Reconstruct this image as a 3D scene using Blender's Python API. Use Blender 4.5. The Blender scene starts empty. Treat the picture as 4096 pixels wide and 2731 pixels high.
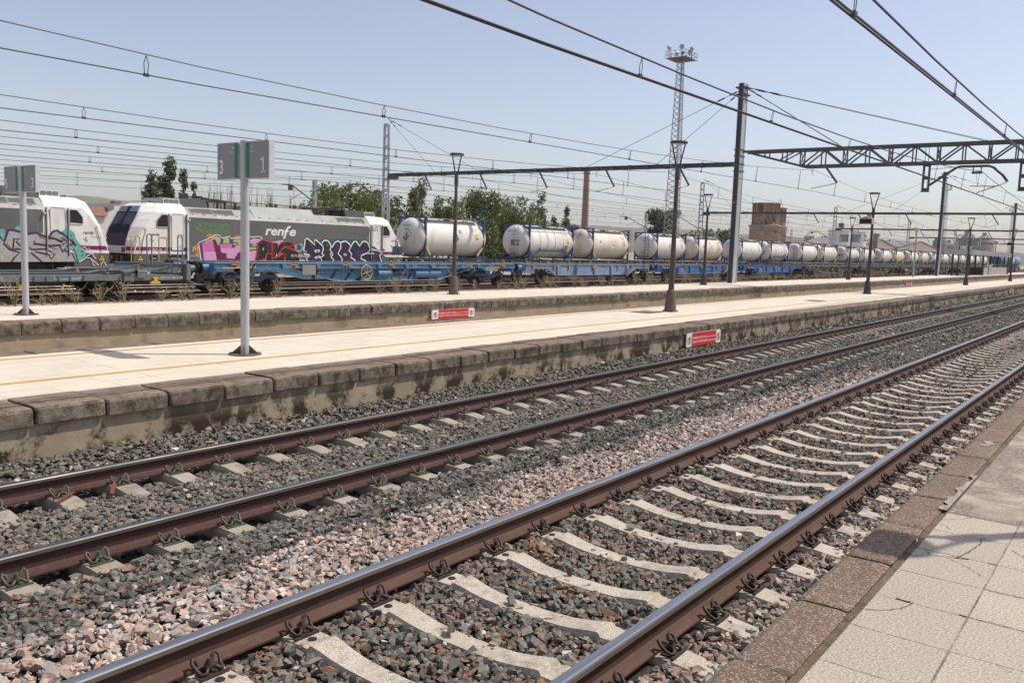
import bpy, bmesh, math, random
import numpy as np
from mathutils import Vector, Matrix
from mathutils.geometry import tessellate_polygon
RND = random.Random(7)
sc = bpy.context.scene
col = sc.collection
V = Vector

class MB:
    """collects shapes, then links them as one mesh object"""
    def __init__(s): s.v = []; s.f = []; s.m = []; s.s = []
    def add(s, vs, fs, m=0, sm=False):
        o = len(s.v); s.v.extend([tuple(p) for p in vs])
        for f in fs: s.f.append([i + o for i in f]); s.m.append(m); s.s.append(sm)
        return s
    def bb(s, x0, x1, y0, y1, z0, z1, m=0):
        vs = [(x, y, z) for z in (z0, z1) for y in (y0, y1) for x in (x0, x1)]
        return s.add(vs, [(0, 2, 3, 1), (4, 5, 7, 6), (0, 1, 5, 4), (2, 6, 7, 3), (0, 4, 6, 2), (1, 3, 7, 5)], m)
    def box(s, c, d, m=0): return s.bb(c[0]-d[0]/2, c[0]+d[0]/2, c[1]-d[1]/2, c[1]+d[1]/2, c[2]-d[2]/2, c[2]+d[2]/2, m)
    def beam(s, p, q, w, h, m=0, up=(0, 0, 1)):
        p = V(p); q = V(q); d = (q - p).normalized(); up = V(up)
        if abs(d.dot(up)) > .98: up = V((1, 0, 0))
        a = d.cross(up).normalized() * w / 2; b = a.cross(d).normalized() * h / 2
        vs = [p-a-b, p+a-b, p+a+b, p-a+b, q-a-b, q+a-b, q+a+b, q-a+b]
        return s.add(vs, [(3, 2, 1, 0), (4, 5, 6, 7), (0, 1, 5, 4), (1, 2, 6, 5), (2, 3, 7, 6), (3, 0, 4, 7)], m)
    def tube(s, pts, r, n=6, m=0, sm=True):
        pts = [V(p) for p in pts]; k = len(pts)
        rr = r if isinstance(r, (list, tuple)) else [r] * k
        vs = []; a = None
        for i, p in enumerate(pts):
            d = (pts[min(i+1, k-1)] - pts[max(i-1, 0)]).normalized()
            if a is None: a = d.orthogonal().normalized()
            else:
                a = a - d * a.dot(d)
                a = a.normalized() if a.length > 1e-6 else d.orthogonal().normalized()
            b = d.cross(a)
            for j in range(n):
                t = 2 * math.pi * j / n
                vs.append(p + (a * math.cos(t) + b * math.sin(t)) * rr[i])
        fs = [(i*n+j, i*n+(j+1) % n, (i+1)*n+(j+1) % n, (i+1)*n+j) for i in range(k-1) for j in range(n)]
        s.add(vs, fs, m, sm)
        return s.add([vs[j] for j in range(n)], [tuple(range(n))[::-1]], m).add([vs[(k-1)*n+j] for j in range(n)], [tuple(range(n))], m)
    def cyl(s, p, q, r, n=14, m=0, r2=None): return s.tube([p, q], [r, r if r2 is None else r2], n, m)
    def lathe(s, prof, c=(0, 0, 0), n=20, m=0, axis=2, sm=True):
        vs = []
        for r, z in prof:
            for j in range(n):
                t = 2*math.pi*j/n; a, b = r*math.cos(t), r*math.sin(t)
                p = (a, b, z) if axis == 2 else ((z, a, b) if axis == 0 else (b, z, a))
                vs.append((c[0]+p[0], c[1]+p[1], c[2]+p[2]))
        fs = [(i*n+j, i*n+(j+1) % n, (i+1)*n+(j+1) % n, (i+1)*n+j) for i in range(len(prof)-1) for j in range(n)]
        s.add(vs, fs, m, sm)
        for i, fl in ((0, 1), (len(prof)-1, 0)):
            if prof[i][0] > 1e-4:
                g = tuple(range(n)); s.add([vs[i*n+j] for j in range(n)], [g[::-1] if fl else g], m)
        return s
    def prism(s, poly, t0, t1, axis=0, m=0, mside=None):
        """extrude a 2-D polygon along an axis; axis 0: poly=(y,z), 1: poly=(x,z), 2: poly=(x,y)"""
        def P(a, b, t): return (t, a, b) if axis == 0 else ((a, t, b) if axis == 1 else (a, b, t))
        n = len(poly); ar = sum(poly[i][0]*poly[(i+1) % n][1]-poly[(i+1) % n][0]*poly[i][1] for i in range(n))
        if (ar < 0) != (axis == 1): poly = poly[::-1]
        vs = [P(a, b, t0) for a, b in poly] + [P(a, b, t1) for a, b in poly]
        ms = mside[::-1] if (mside and (ar < 0) != (axis == 1)) else mside
        for i in range(n):
            mm = m if mside is None else ms[i]
            s.add([vs[i], vs[(i+1) % n], vs[n+(i+1) % n], vs[n+i]], [(0, 1, 2, 3)], mm)
        tri = tessellate_polygon([[V((a, b, 0)) for a, b in poly]])
        s.add(vs[:n], [tuple(t)[::-1] for t in tri], m); s.add(vs[n:], [tuple(t) for t in tri], m)
        return s
    def poly(s, pts, m=0):
        n = len(pts); tri = tessellate_polygon([[V(p) for p in pts]])
        return s.add(pts, [tuple(t) for t in tri], m)
    def text(s, body, size, fn, m=0, shear=0, bold=0, width=None):
        vs, fs = glyphs(body, shear, bold)
        if not vs: return s
        x0 = min(v[0] for v in vs); x1 = max(v[0] for v in vs)
        kx = size if width is None else width / max(x1 - x0, 1e-6)
        return s.add([fn((v[0]-x0)*kx, v[1]*size) for v in vs], fs, m)
    def ribbon(s, pts, w, fn, m=0):
        vs = []; k = len(pts)
        for i in range(k):
            a = V(pts[max(i-1, 0)]); b = V(pts[min(i+1, k-1)]); d = (b - a)
            d = d.normalized() if d.length > 1e-9 else V((1, 0)); nrm = V((-d.y, d.x)) * w / 2
            p = V(pts[i]); vs += [fn(*(p + nrm)), fn(*(p - nrm))]
        return s.add(vs, [(2*i, 2*i+1, 2*i+3, 2*i+2) for i in range(k-1)], m)
    def build(s, name, mats, parent=None, loc=None):
        me = bpy.data.meshes.new(name)
        me.from_pydata(s.v, [], s.f)
        for m in (mats if isinstance(mats, (list, tuple)) else [mats]): me.materials.append(M[m] if isinstance(m, str) else m)
        me.polygons.foreach_set('material_index', s.m); me.polygons.foreach_set('use_smooth', s.s)
        me.update()
        o = bpy.data.objects.new(name, me); col.objects.link(o)
        if parent is not None: o.parent = parent
        if loc is not None: o.location = loc
        return o

_gl = {}
def glyphs(body, shear=0, bold=0):
    key = (body, shear, bold)
    if key not in _gl:
        cu = bpy.data.curves.new('t', 'FONT'); cu.body = body; cu.shear = shear; cu.offset = bold
        cu.fill_mode = 'FRONT'; cu.resolution_u = 3; cu.size = 1
        ob = bpy.data.objects.new('t', cu); col.objects.link(ob)
        dg = bpy.context.evaluated_depsgraph_get(); dg.update()
        me = ob.evaluated_get(dg).to_mesh()
        _gl[key] = ([tuple(v.co[:2]) for v in me.vertices], [tuple(p.vertices) for p in me.polygons])
        bpy.data.objects.remove(ob); bpy.data.curves.remove(cu)
    return _gl[key]

def tag(o, label=None, cat=None, group=None, kind=None):
    if label: o['label'] = label
    if cat: o['category'] = cat
    if group: o['group'] = group
    if kind: o['kind'] = kind
    return o
def thing(name, label, cat, loc=(0, 0, 0), group=None, rz=0):
    o = bpy.data.objects.new(name, None); col.objects.link(o)
    o.location = loc; o.rotation_euler = (0, 0, rz); o.empty_display_size = .2
    return tag(o, label, cat, group)
def dup(root, loc, label=None, group=None, rz=None):
    def cp(o, parent):
        c = o.copy(); col.objects.link(c)
        if parent is not None: c.parent = parent
        for ch in o.children: cp(ch, c)
        return c
    r = cp(root, None); r.location = loc
    if rz is not None: r.rotation_euler = (0, 0, rz)
    return tag(r, label, None, group)

# ------------------------------------------------------------------ materials
M = {}
class NT:
    def __init__(s, name):
        s.mat = bpy.data.materials.new(name); s.mat.use_nodes = True; s.t = s.mat.node_tree; s.n = s.t.nodes
        s.b = s.n['Principled BSDF']; s.g = s.n.new('ShaderNodeNewGeometry'); s.pos = s.g.outputs['Position']
    def L(s, a, b): s.t.links.new(a, b)
    def val(s, sock, x):
        if isinstance(x, (int, float)): sock.default_value = x
        elif isinstance(x, tuple): sock.default_value = (*x, 1) if len(x) == 3 and sock.type == 'RGBA' else x
        else: s.L(x, sock)
    def noise(s, scale, detail=4, rough=.6, vec=None, scl=None):
        n = s.n.new('ShaderNodeTexNoise'); n.inputs['Scale'].default_value = scale; n.inputs['Detail'].default_value = detail; n.inputs['Roughness'].default_value = rough
        v = vec or s.pos
        if scl:
            mp = s.n.new('ShaderNodeMapping'); mp.inputs['Scale'].default_value = scl; s.L(v, mp.inputs[0]); v = mp.outputs[0]
        s.L(v, n.inputs['Vector']); return n.outputs['Fac']
    def voro(s, scale, out='Distance', feature='F1', vec=None):
        n = s.n.new('ShaderNodeTexVoronoi'); n.inputs['Scale'].default_value = scale; n.feature = feature; s.L(vec or s.pos, n.inputs['Vector']); return n.outputs[out]
    def ramp(s, fac, lo, hi, a=0., b=1.):
        n = s.n.new('ShaderNodeMapRange'); s.L(fac, n.inputs[0]); n.inputs[1].default_value = lo; n.inputs[2].default_value = hi; n.inputs[3].default_value = a; n.inputs[4].default_value = b; return n.outputs[0]
    def mix(s, fac, a, b, mode='MIX'):
        n = s.n.new('ShaderNodeMix'); n.data_type = 'RGBA'; n.blend_type = mode
        s.val(n.inputs[0], fac); s.val(n.inputs[6], a); s.val(n.inputs[7], b); return n.outputs[2]
    def math(s, op, a, b=0.):
        n = s.n.new('ShaderNodeMath'); n.operation = op; s.val(n.inputs[0], a); s.val(n.inputs[1], b); return n.outputs[0]
    def sep(s, v=None):
        n = s.n.new('ShaderNodeSeparateXYZ'); s.L(v or s.pos, n.inputs[0]); return n.outputs
    def attr(s, name='Col'):
        n = s.n.new('ShaderNodeAttribute'); n.attribute_name = name; return n.outputs['Color']
    def bump(s, h, strength=.3, dist=.01):
        n = s.n.new('ShaderNodeBump'); n.inputs['Strength'].default_value = strength; n.inputs['Distance'].default_value = dist; s.L(h, n.inputs['Height']); s.L(n.outputs[0], s.b.inputs['Normal'])
    def done(s, colr, rough=.7, metal=0., spec=None):
        s.val(s.b.inputs['Base Color'], colr); s.val(s.b.inputs['Roughness'], rough); s.val(s.b.inputs['Metallic'], metal)
        if spec is not None: s.b.inputs['Specular IOR Level'].default_value = spec
        M[s.mat.name] = s.mat; return s.mat

def paint(name, c, var=.15, scale=1.2, rough=.5, metal=0., dirt=None, damt=.5, dscale=2., streak=True, bump=0, spec=None):
    """painted or weathered surface: soft tone variation plus streaky dirt"""
    t = NT(name)
    k = t.ramp(t.noise(scale, 5), .3, .7, 1-var, 1+var*.6)
    comb = t.n.new('ShaderNodeCombineColor')
    for i in range(3): t.L(k, comb.inputs[i])
    cc = t.mix(1., c, comb.outputs[0], 'MULTIPLY')
    if dirt:
        f = t.ramp(t.noise(dscale, 6, .7, scl=(1, 1, .25) if streak else None), .48, .75, 0, damt)
        cc = t.mix(f, cc, dirt)
    if bump: t.bump(t.noise(60, 4), bump, .004)
    return t.done(cc, rough, metal, spec)
def flat(name, c, rough=.6, metal=0.):
    return paint(name, c, .1, 8, rough, metal)

def stone_mat(name, k=1.):
    t = NT(name); a = t.attr()
    f = t.ramp(t.noise(90, 3), .3, .7, .72, 1.22)
    comb = t.n.new('ShaderNodeCombineColor')
    for i in range(3): t.L(f, comb.inputs[i])
    t.bump(t.noise(160, 2), .35, .004)
    return t.done(t.mix(1., a, comb.outputs[0], 'MULTIPLY'), .85, 0, .3)
stone_mat('stone')
def leaf_mat(name):
    t = NT(name); a = t.attr(); t.done(a, .55, 0, .3)
    tr = t.n.new('ShaderNodeBsdfTranslucent'); mx = t.n.new('ShaderNodeMixShader'); mx.inputs[0].default_value = .35
    t.L(t.mix(1., a, (1.15, 1.2, .7), 'MULTIPLY'), tr.inputs[0]); t.L(t.b.outputs[0], mx.inputs[1]); t.L(tr.outputs[0], mx.inputs[2]); t.L(mx.outputs[0], t.n['Material Output'].inputs[0])
    return t.mat
M['leaves'] = leaf_mat('leaves')

def concrete(name, c1, c2, stain=None, samt=0, sscale=1.5, zfade=None, speck=.3, lo=.5, hi=.62):
    t = NT(name)
    cc = t.mix(t.ramp(t.noise(2.3, 8, .7), .3, .7), c1, c2)
    sp = t.ramp(t.noise(140, 2), .35, .65, 1-speck, 1+speck*.6)
    comb = t.n.new('ShaderNodeCombineColor')
    for i in range(3): t.L(sp, comb.inputs[i])
    cc = t.mix(1., cc, comb.outputs[0], 'MULTIPLY')
    if stain:
        f = t.ramp(t.noise(sscale, 10, .72, scl=(1, 1, .8)), lo, hi, 0, samt)
        if zfade: f = t.math('MULTIPLY', f, t.ramp(t.sep()[2], zfade[0], zfade[1], 1, .25))
        cc = t.mix(f, cc, stain)
    t.bump(t.noise(70, 6, .7), .5, .008)
    return t.done(cc, .88, 0, .25)

def aggregate(name, base, pebble, dark, scale=75, amt=.9):
    """washed aggregate: pebbles in a darker matrix"""
    t = NT(name)
    v = t.voro(scale); vc = t.voro(scale, 'Color')
    h = t.sep(vc)[0]
    peb = t.mix(t.ramp(h, .55, .95), base, pebble)
    cc = t.mix(t.ramp(v, .3, .62, 0, amt), peb, dark)
    big = t.ramp(t.noise(1.6, 8, .7), .3, .72, .72, 1.2)
    comb = t.n.new('ShaderNodeCombineColor')
    for i in range(3): t.L(big, comb.inputs[i])
    cc = t.mix(1., cc, comb.outputs[0], 'MULTIPLY')
    t.bump(v, .4, .006)
    return t.done(cc, .85, 0, .3)

def paving(name, c1, c2, w, h, ox, oy, joint=(.11, .09, .075), jw=.008, speck=.25, worn=None, sscale=110, jlo=.35, jhi=.6):
    """concrete slabs: grid of joints that come and go, slab to slab tone, fine grain"""
    t = NT(name); X = t.sep()
    u = t.math('DIVIDE', t.math('SUBTRACT', X[0], ox), w); v = t.math('DIVIDE', t.math('SUBTRACT', X[1], oy), h)
    def edge(q, size):
        fr = t.math('FRACT', q); d = t.math('MINIMUM', fr, t.math('SUBTRACT', 1., fr)); return t.math('MULTIPLY', d, size)
    d = t.math('MINIMUM', edge(u, w), edge(v, h))
    wob = t.ramp(t.noise(35, 3), .3, .7, .3, 1.3)
    line = t.ramp(t.math('DIVIDE', d, t.math('MULTIPLY', wob, jw)), .3, 1., 1, 0)
    line = t.math('MULTIPLY', line, t.ramp(t.noise(1.7, 4), jlo, jhi, .12, 1))
    cell = t.n.new('ShaderNodeTexWhiteNoise'); cell.noise_dimensions = '2D'
    cb = t.n.new('ShaderNodeCombineXYZ'); t.L(t.math('FLOOR', u), cb.inputs[0]); t.L(t.math('FLOOR', v), cb.inputs[1]); t.L(cb.outputs[0], cell.inputs['Vector'])
    cc = t.mix(t.math('MULTIPLY', cell.outputs['Value'], .8), c1, c2)
    g = t.math('MULTIPLY', t.ramp(t.noise(sscale, 3, .7), .3, .7, 1-speck, 1+speck*.4), t.ramp(t.noise(1.1, 6, .7), .3, .7, .9, 1.05))
    comb = t.n.new('ShaderNodeCombineColor')
    for i in range(3): t.L(g, comb.inputs[i])
    cc = t.mix(1., cc, comb.outputs[0], 'MULTIPLY')
    if worn:   # rows of rougher, darker ribbed slabs from x = worn[0] on, y above worn[1]
        f = t.math('MULTIPLY', t.math('GREATER_THAN', X[0], worn[0]), t.math('GREATER_THAN', X[1], worn[1]))
        rough = t.mix(t.ramp(t.noise(46, 3, .6), .42, .58), (.30, .24, .19), (.14, .11, .085))
        rough = t.mix(t.ramp(t.noise(2.1, 3), .5, .66), rough, cc)
        cc = t.mix(t.math('MULTIPLY', f, .85), cc, rough)
    # hairline cracks
    cr = t.voro(.9, 'Distance', 'DISTANCE_TO_EDGE', vec=None)
    wv = t.noise(3.5, 5)
    crk = t.math('MULTIPLY', t.ramp(cr, .002, .006, 1, 0), t.ramp(wv, .56, .62, 0, .7))
    cc = t.mix(crk, cc, joint)
    cc = t.mix(line, cc, joint)
    t.bump(t.noise(90, 4), .25, .004)
    return t.done(cc, .85, 0, .25)

def steel_rail(name, side1, side2, dust):
    t = NT(name)
    cc = t.mix(t.ramp(t.noise(6, 8, .7, scl=(.3, 1, 3)), .3, .7), side1, side2)
    cc = t.mix(t.ramp(t.noise(25, 4), .55, .75, 0, .4), cc, dust)
    t.bump(t.noise(120, 3), .2, .003)
    return t.done(cc, .75, 0, .3)
GRAF_MAIN=[(0,'f','g_orange',0,0,((-5.03,2.17),(-4.95,2.28),(-4.77,2.33),(-4.63,2.28),(-4.6,2.18),(-4.86,2.1))),
(0,'f','g_orange',0,0,((-3.4,2.2),(-3.3,2.27),(-2.97,2.3),(-2.95,2.15),(-3.32,2.13))),
(0,'f','g_orange',0,0,((-5.79,1.44),(-5.6,1.76),(-5.4,1.83),(-5.33,0.96),(-5.4,1.13),(-5.61,1.33))),
(0,'f','g_green',1,0,((-5.67,1.44),(-5.56,1.51),(-5.49,1.43),(-5.61,1.33))),
(0,'f','g_violet',1,0,((-5.41,1.85),(-4.67,2.14),(-4.51,2.27),(-4.25,2.23),(-4.09,2.09),(-3.64,2.21),(-3.61,2.1),(-2.95,2.17),(-2.42,2.19),(-1.85,2.25),(-1.69,2.18),(-1.98,1.94),(-2.16,0.95),(-5.28,0.96))),
(0,'l','g_white',2,0.05,((-5.28,0.96),(-5.42,1.85),(-4.68,2.15),(-4.51,2.27),(-4.25,2.25),(-4.08,2.11),(-3.64,2.22),(-3.61,2.11),(-2.95,2.18))),
(0,'l','g_white',2,0.05,((-2.48,2.21),(-2.26,2.22),(-1.85,2.26),(-1.68,2.18))),
(0,'f','g_lime',2,0,((-5.14,1.91),(-4.72,2.05),(-4.63,2.17),(-4.39,2.2),(-4.2,2.13),(-4.18,1.95),(-4.3,1.74),(-4.49,1.9))),
(0,'f','g_lime',2,0,((-4.03,2.07),(-3.72,2.16),(-3.68,1.87),(-4.03,1.85))),
(0,'f','g_lime',2,0,((-3.45,2.04),(-3.2,2.11),(-2.98,2.09),(-2.98,1.84),(-3.32,1.77),(-3.47,1.83))),
(0,'f','g_lime',2,0,((-2.5,1.72),(-2.16,1.85),(-2.03,1.87),(-2.08,1.55),(-2.5,1.55))),
(0,'f','g_magdark',3,0,((-4.68,2.01),(-4.48,2.04),(-4.18,1.39),(-3.86,1.38),(-3.86,1.12),(-3.43,1.09),(-3.15,1.4),(-2.95,1.46),(-2.95,0.95),(-4.42,0.96))),
(0,'f','g_pink',4,0,((-5.25,1.84),(-4.65,2.01),(-4.4,0.96),(-5.13,0.96),(-5.19,1.45))),
(0,'f','g_pinklight',5,0,((-5.18,1.42),(-4.49,1.43),(-4.41,0.97),(-5.12,0.97))),
(0,'f','g_pink',4,0,((-4.25,1.81),(-3.55,1.85),(-3.51,1.62),(-4.2,1.6))),
(0,'f','g_pinklight',4,0,((-4.2,1.6),(-3.47,1.62),(-3.23,1.77),(-2.95,1.83),(-2.95,1.46),(-3.17,1.41),(-3.32,1.19),(-3.4,1.09),(-3.84,1.12),(-3.87,1.37),(-4.15,1.39))),
(0,'f','g_pinklight',3,0,((-2.46,2.06),(-2.21,2.15),(-1.85,2.13),(-1.67,2.24),(-1.68,2.14),(-1.98,1.94),(-2.21,1.84),(-2.46,1.89))),
(0,'f','g_pinklight',3,0,((-2.51,1.48),(-1.98,1.55),(-2.1,1.29),(-2.19,0.95),(-2.51,0.99))),
(0,'l','g_black',5,0.04,((-3.52,1.85),(-3.42,1.92),(-3.27,1.91),(-3.17,1.8))),
(0,'l','g_black',5,0.04,((-2.5,1.72),(-2.03,1.74),(-2.06,1.68))),
(0,'l','g_black',5,0.04,((-2.5,1.53),(-2.08,1.57))),
(1,'f','g_pinklight',3,0,((-1.14,1.99),(-0.34,2.12),(-0.35,1.96),(-0.62,1.87),(-1.06,1.89))),
(1,'f','g_red',6,0,((-2.06,1.51),(-1.98,1.96),(-1.69,2.11),(-1.11,1.99),(-0.73,1.96),(-0.65,1.77),(-0.49,2.01),(0.04,2.06),(0.37,1.97),(0.49,1.57),(0.72,1.48),(0.84,0.93),(-2.16,0.94))),
(1,'f','g_black',7,0,((-2.01,1.51),(-1.93,1.95),(-1.68,2.07),(-1.11,1.94),(-1.1,1.41),(-1.43,1.4),(-1.53,1.12),(-1.82,1.12),(-1.9,0.97),(-2.1,0.97))),
(1,'f','g_black',7,0,((-1.04,1.91),(-0.76,1.92),(-0.7,1.72),(-0.45,1.97),(0.01,2.02),(0.32,1.94),(0.4,1.62),(-0.29,1.79),(-0.68,1.39),(-0.7,1.21),(-0.89,1.23),(-1.05,1.12))),
(1,'f','g_black',7,0,((-1.4,1.34),(-1.11,1.36),(-1.08,0.96),(-1.45,0.97))),
(1,'f','g_black',7,0,((-1.03,1.12),(-0.68,1.19),(-0.35,1.37),(-0.13,1.3),(-0.35,0.96),(-1.03,0.96))),
(1,'f','g_black',7,0,((-0.57,1.47),(-0.24,1.72),(0.43,1.55),(0.66,1.46),(0.75,0.96),(-0.24,0.96),(-0.13,1.34))),
(1,'l','g_red',8,0.03,((-1.75,1.98),(-1.75,1.88))),
(1,'l','g_red',8,0.03,((-1.38,1.9),(-1.27,1.86),(-1.43,1.77),(-1.24,1.71),(-1.4,1.62),(-1.24,1.56),(-1.38,1.47))),
(1,'l','g_red',8,0.025,((-1.9,1.75),(-1.98,1.64),(-1.85,1.55),(-2.01,1.42),(-1.88,1.34),(-2.03,1.21),(-1.9,1.12),(-2.03,1.02))),
(1,'l','g_red',8,0.025,((-0.95,1.84),(-0.92,1.71),(-1,1.6),(-0.89,1.47),(-1,1.3))),
(1,'l','g_red',8,0.03,((-0.35,1.9),(-0.18,1.92),(-0.29,1.81),(0.21,1.77))),
(1,'l','g_red',8,0.035,((-0.29,1.3),(-0.24,1.17),(-0.29,1.05),(-0.12,0.96))),
(1,'l','g_red',8,0.03,((0.15,1.88),(0.26,1.9),(0.21,1.79))),
(1,'f','g_teallight',8,0,((-1.69,1.66),(-1.58,1.71),(-1.61,1.53),(-1.69,1.55))),
(1,'f','g_pinklight',8,0,((-0.87,1.25),(-0.76,1.43),(-0.72,1.25))),
(2,'f','g_teallight',5,0,((0.41,1.87),(0.94,1.96),(1.01,1.66),(0.61,1.37),(0.44,1.61))),
(2,'f','g_blue',6,0,((0.57,1.92),(0.91,1.82),(0.81,1.58),(0.54,1.61))),
(2,'l','g_red',7,0.03,((0.44,1.98),(0.54,2.14),(0.6,2),(0.7,2.19),(0.77,2.01),(0.89,2.12),(0.86,1.96))),
(2,'l','g_red',7,0.03,((0.41,1.82),(0.61,1.77),(0.41,1.63),(0.68,1.45),(0.41,1.34),(0.71,1.18),(0.48,1.02))),
(3,'f','g_teal',1,0,((0.95,0.97),(0.98,1.72),(1.11,1.93),(2.18,2.17),(2.9,2.26),(3.55,2.29),(4.45,2.27),(5.3,2.28),(5.77,2),(6.38,1.88),(6.91,1.54),(7.42,1.19),(7.69,0.93))),
(3,'f','g_night',2,0,((1.35,0.96),(1.22,1.13),(1.42,1.34),(1.05,1.42),(1.22,1.52),(1.03,1.58),(1.13,2.2),(1.28,2.25),(1.84,1.89),(1.78,2.16),(1.87,2.19),(2.31,1.89),(2.34,2.07),(2.5,2.17),(2.75,2.15),(2.97,1.9),(3.05,1.79),(3.26,2.07),(3.48,2.16),(3.7,2.05),(3.78,2.11),(4.07,2.17),(4.38,1.98),(4.46,1.84),(4.68,2.14),(4.87,2.17),(5.15,1.9),(5.34,2.14),(5.57,2.2),(5.81,2.09),(6.02,1.71),(5.7,1.49),(6.14,1.48),(6.3,1.45),(6.1,1.74),(6.91,1.6),(7.15,1.75),(6.79,1.36),(6.97,0.95))),
(3,'l','g_black',3,0.16,((1.35,0.96),(1.22,1.13),(1.42,1.34),(1.05,1.42),(1.22,1.52),(1.03,1.58),(1.13,2.2),(1.28,2.25),(1.84,1.89),(1.78,2.16),(1.87,2.19),(2.31,1.89),(2.34,2.07),(2.5,2.17),(2.75,2.15),(2.97,1.9),(3.05,1.79),(3.26,2.07),(3.48,2.16),(3.7,2.05),(3.78,2.11),(4.07,2.17),(4.38,1.98),(4.46,1.84),(4.68,2.14),(4.87,2.17),(5.15,1.9),(5.34,2.14),(5.57,2.2),(5.81,2.09),(6.02,1.71),(5.7,1.49),(6.14,1.48),(6.3,1.45),(6.1,1.74),(6.91,1.6),(7.15,1.75),(6.79,1.36),(6.97,0.95))),
(3,'l','g_white',4,0.085,((1.35,0.96),(1.22,1.13),(1.42,1.34),(1.05,1.42),(1.22,1.52),(1.03,1.58),(1.13,2.2),(1.28,2.25),(1.84,1.89),(1.78,2.16),(1.87,2.19),(2.31,1.89),(2.34,2.07),(2.5,2.17),(2.75,2.15),(2.97,1.9),(3.05,1.79),(3.26,2.07),(3.48,2.16),(3.7,2.05),(3.78,2.11),(4.07,2.17),(4.38,1.98),(4.46,1.84),(4.68,2.14),(4.87,2.17),(5.15,1.9),(5.34,2.14),(5.57,2.2),(5.81,2.09),(6.02,1.71),(5.7,1.49),(6.14,1.48),(6.3,1.45),(6.1,1.74),(6.91,1.6),(7.15,1.75),(6.79,1.36),(6.97,0.95))),
(3,'l','g_white',5,0.075,((2.48,1.35),(2.23,1.21),(2.34,0.96))),
(3,'l','g_white',5,0.075,((2.36,1.9),(2.42,1.65),(2.3,1.43),(2.48,1.35))),
(3,'l','g_white',5,0.075,((2.97,1.9),(2.92,1.63),(3.09,1.43),(2.98,1.24),(3.17,1.1),(3.09,0.95))),
(3,'l','g_white',5,0.075,((3.7,2.05),(3.69,1.74),(3.49,1.44),(3.72,1.27),(3.83,1.07),(3.72,0.95))),
(3,'l','g_white',5,0.075,((4.46,1.84),(4.32,1.64),(4.54,1.41),(4.47,1.24),(4.81,1.07),(4.78,0.94))),
(3,'l','g_white',5,0.075,((5.7,1.49),(5.31,1.36),(5.24,1.18),(5.63,1.04),(5.71,0.94))),
(3,'f','g_purple',5,0,((1.63,1.64),(1.98,1.73),(2.22,1.65),(2.16,1.43),(1.84,1.45))),
(3,'f','g_purple',5,0,((3.12,1.68),(3.41,1.85),(3.56,1.74),(3.27,1.46))),
(3,'f','g_purple',5,0,((3.86,1.69),(4.08,1.81),(4.2,1.64),(4.09,1.47))),
(3,'f','g_purple',5,0,((4.69,1.64),(4.92,1.7),(5.31,1.65),(5.62,1.82),(5.7,1.71),(5.16,1.3),(4.85,1.3))),
(3,'f','g_purple',5,0,((5.95,1.24),(6.51,1.36),(6.6,1.01),(5.95,0.98))),
(3,'f','g_purple',5,0,((3.2,1.18),(3.64,1.13),(3.64,0.99),(3.2,0.99))),
(3,'f','g_purple',5,0,((4.01,1.24),(4.54,1.18),(4.55,0.98),(4.02,0.99))),
(3,'f','g_purple',5,0,((1.6,1.24),(1.84,1.35),(1.84,1.02),(1.6,0.99))),
(3,'f','g_white',6,0,((1.77,1.62),(2.12,1.65),(2.18,1.54),(1.84,1.47))),
(3,'f','g_black',7,0,((1.87,1.59),(2.06,1.6),(2.05,1.54),(1.9,1.53))),
(3,'f','g_white',6,0,((1.81,1.24),(2.16,1.32),(2.23,1.18),(1.84,1.13))),
(3,'f','g_teal',7,0,((1.9,1.21),(2.11,1.26),(2.14,1.19),(1.91,1.17))),
(3,'f','g_white',6,0,((2.87,1.43),(3.05,1.49),(3.16,1.35),(2.98,1.28))),
(3,'f','g_white',6,0,((3.9,1.44),(4.09,1.47),(4.16,1.34),(3.98,1.31))),
(3,'f','g_black',7,0,((2.93,1.42),(3.04,1.44),(3.07,1.37),(2.98,1.34))),
(3,'f','g_black',7,0,((3.96,1.42),(4.07,1.43),(4.09,1.37),(4,1.35))),
(3,'l','g_greysmoke',5,0.04,((2.54,1.9),(2.68,1.95),(2.77,1.82))),
(3,'l','g_greysmoke',5,0.04,((3.37,1.91),(3.48,1.93),(3.56,1.83))),
(3,'l','g_greysmoke',5,0.04,((1.49,1.94),(1.63,1.78),(1.91,1.62))),
(4,'l','g_black',3,0.03,((6.04,2.73),(6.07,2.99),(6.23,2.97),(6.11,2.85))),
(4,'l','g_black',3,0.03,((6.27,2.85),(6.39,3.06),(6.44,2.83),(6.27,2.82))),
(4,'l','g_black',3,0.03,((6.43,3.03),(6.59,3.1),(6.54,2.77))),
(4,'l','g_white',3,0.02,((-5.76,1.6),(-5.72,1.66),(-5.69,1.6),(-5.75,1.44),(-5.67,1.44))),
(4,'l','g_white',3,0.02,((-5.64,1.66),(-5.62,1.46),(-5.62,1.56),(-5.56,1.65),(-5.61,1.56),(-5.55,1.48))),
(4,'l','g_white',3,0.02,((-5.52,1.65),(-5.47,1.63),(-5.51,1.57),(-5.46,1.55),(-5.52,1.53))),
(4,'l','g_white',3,0.02,((-5.87,1.16),(-5.84,1.26),(-5.79,1.16),(-5.76,1.26))),
(4,'l','g_white',3,0.02,((-5.73,1.16),(-5.71,1.25))),
(4,'l','g_white',3,0.02,((-5.67,1.16),(-5.65,1.28),(-5.58,1.17),(-5.56,1.29))),
(4,'l','g_white',3,0.02,((-5.51,1.27),(-5.45,1.25),(-5.47,1.17),(-5.53,1.19),(-5.51,1.27))),
(4,'f','g_blue',3,0,((7.9,1.49),(7.89,1.86),(8.05,1.92),(8.7,1.95),(8.74,1.5))),
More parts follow.
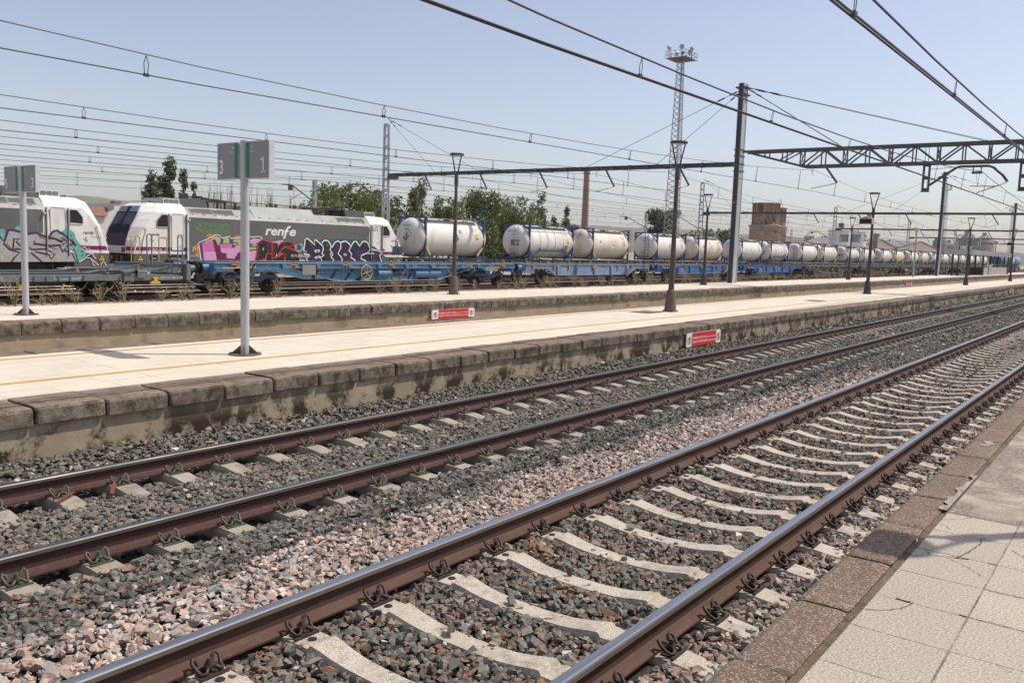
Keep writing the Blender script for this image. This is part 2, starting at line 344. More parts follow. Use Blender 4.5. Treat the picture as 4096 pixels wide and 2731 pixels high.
(4,'l','g_black',4,0.05,((7.9,1.46),(7.89,1.9),(8.16,1.97),(8.12,2.2),(8.29,2.22),(8.32,1.98),(8.16,2.06),(8.21,1.91))),
(4,'l','g_black',4,0.05,((8.17,1.82),(8.05,1.7),(8.09,1.58),(8.3,1.61),(8.32,1.82),(8.42,1.58),(8.54,1.86),(8.61,1.67),(8.73,1.87))),
(4,'l','g_black',4,0.05,((7.9,1.46),(8.09,1.44),(8.15,1.52),(8.71,1.48))),
]
GRAF_LEFT=[(5,'f','g_silver',1,0,((3.99,1.97),(4.23,2.06),(4.38,1.63),(4.53,2.13),(4.76,2.12),(5.25,2),(5.55,2.1),(5.97,1.94),(6.19,1.99),(6.32,2.17),(6.59,2.13),(6.94,1.96),(7.2,1.7),(6.92,1.33),(7.19,1.24),(7.32,0.9),(3.96,0.87))),
(5,'f','g_aqua',2,0,((4.78,2.21),(4.84,2.32),(4.99,2.36),(5.1,2.32),(5.09,2.12),(4.84,2.16))),
(5,'f','g_aqua',2,0,((4.15,2.16),(4.31,2.2),(4.43,2.17),(4.42,1.98),(4.34,1.72),(4.23,2.06))),
(5,'f','g_aqua',2,0,((6.68,2.14),(6.81,2.3),(6.95,2.33),(7.21,2.15),(7.28,1.88),(7.37,1.77),(7.48,1.61),(7.61,1.43),(7.71,1.29),(7.65,1.11),(7.51,0.9),(7.37,0.88),(7.28,1.24),(7.15,1.42),(6.93,1.44),(7.2,1.61),(7.16,1.74),(6.94,1.96))),
(5,'f','g_aqua',3,0,((4.81,1.51),(4.99,1.52),(5.02,1.41),(4.82,1.41))),
(5,'f','g_yellow',3,0,((5.82,2.11),(5.91,2.07),(5.93,2.11),(6.01,1.98),(5.88,1.98))),
(5,'f','g_yellow',3,0,((4.72,1.66),(4.77,1.73),(4.82,1.6),(4.91,1.57),(4.76,1.56),(4.73,1.4))),
(5,'l','g_plum',3,0.09,((4.15,1.99),(4.38,1.68),(4.54,2.17),(4.76,2.17),(5.09,2.09),(5.33,2.04),(5.63,2.1),(5.8,2),(6.1,1.92),(6.4,1.86),(6.71,1.73))),
(5,'l','g_plum',3,0.09,((6.16,1.96),(6.32,2.17),(6.5,2.22),(6.76,2.05),(7.16,1.74),(7.26,1.58),(7.16,1.7),(6.88,1.51),(6.7,1.32),(6.57,1.59),(6.22,1.56),(5.53,1.64),(5.56,1.75))),
(5,'l','g_plum',3,0.07,((4.7,1.4),(4.75,1.82),(4.95,1.82),(4.83,1.69),(5.03,1.52),(5.04,1.39),(4.74,1.4))),
(5,'l','g_plum',3,0.07,((4.34,1.63),(4.57,1.38),(4.96,1.26),(4.73,1.04),(4.62,0.86))),
(5,'l','g_plum',3,0.07,((5.34,1.48),(5.44,1.39),(6.04,1.43),(6.36,1.19),(6.21,1),(6.12,1.18),(5.57,1.31))),
(5,'l','g_plum',3,0.07,((5.4,1.26),(5.6,1.09),(5.85,0.87))),
(5,'l','g_plum',3,0.05,((6.79,1.37),(7.1,1.24),(7.28,0.9))),
(5,'l','g_plum',3,0.05,((6.62,1.86),(6.71,1.93),(6.89,1.78),(6.75,1.64),(6.62,1.77),(6.73,1.84),(6.8,1.78))),
(5,'l','g_black',4,0.025,((5.1,2),(5.06,1.82),(5.12,1.69))),
(5,'l','g_black',4,0.02,((5.76,2.02),(5.77,1.91),(6.05,1.85),(6.4,1.84),(6.58,1.73))),
(5,'l','g_black',4,0.02,((4.46,1.64),(4.61,1.42),(4.9,1.26))),
(5,'l','g_black',4,0.02,((5.49,1.61),(5.96,1.56),(6.48,1.43))),
(5,'l','g_yellow',4,0.03,((5.61,1.34),(5.95,1.31),(6.3,1.23))),
(5,'l','g_yellow',4,0.03,((6.84,1.46),(7.02,1.56),(6.93,1.6))),
(5,'l','g_yellow',4,0.03,((7.19,1.24),(7.28,0.97))),
(5,'f','g_dotred',5,0,((7,2.07),(6.99,2.04),(6.96,2.03),(6.94,2.04),(6.93,2.07),(6.94,2.09),(6.96,2.1),(6.99,2.09))),
(5,'f','g_dotred',5,0,((7.12,2.01),(7.11,1.98),(7.08,1.97),(7.05,1.98),(7.04,2.01),(7.06,2.04),(7.09,2.05),(7.11,2.04))),
(5,'f','g_dotred',5,0,((7.19,1.87),(7.17,1.84),(7.15,1.83),(7.12,1.84),(7.11,1.87),(7.12,1.89),(7.15,1.91),(7.18,1.9))),
(5,'f','g_dotred',5,0,((7.57,1.58),(7.55,1.54),(7.51,1.52),(7.47,1.54),(7.46,1.58),(7.47,1.62),(7.51,1.64),(7.55,1.62))),
(5,'f','g_dotred',5,0,((7.25,1.4),(7.23,1.36),(7.19,1.35),(7.15,1.36),(7.14,1.4),(7.15,1.44),(7.19,1.46),(7.23,1.44))),
(5,'f','g_dotred',5,0,((7.59,1.35),(7.57,1.31),(7.53,1.29),(7.49,1.31),(7.48,1.35),(7.49,1.38),(7.53,1.4),(7.57,1.39))),
(5,'f','g_dotred',5,0,((7.57,1.17),(7.55,1.13),(7.52,1.12),(7.49,1.13),(7.48,1.17),(7.49,1.2),(7.52,1.21),(7.56,1.2))),
(5,'f','g_dotred',5,0,((7.29,1.37),(7.28,1.35),(7.26,1.35),(7.25,1.35),(7.24,1.37),(7.25,1.39),(7.27,1.39),(7.28,1.39))),
(5,'f','g_dotred',5,0,((7.64,1.25),(7.63,1.23),(7.62,1.22),(7.6,1.23),(7.59,1.25),(7.6,1.26),(7.62,1.27),(7.63,1.26))),
(5,'f','g_dotred',5,0,((4.35,2.1),(4.35,2.09),(4.33,2.08),(4.32,2.09),(4.31,2.1),(4.32,2.12),(4.33,2.13),(4.35,2.12))),
(5,'f','g_dotred',5,0,((4.4,2.11),(4.4,2.09),(4.38,2.08),(4.37,2.09),(4.36,2.11),(4.37,2.12),(4.38,2.13),(4.4,2.12))),
(5,'f','g_dotred',5,0,((4.98,2.16),(4.98,2.14),(4.96,2.13),(4.95,2.14),(4.94,2.15),(4.95,2.17),(4.96,2.18),(4.98,2.17))),
(5,'f','g_dotred',5,0,((5.07,2.13),(5.06,2.11),(5.04,2.11),(5.03,2.11),(5.02,2.13),(5.03,2.14),(5.05,2.15),(5.06,2.14))),
(5,'f','g_dotred',5,0,((4.86,1.49),(4.85,1.48),(4.84,1.48),(4.83,1.48),(4.82,1.49),(4.83,1.51),(4.84,1.51),(4.85,1.51))),
(5,'f','g_dotred',5,0,((4.92,1.45),(4.91,1.44),(4.9,1.43),(4.89,1.44),(4.89,1.45),(4.89,1.46),(4.9,1.47),(4.91,1.46))),
(5,'f','g_dotred',5,0,((7.05,2.13),(7.05,2.11),(7.03,2.11),(7.02,2.11),(7.01,2.12),(7.02,2.14),(7.03,2.14),(7.05,2.14))),
(5,'l','g_white',4,0.035,((7.39,0.88),(7.65,1.04),(7.72,1.13),(7.89,1.23),(7.97,1.27),(8.07,1.11),(8.14,1.04))),
(5,'l','g_white',4,0.035,((7.74,1.06),(7.91,1.06),(8.04,0.74),(8.26,0.74),(7.98,0.99))),
(5,'l','g_white',4,0.035,((8.35,0.74),(8.45,0.93),(8.52,0.9),(8.59,0.74))),
(5,'l','g_white',4,0.03,((7.61,1.57),(7.8,1.41),(7.82,1.53),(7.89,1.4))),
]
steel_rail('rail_rust', (.075, .038, .027), (.115, .062, .042), (.19, .13, .095))
steel_rail('rail_rust_red', (.058, .027, .023), (.085, .038, .031), (.16, .10, .085))
steel_rail('yard_rail_rust', (.05, .028, .02), (.10, .05, .032), (.16, .11, .08))
def railtop(n, c, r, vs):
    t = NT(n); f = t.noise(14, 5, .6, scl=(.15, 6, 1))
    t.done(t.mix(t.ramp(f, .35, .7), c, tuple(x*.55 for x in c)), t.ramp(f, .3, .7, r, r+vs), .85)
railtop('rail_polish', (.42, .43, .45), .22, .15); railtop('rail_dull', (.20, .19, .18), .34, .2)
t = NT('rail_side_worn'); t.done(t.mix(t.ramp(t.noise(8, 6, .7, scl=(.3, 1, 1)), .3, .7), (.16, .12, .085), (.26, .2, .145)), .55, .3)
t = NT('rail_side_far'); t.done(t.mix(t.ramp(t.noise(8, 6, .7, scl=(.3, 1, 1)), .3, .7), (.09, .075, .062), (.14, .115, .095)), .55, .3)
concrete('sleeper_concrete', (.47, .40, .315), (.60, .53, .43), (.16, .13, .10), .45, 7, speck=.45)
concrete('sleeper_beige', (.33, .285, .22), (.43, .375, .295), (.13, .11, .09), .45, 5, speck=.25)
aggregate('kerb_aggregate', (.20, .13, .085), (.46, .38, .30), (.11, .068, .044), 125, .6)
concrete('kerb_old', (.18, .142, .105), (.30, .245, .185), (.035, .027, .02), .9, 6.5, speck=.65, lo=.42, hi=.62)
concrete('kerb_top_old', (.20, .14, .10), (.33, .255, .19), (.08, .055, .04), .7, 5, speck=.75)
concrete('wall_stained', (.30, .235, .15), (.45, .375, .265), (.024, .017, .011), .95, 2.6, zfade=(.10, .40), speck=.35, lo=.455, hi=.545)
concrete('wall_plain', (.31, .24, .15), (.43, .35, .235), (.10, .08, .055), .5, 1.4, speck=.2)
paving('paving_near', (.56, .48, .385), (.48, .41, .325), .43, .40, 4.252, .96, worn=(5.985, .50), speck=.62, sscale=95)
paving('paving_cream', (.74, .645, .51), (.675, .585, .46), .60, .40, 3.2, 9.2, joint=(.22, .18, .14), jw=.012, speck=.14, jlo=.42, jhi=.66)
paving('paving_far', (.73, .64, .515), (.665, .58, .465), .60, .40, 2.7, 17.2, joint=(.26, .21, .17), jw=.014, speck=.12, jlo=.42, jhi=.66)
paint('yellow_line', (.62, .36, .06), .2, 5, .7, dirt=(.6, .5, .36), damt=.3, dscale=9, streak=False)
concrete('joint_dirt', (.13, .095, .065), (.24, .18, .125), (.04, .03, .02), .7, 12, speck=.6)
concrete('mortar', (.44, .40, .35), (.32, .28, .235), (.16, .13, .1), .7, 14, speck=.5); flat('joint_dark', (.05, .038, .028), .9)
t = NT('ground_yard')
cc = t.mix(t.ramp(t.noise(1.2, 8, .7), .3, .7), (.33, .27, .215), (.46, .395, .325))
cc = t.mix(t.ramp(t.noise(30, 4, .7), .5, .7, 0, .6), cc, (.14, .11, .085)); cc = t.mix(t.ramp(t.noise(.25, 5), .5, .65, 0, .6), cc, (.24, .2, .1))
t.bump(t.noise(25, 6, .8), .8, .03); t.done(cc, .95, 0, .2)
t = NT('ballast_bed')
cc = t.mix(t.ramp(t.noise(38, 5, .8), .3, .7), (.035, .034, .03), (.17, .16, .14)); cc = t.mix(t.ramp(t.noise(55, 2), .6, .7, 0, .7), cc, (.22, .15, .1))
t.bump(t.noise(38, 6, .8), 1., .05); t.done(cc, .95, 0, .2)
t = NT('hill')
cc = t.mix(t.ramp(t.noise(.01, 8, .7), .35, .65), (.10, .115, .06), (.24, .2, .13)); cc = t.mix(t.ramp(t.noise(.05, 3, .8), .58, .66, 0, .9), cc, (.035, .05, .03)); cc = t.mix(t.ramp(t.noise(.12, 2), .72, .76, 0, .9), cc, (.6, .55, .5)); t.done(cc, .95, 0, .1)
# metalwork
paint('galvanised', (.36, .375, .39), .15, 2, .45, .35, (.22, .2, .18), .4, 3)
paint('mast_light', (.50, .52, .54), .12, 2, .5, .2, (.3, .28, .25), .4, 3)
paint('pole_shade_ladder', (.045, .05, .055), .2, 2, .5, .1, (.12, .11, .1), .4, 3)  # portal pole faces turned from the sun, shade put into the colour; also ladders
paint('pole_lit', (.42, .44, .455), .14, 3, .45, .2, (.2, .19, .18), .55, 3)  # same pole steel on the sunlit faces, brightness put into the colour
paint('gantry_steel', (.085, .092, .098), .2, 2, .55, .2, (.17, .15, .12), .4, 3)
paint('lamp_iron', (.075, .066, .056), .3, 6, .6, .1, (.2, .12, .08), .75, 9)
paint('lamp_dark', (.05, .052, .05), .2, 6, .55, .1)
paint('lamp_rust', (.13, .10, .08), .35, 9, .7, 0, (.22, .09, .045), .8, 7)
flat('lamp_glass', (.5, .48, .42), .25)
flat('wire', (.05, .045, .04), .5, .4); flat('insulator', (.75, .74, .68), .2); flat('insulator_brown', (.12, .03, .025), .25)
paint('sign_post', (.47, .48, .49), .06, 3, .4, .1)
paint('sign_grey', (.26, .262, .27), .05, 8, .5); flat('sign_edge', (.6, .61, .62), .4, .2); flat('sign_green', (.03, .17, .10), .5); flat('sign_white', (.85, .83, .8), .5)
flat('ban_red', (.62, .022, .022), .45); flat('ban_white', (.82, .8, .78), .45); flat('ban_dark', (.28, .02, .03), .5); flat('black', (.012, .012, .012), .5)
# train paint
paint('loco_white', (.80, .77, .71), .07, 1.2, .35, 0, (.46, .39, .29), .6, 1.8)
paint('loco_grey', (.125, .128, .12), .14, 1., .4, 0, (.2, .17, .145), .55, 2.2)
paint('loco_skirt', (.115, .108, .095), .2, 1.5, .5, 0, (.2, .17, .13), .5, 3)
paint('loco_roof', (.31, .33, .30), .14, 1.4, .5, 0, (.23, .21, .18), .6, 2.5)
paint('loco_roof_dark', (.035, .035, .033), .2, 2, .6, 0, (.05, .04, .035), .5, 3)
flat('loco_purple', (.20, .012, .095), .4); paint('front_dark', (.016, .016, .018), .2, 3, .6, 0, spec=.2); paint('front_graffiti', (.085, .008, .045), .6, 4, .6, 0, (.012, .01, .018), .9, 4)
flat('cab_glass', (.012, .010, .010), .08); paint('shield_glass', (.085, .092, .095), .3, 2, .4, 0, spec=.3); flat('blind', (.26, .27, .27), .5)
flat('rubber', (.02, .02, .02), .6); flat('grille', (.20, .19, .17), .6); flat('yellow_rail', (.62, .36, .03), .45); flat('under_dark', (.022, .02, .018), .8); flat('pale_steel', (.45, .46, .46), .4, .3)
flat('letter_white', (.8, .77, .72), .5); flat('letter_wine', (.10, .02, .06), .5); flat('letter_grey', (.4, .4, .4), .5); flat('letter_green', (.10, .33, .045), .5); flat('letter_dark', (.05, .05, .055), .6)
flat('warn_yellow', (.62, .40, .05), .5); flat('hook_orange', (.42, .2, .05), .6)
G = dict(orange=(.60, .20, .02), green=(.10, .2, .05), violet=(.085, .05, .17), white=(.76, .75, .75), lime=(.44, .48, .14), magdark=(.14, .012, .055), pink=(.62, .16, .40), pinklight=(.70, .33, .55), black=(.012, .011, .011), red=(.58, .07, .025), teal=(.025, .13, .11), teallight=(.25, .46, .42), blue=(.04, .075, .17), night=(.022, .018, .03), purple=(.05, .018, .10), greysmoke=(.16, .15, .17), silver=(.40, .38, .36), aqua=(.11, .45, .38), yellow=(.72, .60, .14), plum=(.055, .022, .06), dotred=(.48, .02, .03))
for k, c in G.items(): paint('g_' + k, c, .18, 6, .5, 0, tuple(x*.6+.04 for x in c), .4, 5)
paint('wagon_grey', (.155, .18, .18), .12, 1.4, .5, 0, (.12, .09, .06), .5, 3)
paint('wagon_blue', (.085, .215, .355), .15, 1.2, .5, 0, (.07, .06, .055), .6, 2.5)
paint('wagon_top', (.34, .38, .40), .15, 1.2, .5, 0, (.15, .12, .1), .5, 3)
paint('wagon_pale', (.20, .30, .44), .15, 1.5, .5, 0, (.12, .09, .07), .6, 3)
paint('wagon_bright', (.03, .135, .34), .18, 1.5, .45, 0, (.02, .03, .06), .5, 3)
paint('wagon_black', (.075, .075, .065), .3, 1.5, .6, 0, (.23, .22, .19), .6, 1.1)
paint('bogie_blue', (.05, .095, .14), .25, 3, .65, 0, (.035, .03, .025), .75, 4)
paint('bogie_dark', (.022, .02, .018), .3, 4, .75, 0, (.06, .045, .035), .6, 4)
paint('wheel_iron', (.035, .026, .022), .3, 6, .75, 0, (.08, .05, .035), .5, 5)
flat('blue_ink', (.012, .02, .035), .5)
paint('tank_white', (.80, .755, .69), .06, .8, .4, 0, (.40, .30, .2), .6, 1.3)
paint('tank_cream', (.77, .695, .57), .08, .8, .45, 0, (.34, .23, .13), .7, 1.3)
paint('tank_yellowed', (.76, .65, .42), .08, .9, .45, 0, (.45, .3, .16), .5, 1.2)
paint('tank_deepblue', (.02, .05, .15), .1, 1, .4); paint('tank_grey', (.36, .39, .42), .1, 1, .5); paint('tank_paleblue', (.12, .25, .42), .1, 1, .5)
paint('frame_blue', (.022, .060, .14), .12, 2, .45, 0, (.05, .04, .04), .4, 4)
paint('frame_paleblue', (.16, .28, .42), .12, 2, .5, 0, (.1, .08, .06), .4, 4)
paint('walkway', (.42, .40, .37), .12, 4, .6); flat('patch_brown', (.24, .185, .14), .7); flat('patch_grey', (.28, .26, .23), .6); flat('patch_yellow', (.66, .54, .2), .6); flat('patch_rust', (.30, .18, .12), .7); flat('band_grey', (.33, .32, .30), .5)
# buildings and plants
t = NT('brick_red')
br = t.n.new('ShaderNodeTexBrick'); br.inputs['Scale'].default_value = 4; br.inputs['Color1'].default_value = (.24, .115, .085, 1); br.inputs['Color2'].default_value = (.30, .16, .12, 1); br.inputs['Mortar'].default_value = (.33, .27, .22, 1)
t.L(t.pos, br.inputs[0]); t.done(br.outputs[0], .9)
t = NT('tank_rust'); f = t.ramp(t.noise(.5, 8, .7, scl=(1, 1, .22)), .44, .56); f2 = t.ramp(t.noise(1.6, 6, .7, scl=(1, 1, .2)), .5, .62, 0, .8)
t.done(t.mix(f2, t.mix(f, (.31, .26, .205), (.20, .05, .028)), (.11, .04, .028)), .85)
t = NT('roof_tile')
s_ = t.sep(); wv = t.math('SINE', t.math('MULTIPLY', s_[0], 22.)); rw = t.math('FRACT', t.math('MULTIPLY', s_[1], 2.6))
cc = t.mix(t.ramp(t.noise(1.5, 6, .8), .35, .65), (.40, .20, .125), (.27, .14, .095)); cc = t.mix(t.ramp(wv, -.2, .9, .55, 0), cc, (.09, .045, .03)); cc = t.mix(t.ramp(rw, 0, .2, .5, 0), cc, (.1, .05, .035)); t.done(cc, .9)
paint('render_white', (.66, .64, .60), .1, .6, .85, 0, (.4, .36, .3), .5, .8)
paint('render_brown', (.34, .25, .20), .3, .5, .9, 0, (.50, .43, .35), .8, .45, streak=False)
paint('silo_white', (.70, .70, .69), .06, .3, .6, 0, (.4, .37, .33), .4, .4); paint('silo_roof', (.40, .37, .31), .15, .5, .7)
paint('roof_grey', (.21, .20, .19), .15, .3, .8); paint('shed_metal', (.46, .48, .50), .1, 1, .5); paint('shelter_dark', (.05, .045, .04), .2, 2, .6); flat('door_grey', (.3, .3, .3), .6); paint('booth_beige', (.36, .33, .28), .1, 2, .7); flat('globe_yellow', (.62, .5, .26), .4)
paint('bark', (.12, .09, .065), .3, 4, .9); paint('dry_stalk', (.48, .36, .21), .3, 6, .85); paint('weed_green', (.22, .23, .09), .3, 6, .85)
flat('butt_orange', (.6, .27, .06), .7); flat('splinter_red', (.2, .05, .035), .7)
# ------------------------------------------------------------------ camera, light, sky
CAM = V((0, 0, 2.2))
cr, cu_, cf = V((0.602691, -0.79729, 0.033058)), V((0.068144, 0.0927, 0.99336)), V((0.79506, 0.596436, -0.1102))
cam = bpy.data.cameras.new('camera'); co = bpy.data.objects.new('camera', cam); col.objects.link(co)
co.matrix_world = Matrix(((cr.x, cu_.x, -cf.x, 0), (cr.y, cu_.y, -cf.y, 0), (cr.z, cu_.z, -cf.z, 2.2), (0, 0, 0, 1)))
cam.sensor_width = 36; cam.lens = 36 * 3438.62 / 4096; cam.clip_end = 30000; cam.clip_start = .05
sc.camera = co
SUN = V((1.38, -1.15, 2.79)).normalized()
sl = bpy.data.lights.new('sun', 'SUN'); sl.energy = 3.9; sl.angle = math.radians(.53); sl.color = (1, .94, .855)
so = bpy.data.objects.new('sun', sl); col.objects.link(so); so.rotation_euler = SUN.to_track_quat('Z', 'Y').to_euler(); so.location = (0, 0, 60)
w = bpy.data.worlds.new('World'); sc.world = w; w.use_nodes = True
sk = w.node_tree.nodes.new('ShaderNodeTexSky'); sk.sky_type = 'NISHITA'; sk.sun_disc = False
sk.sun_elevation = math.asin(SUN.z); sk.sun_rotation = math.atan2(SUN.x, SUN.y); sk.altitude = 200; sk.air_density = 1.0; sk.dust_density = 1.6; sk.ozone_density = 1.0
bg = w.node_tree.nodes['Background']; bg.inputs[1].default_value = .15
tn = w.node_tree.nodes.new('ShaderNodeMix'); tn.data_type = 'RGBA'; tn.blend_type = 'MULTIPLY'; tn.inputs[0].default_value = 1; tn.inputs[7].default_value = (1.04, .985, 1.0, 1)   # slightly dusty, warm air
hs = w.node_tree.nodes.new('ShaderNodeHueSaturation'); hs.inputs['Saturation'].default_value = .78; w.node_tree.links.new(sk.outputs[0], hs.inputs['Color']); w.node_tree.links.new(hs.outputs[0], tn.inputs[6]); w.node_tree.links.new(tn.outputs[2], bg.inputs[0])
sc.view_settings.view_transform = 'Standard'; sc.view_settings.look = 'None'; sc.view_settings.gamma = 1; sc.view_settings.exposure = 0
sc.render.engine = 'CYCLES'; sc.cycles.max_bounces = 6; sc.cycles.volume_bounces = 0

def project(P):
    d = P - np.array((0, 0, 2.2)); z = d @ np.array(cf); z = np.where(z < .1, .1, z)
    return 2048 + 3438.6 * (d @ np.array(cr)) / z, 1365 - 3438.6 * (d @ np.array(cu_)) / z, d @ np.array(cf)

# haze: one closed box of thin pale air round everything
hm = bpy.data.materials.new('haze_air'); hm.use_nodes = True; hn = hm.node_tree.nodes; hn.remove(hn['Principled BSDF'])
hv = hn.new('ShaderNodeVolumePrincipled'); hv.inputs['Density'].default_value = 1.1e-4; hv.inputs['Color'].default_value = (.93, .95, 1, 1); hv.inputs['Anisotropy'].default_value = .0
hm.node_tree.links.new(hv.outputs[0], hn['Material Output'].inputs['Volume']); M['haze_air'] = hm
b = MB(); b.bb(-4300, 4300, -4300, 4300, -1.6, 190); tag(b.build('haze', 'haze_air'), kind='stuff')
# ------------------------------------------------------------------ ground sheets
NEAR_C, FAR_C = 3.02, 6.88           # centre lines of the two platform tracks
ZN, ZF = .12, .03                    # rail top levels
RAILS_N = (NEAR_C - .87, NEAR_C + .87); RAILS_F = (FAR_C - .87, FAR_C + .87)
b = MB(); b.add([(-4200, -4200, -.4), (4200, -4200, -.4), (4200, 4200, -.4), (-4200, 4200, -.4)], [(0, 1, 2, 3)])
tag(b.build('ground', 'ground_yard'), kind='structure')

def hb(x, y):
    """level of the ballast between the platforms (arrays)"""
    z = np.full_like(y, -.10)
    t = np.abs(y - NEAR_C)
    z = np.where(t < 1.05, -.098 + .03 * np.clip((t - .35) / .3, 0, 1), z)
    z = np.where((y < 2.05), -.085, z)
    z = np.where((y > 4.02) & (y < 5.7), -.085 - .05 * np.clip((y - 4.7) / 1., 0, 1), z)
    t = np.abs(y - FAR_C)
    z = np.where(t < 1.25, -.168 - .05 * np.clip((t - .38) / .2, 0, 1) + .0 * t, z)
    z = np.where((y >= 5.63) & (y < 5.85), -.205, z)
    z = np.where((y > 7.98), -.2 + .2 * np.clip((y - 7.98) / .55, 0, 1), z)
    return z
xs_ = np.concatenate([np.arange(-4, 40, .5), np.arange(40, 200, 4.)]); ys_ = np.arange(1.2, 8.71, .08)
gx, gy = np.meshgrid(xs_, ys_, indexing='ij'); gz = hb(gx, gy) - .035
nx, ny = gx.shape
me = bpy.data.meshes.new('track_bed')
me.from_pydata(np.stack([gx.ravel(), gy.ravel(), gz.ravel()], 1).tolist(), [], [(i*ny+j, (i+1)*ny+j, (i+1)*ny+j+1, i*ny+j+1) for i in range(nx-1) for j in range(ny-1)])
me.materials.append(M['ballast_bed']); o = bpy.data.objects.new('track_bed', me); col.objects.link(o); tag(o, kind='structure')
b = MB()
b.add([(-30, 20.4, -.17), (700, 20.4, -.17), (700, 60, -.17), (-30, 60, -.17)], [(0, 1, 2, 3)]); b.add([(-30, 12.8, -.16), (700, 12.8, -.16), (700, 17.4, -.16), (-30, 17.4, -.16)], [(0, 1, 2, 3)])
tag(b.build('yard_ground', 'ground_yard'), kind='structure')
# sleeper-end strips of old concrete between the yard rails
b = MB()
for y in (27.3, 32.0):
    b.bb(-20, 300, y - .35, y + .35, -.3, -.10)
tag(b.build('cable_path', concrete('cable_path_concrete', (.36, .29, .22), (.44, .37, .29), (.2, .15, .1), .6, 2)), kind='structure')

# ------------------------------------------------------------------ ballast stones (real stones, stuff)
rng = np.random.default_rng(3)
def make_shapes(n, npts=10):
    out = []
    for k in range(n):
        bm = bmesh.new()
        st = rng.uniform(.6, 1.15, 3); st[2] *= .85
        if k % 3:      # split blocks: a box with its corners knocked about
            for c in range(8):
                p = np.array([(c & 1)*2-1, (c >> 1 & 1)*2-1, (c >> 2)*2-1]) * .62 + rng.uniform(-.30, .30, 3); bm.verts.new(p * st)
        else:
            for p in rng.normal(size=(8, 3)): bm.verts.new(p / np.linalg.norm(p) * rng.uniform(.85, 1.1) * st)
        r = bmesh.ops.convex_hull(bm, input=bm.verts)
        bmesh.ops.delete(bm, geom=[v for v in bm.verts if not v.link_faces], context='VERTS')
        bmesh.ops.triangulate(bm, faces=bm.faces[:])
        bm.verts.index_update()
        out.append((np.array([v.co[:] for v in bm.verts]), np.array([[v.index for v in f.verts] for f in bm.faces])))
        bm.free()
    return out
SHAPES = make_shapes(28)
def heap(name, P, S, C, mat='stone', flat_=.75):
    n = len(P); q = rng.normal(size=(n, 4)); q /= np.linalg.norm(q, axis=1)[:, None]
    a, b_, c, d = q.T
    Rm = np.stack([1-2*(c*c+d*d), 2*(b_*c-a*d), 2*(b_*d+a*c), 2*(b_*c+a*d), 1-2*(b_*b_+d*d), 2*(c*d-a*b_), 2*(b_*d-a*c), 2*(c*d+a*b_), 1-2*(b_*b_+c*c)], 1).reshape(n, 3, 3)
    which = rng.integers(0, len(SHAPES), n)
    vs, fs, cs, off = [], [], [], 0
    for k, (sv, sf) in enumerate(SHAPES):
        idx = np.nonzero(which == k)[0]
        if not len(idx): continue
        w_ = np.einsum('nij,vj->nvi', Rm[idx], sv) * S[idx][:, None, None]
        w_[:, :, 2] *= flat_
        w_ += P[idx][:, None, :]
        vs.append(w_.reshape(-1, 3))
        fs.append((sf[None] + (np.arange(len(idx)) * len(sv))[:, None, None] + off).reshape(-1, 3)); off += len(idx) * len(sv)
        cs.append(np.repeat(C[idx], len(sf), 0))
    vs = np.concatenate(vs).astype(np.float32); fs = np.concatenate(fs).astype(np.int32); cs = np.concatenate(cs)
    me = bpy.data.meshes.new(name); me.vertices.add(len(vs)); me.vertices.foreach_set('co', vs.ravel())
    me.loops.add(fs.size); me.loops.foreach_set('vertex_index', fs.ravel())
    me.polygons.add(len(fs)); me.polygons.foreach_set('loop_start', np.arange(0, fs.size, 3, dtype=np.int32)); me.polygons.foreach_set('loop_total', np.full(len(fs), 3, np.int32))
    me.polygons.foreach_set('use_smooth', np.zeros(len(fs), bool)); me.update(calc_edges=True)
    at = me.attributes.new('Col', 'FLOAT_COLOR', 'FACE'); at.data.foreach_set('color', np.concatenate([cs, np.ones((len(cs), 1))], 1).astype(np.float32).ravel())
    me.materials.append(M[mat]); o = bpy.data.objects.new(name, me); col.objects.link(o)
    return o
XN = 2.49 + .603 * np.arange(-2, 62); XF = 2.45 + .5565 * np.arange(-2, 128)     # sleeper positions
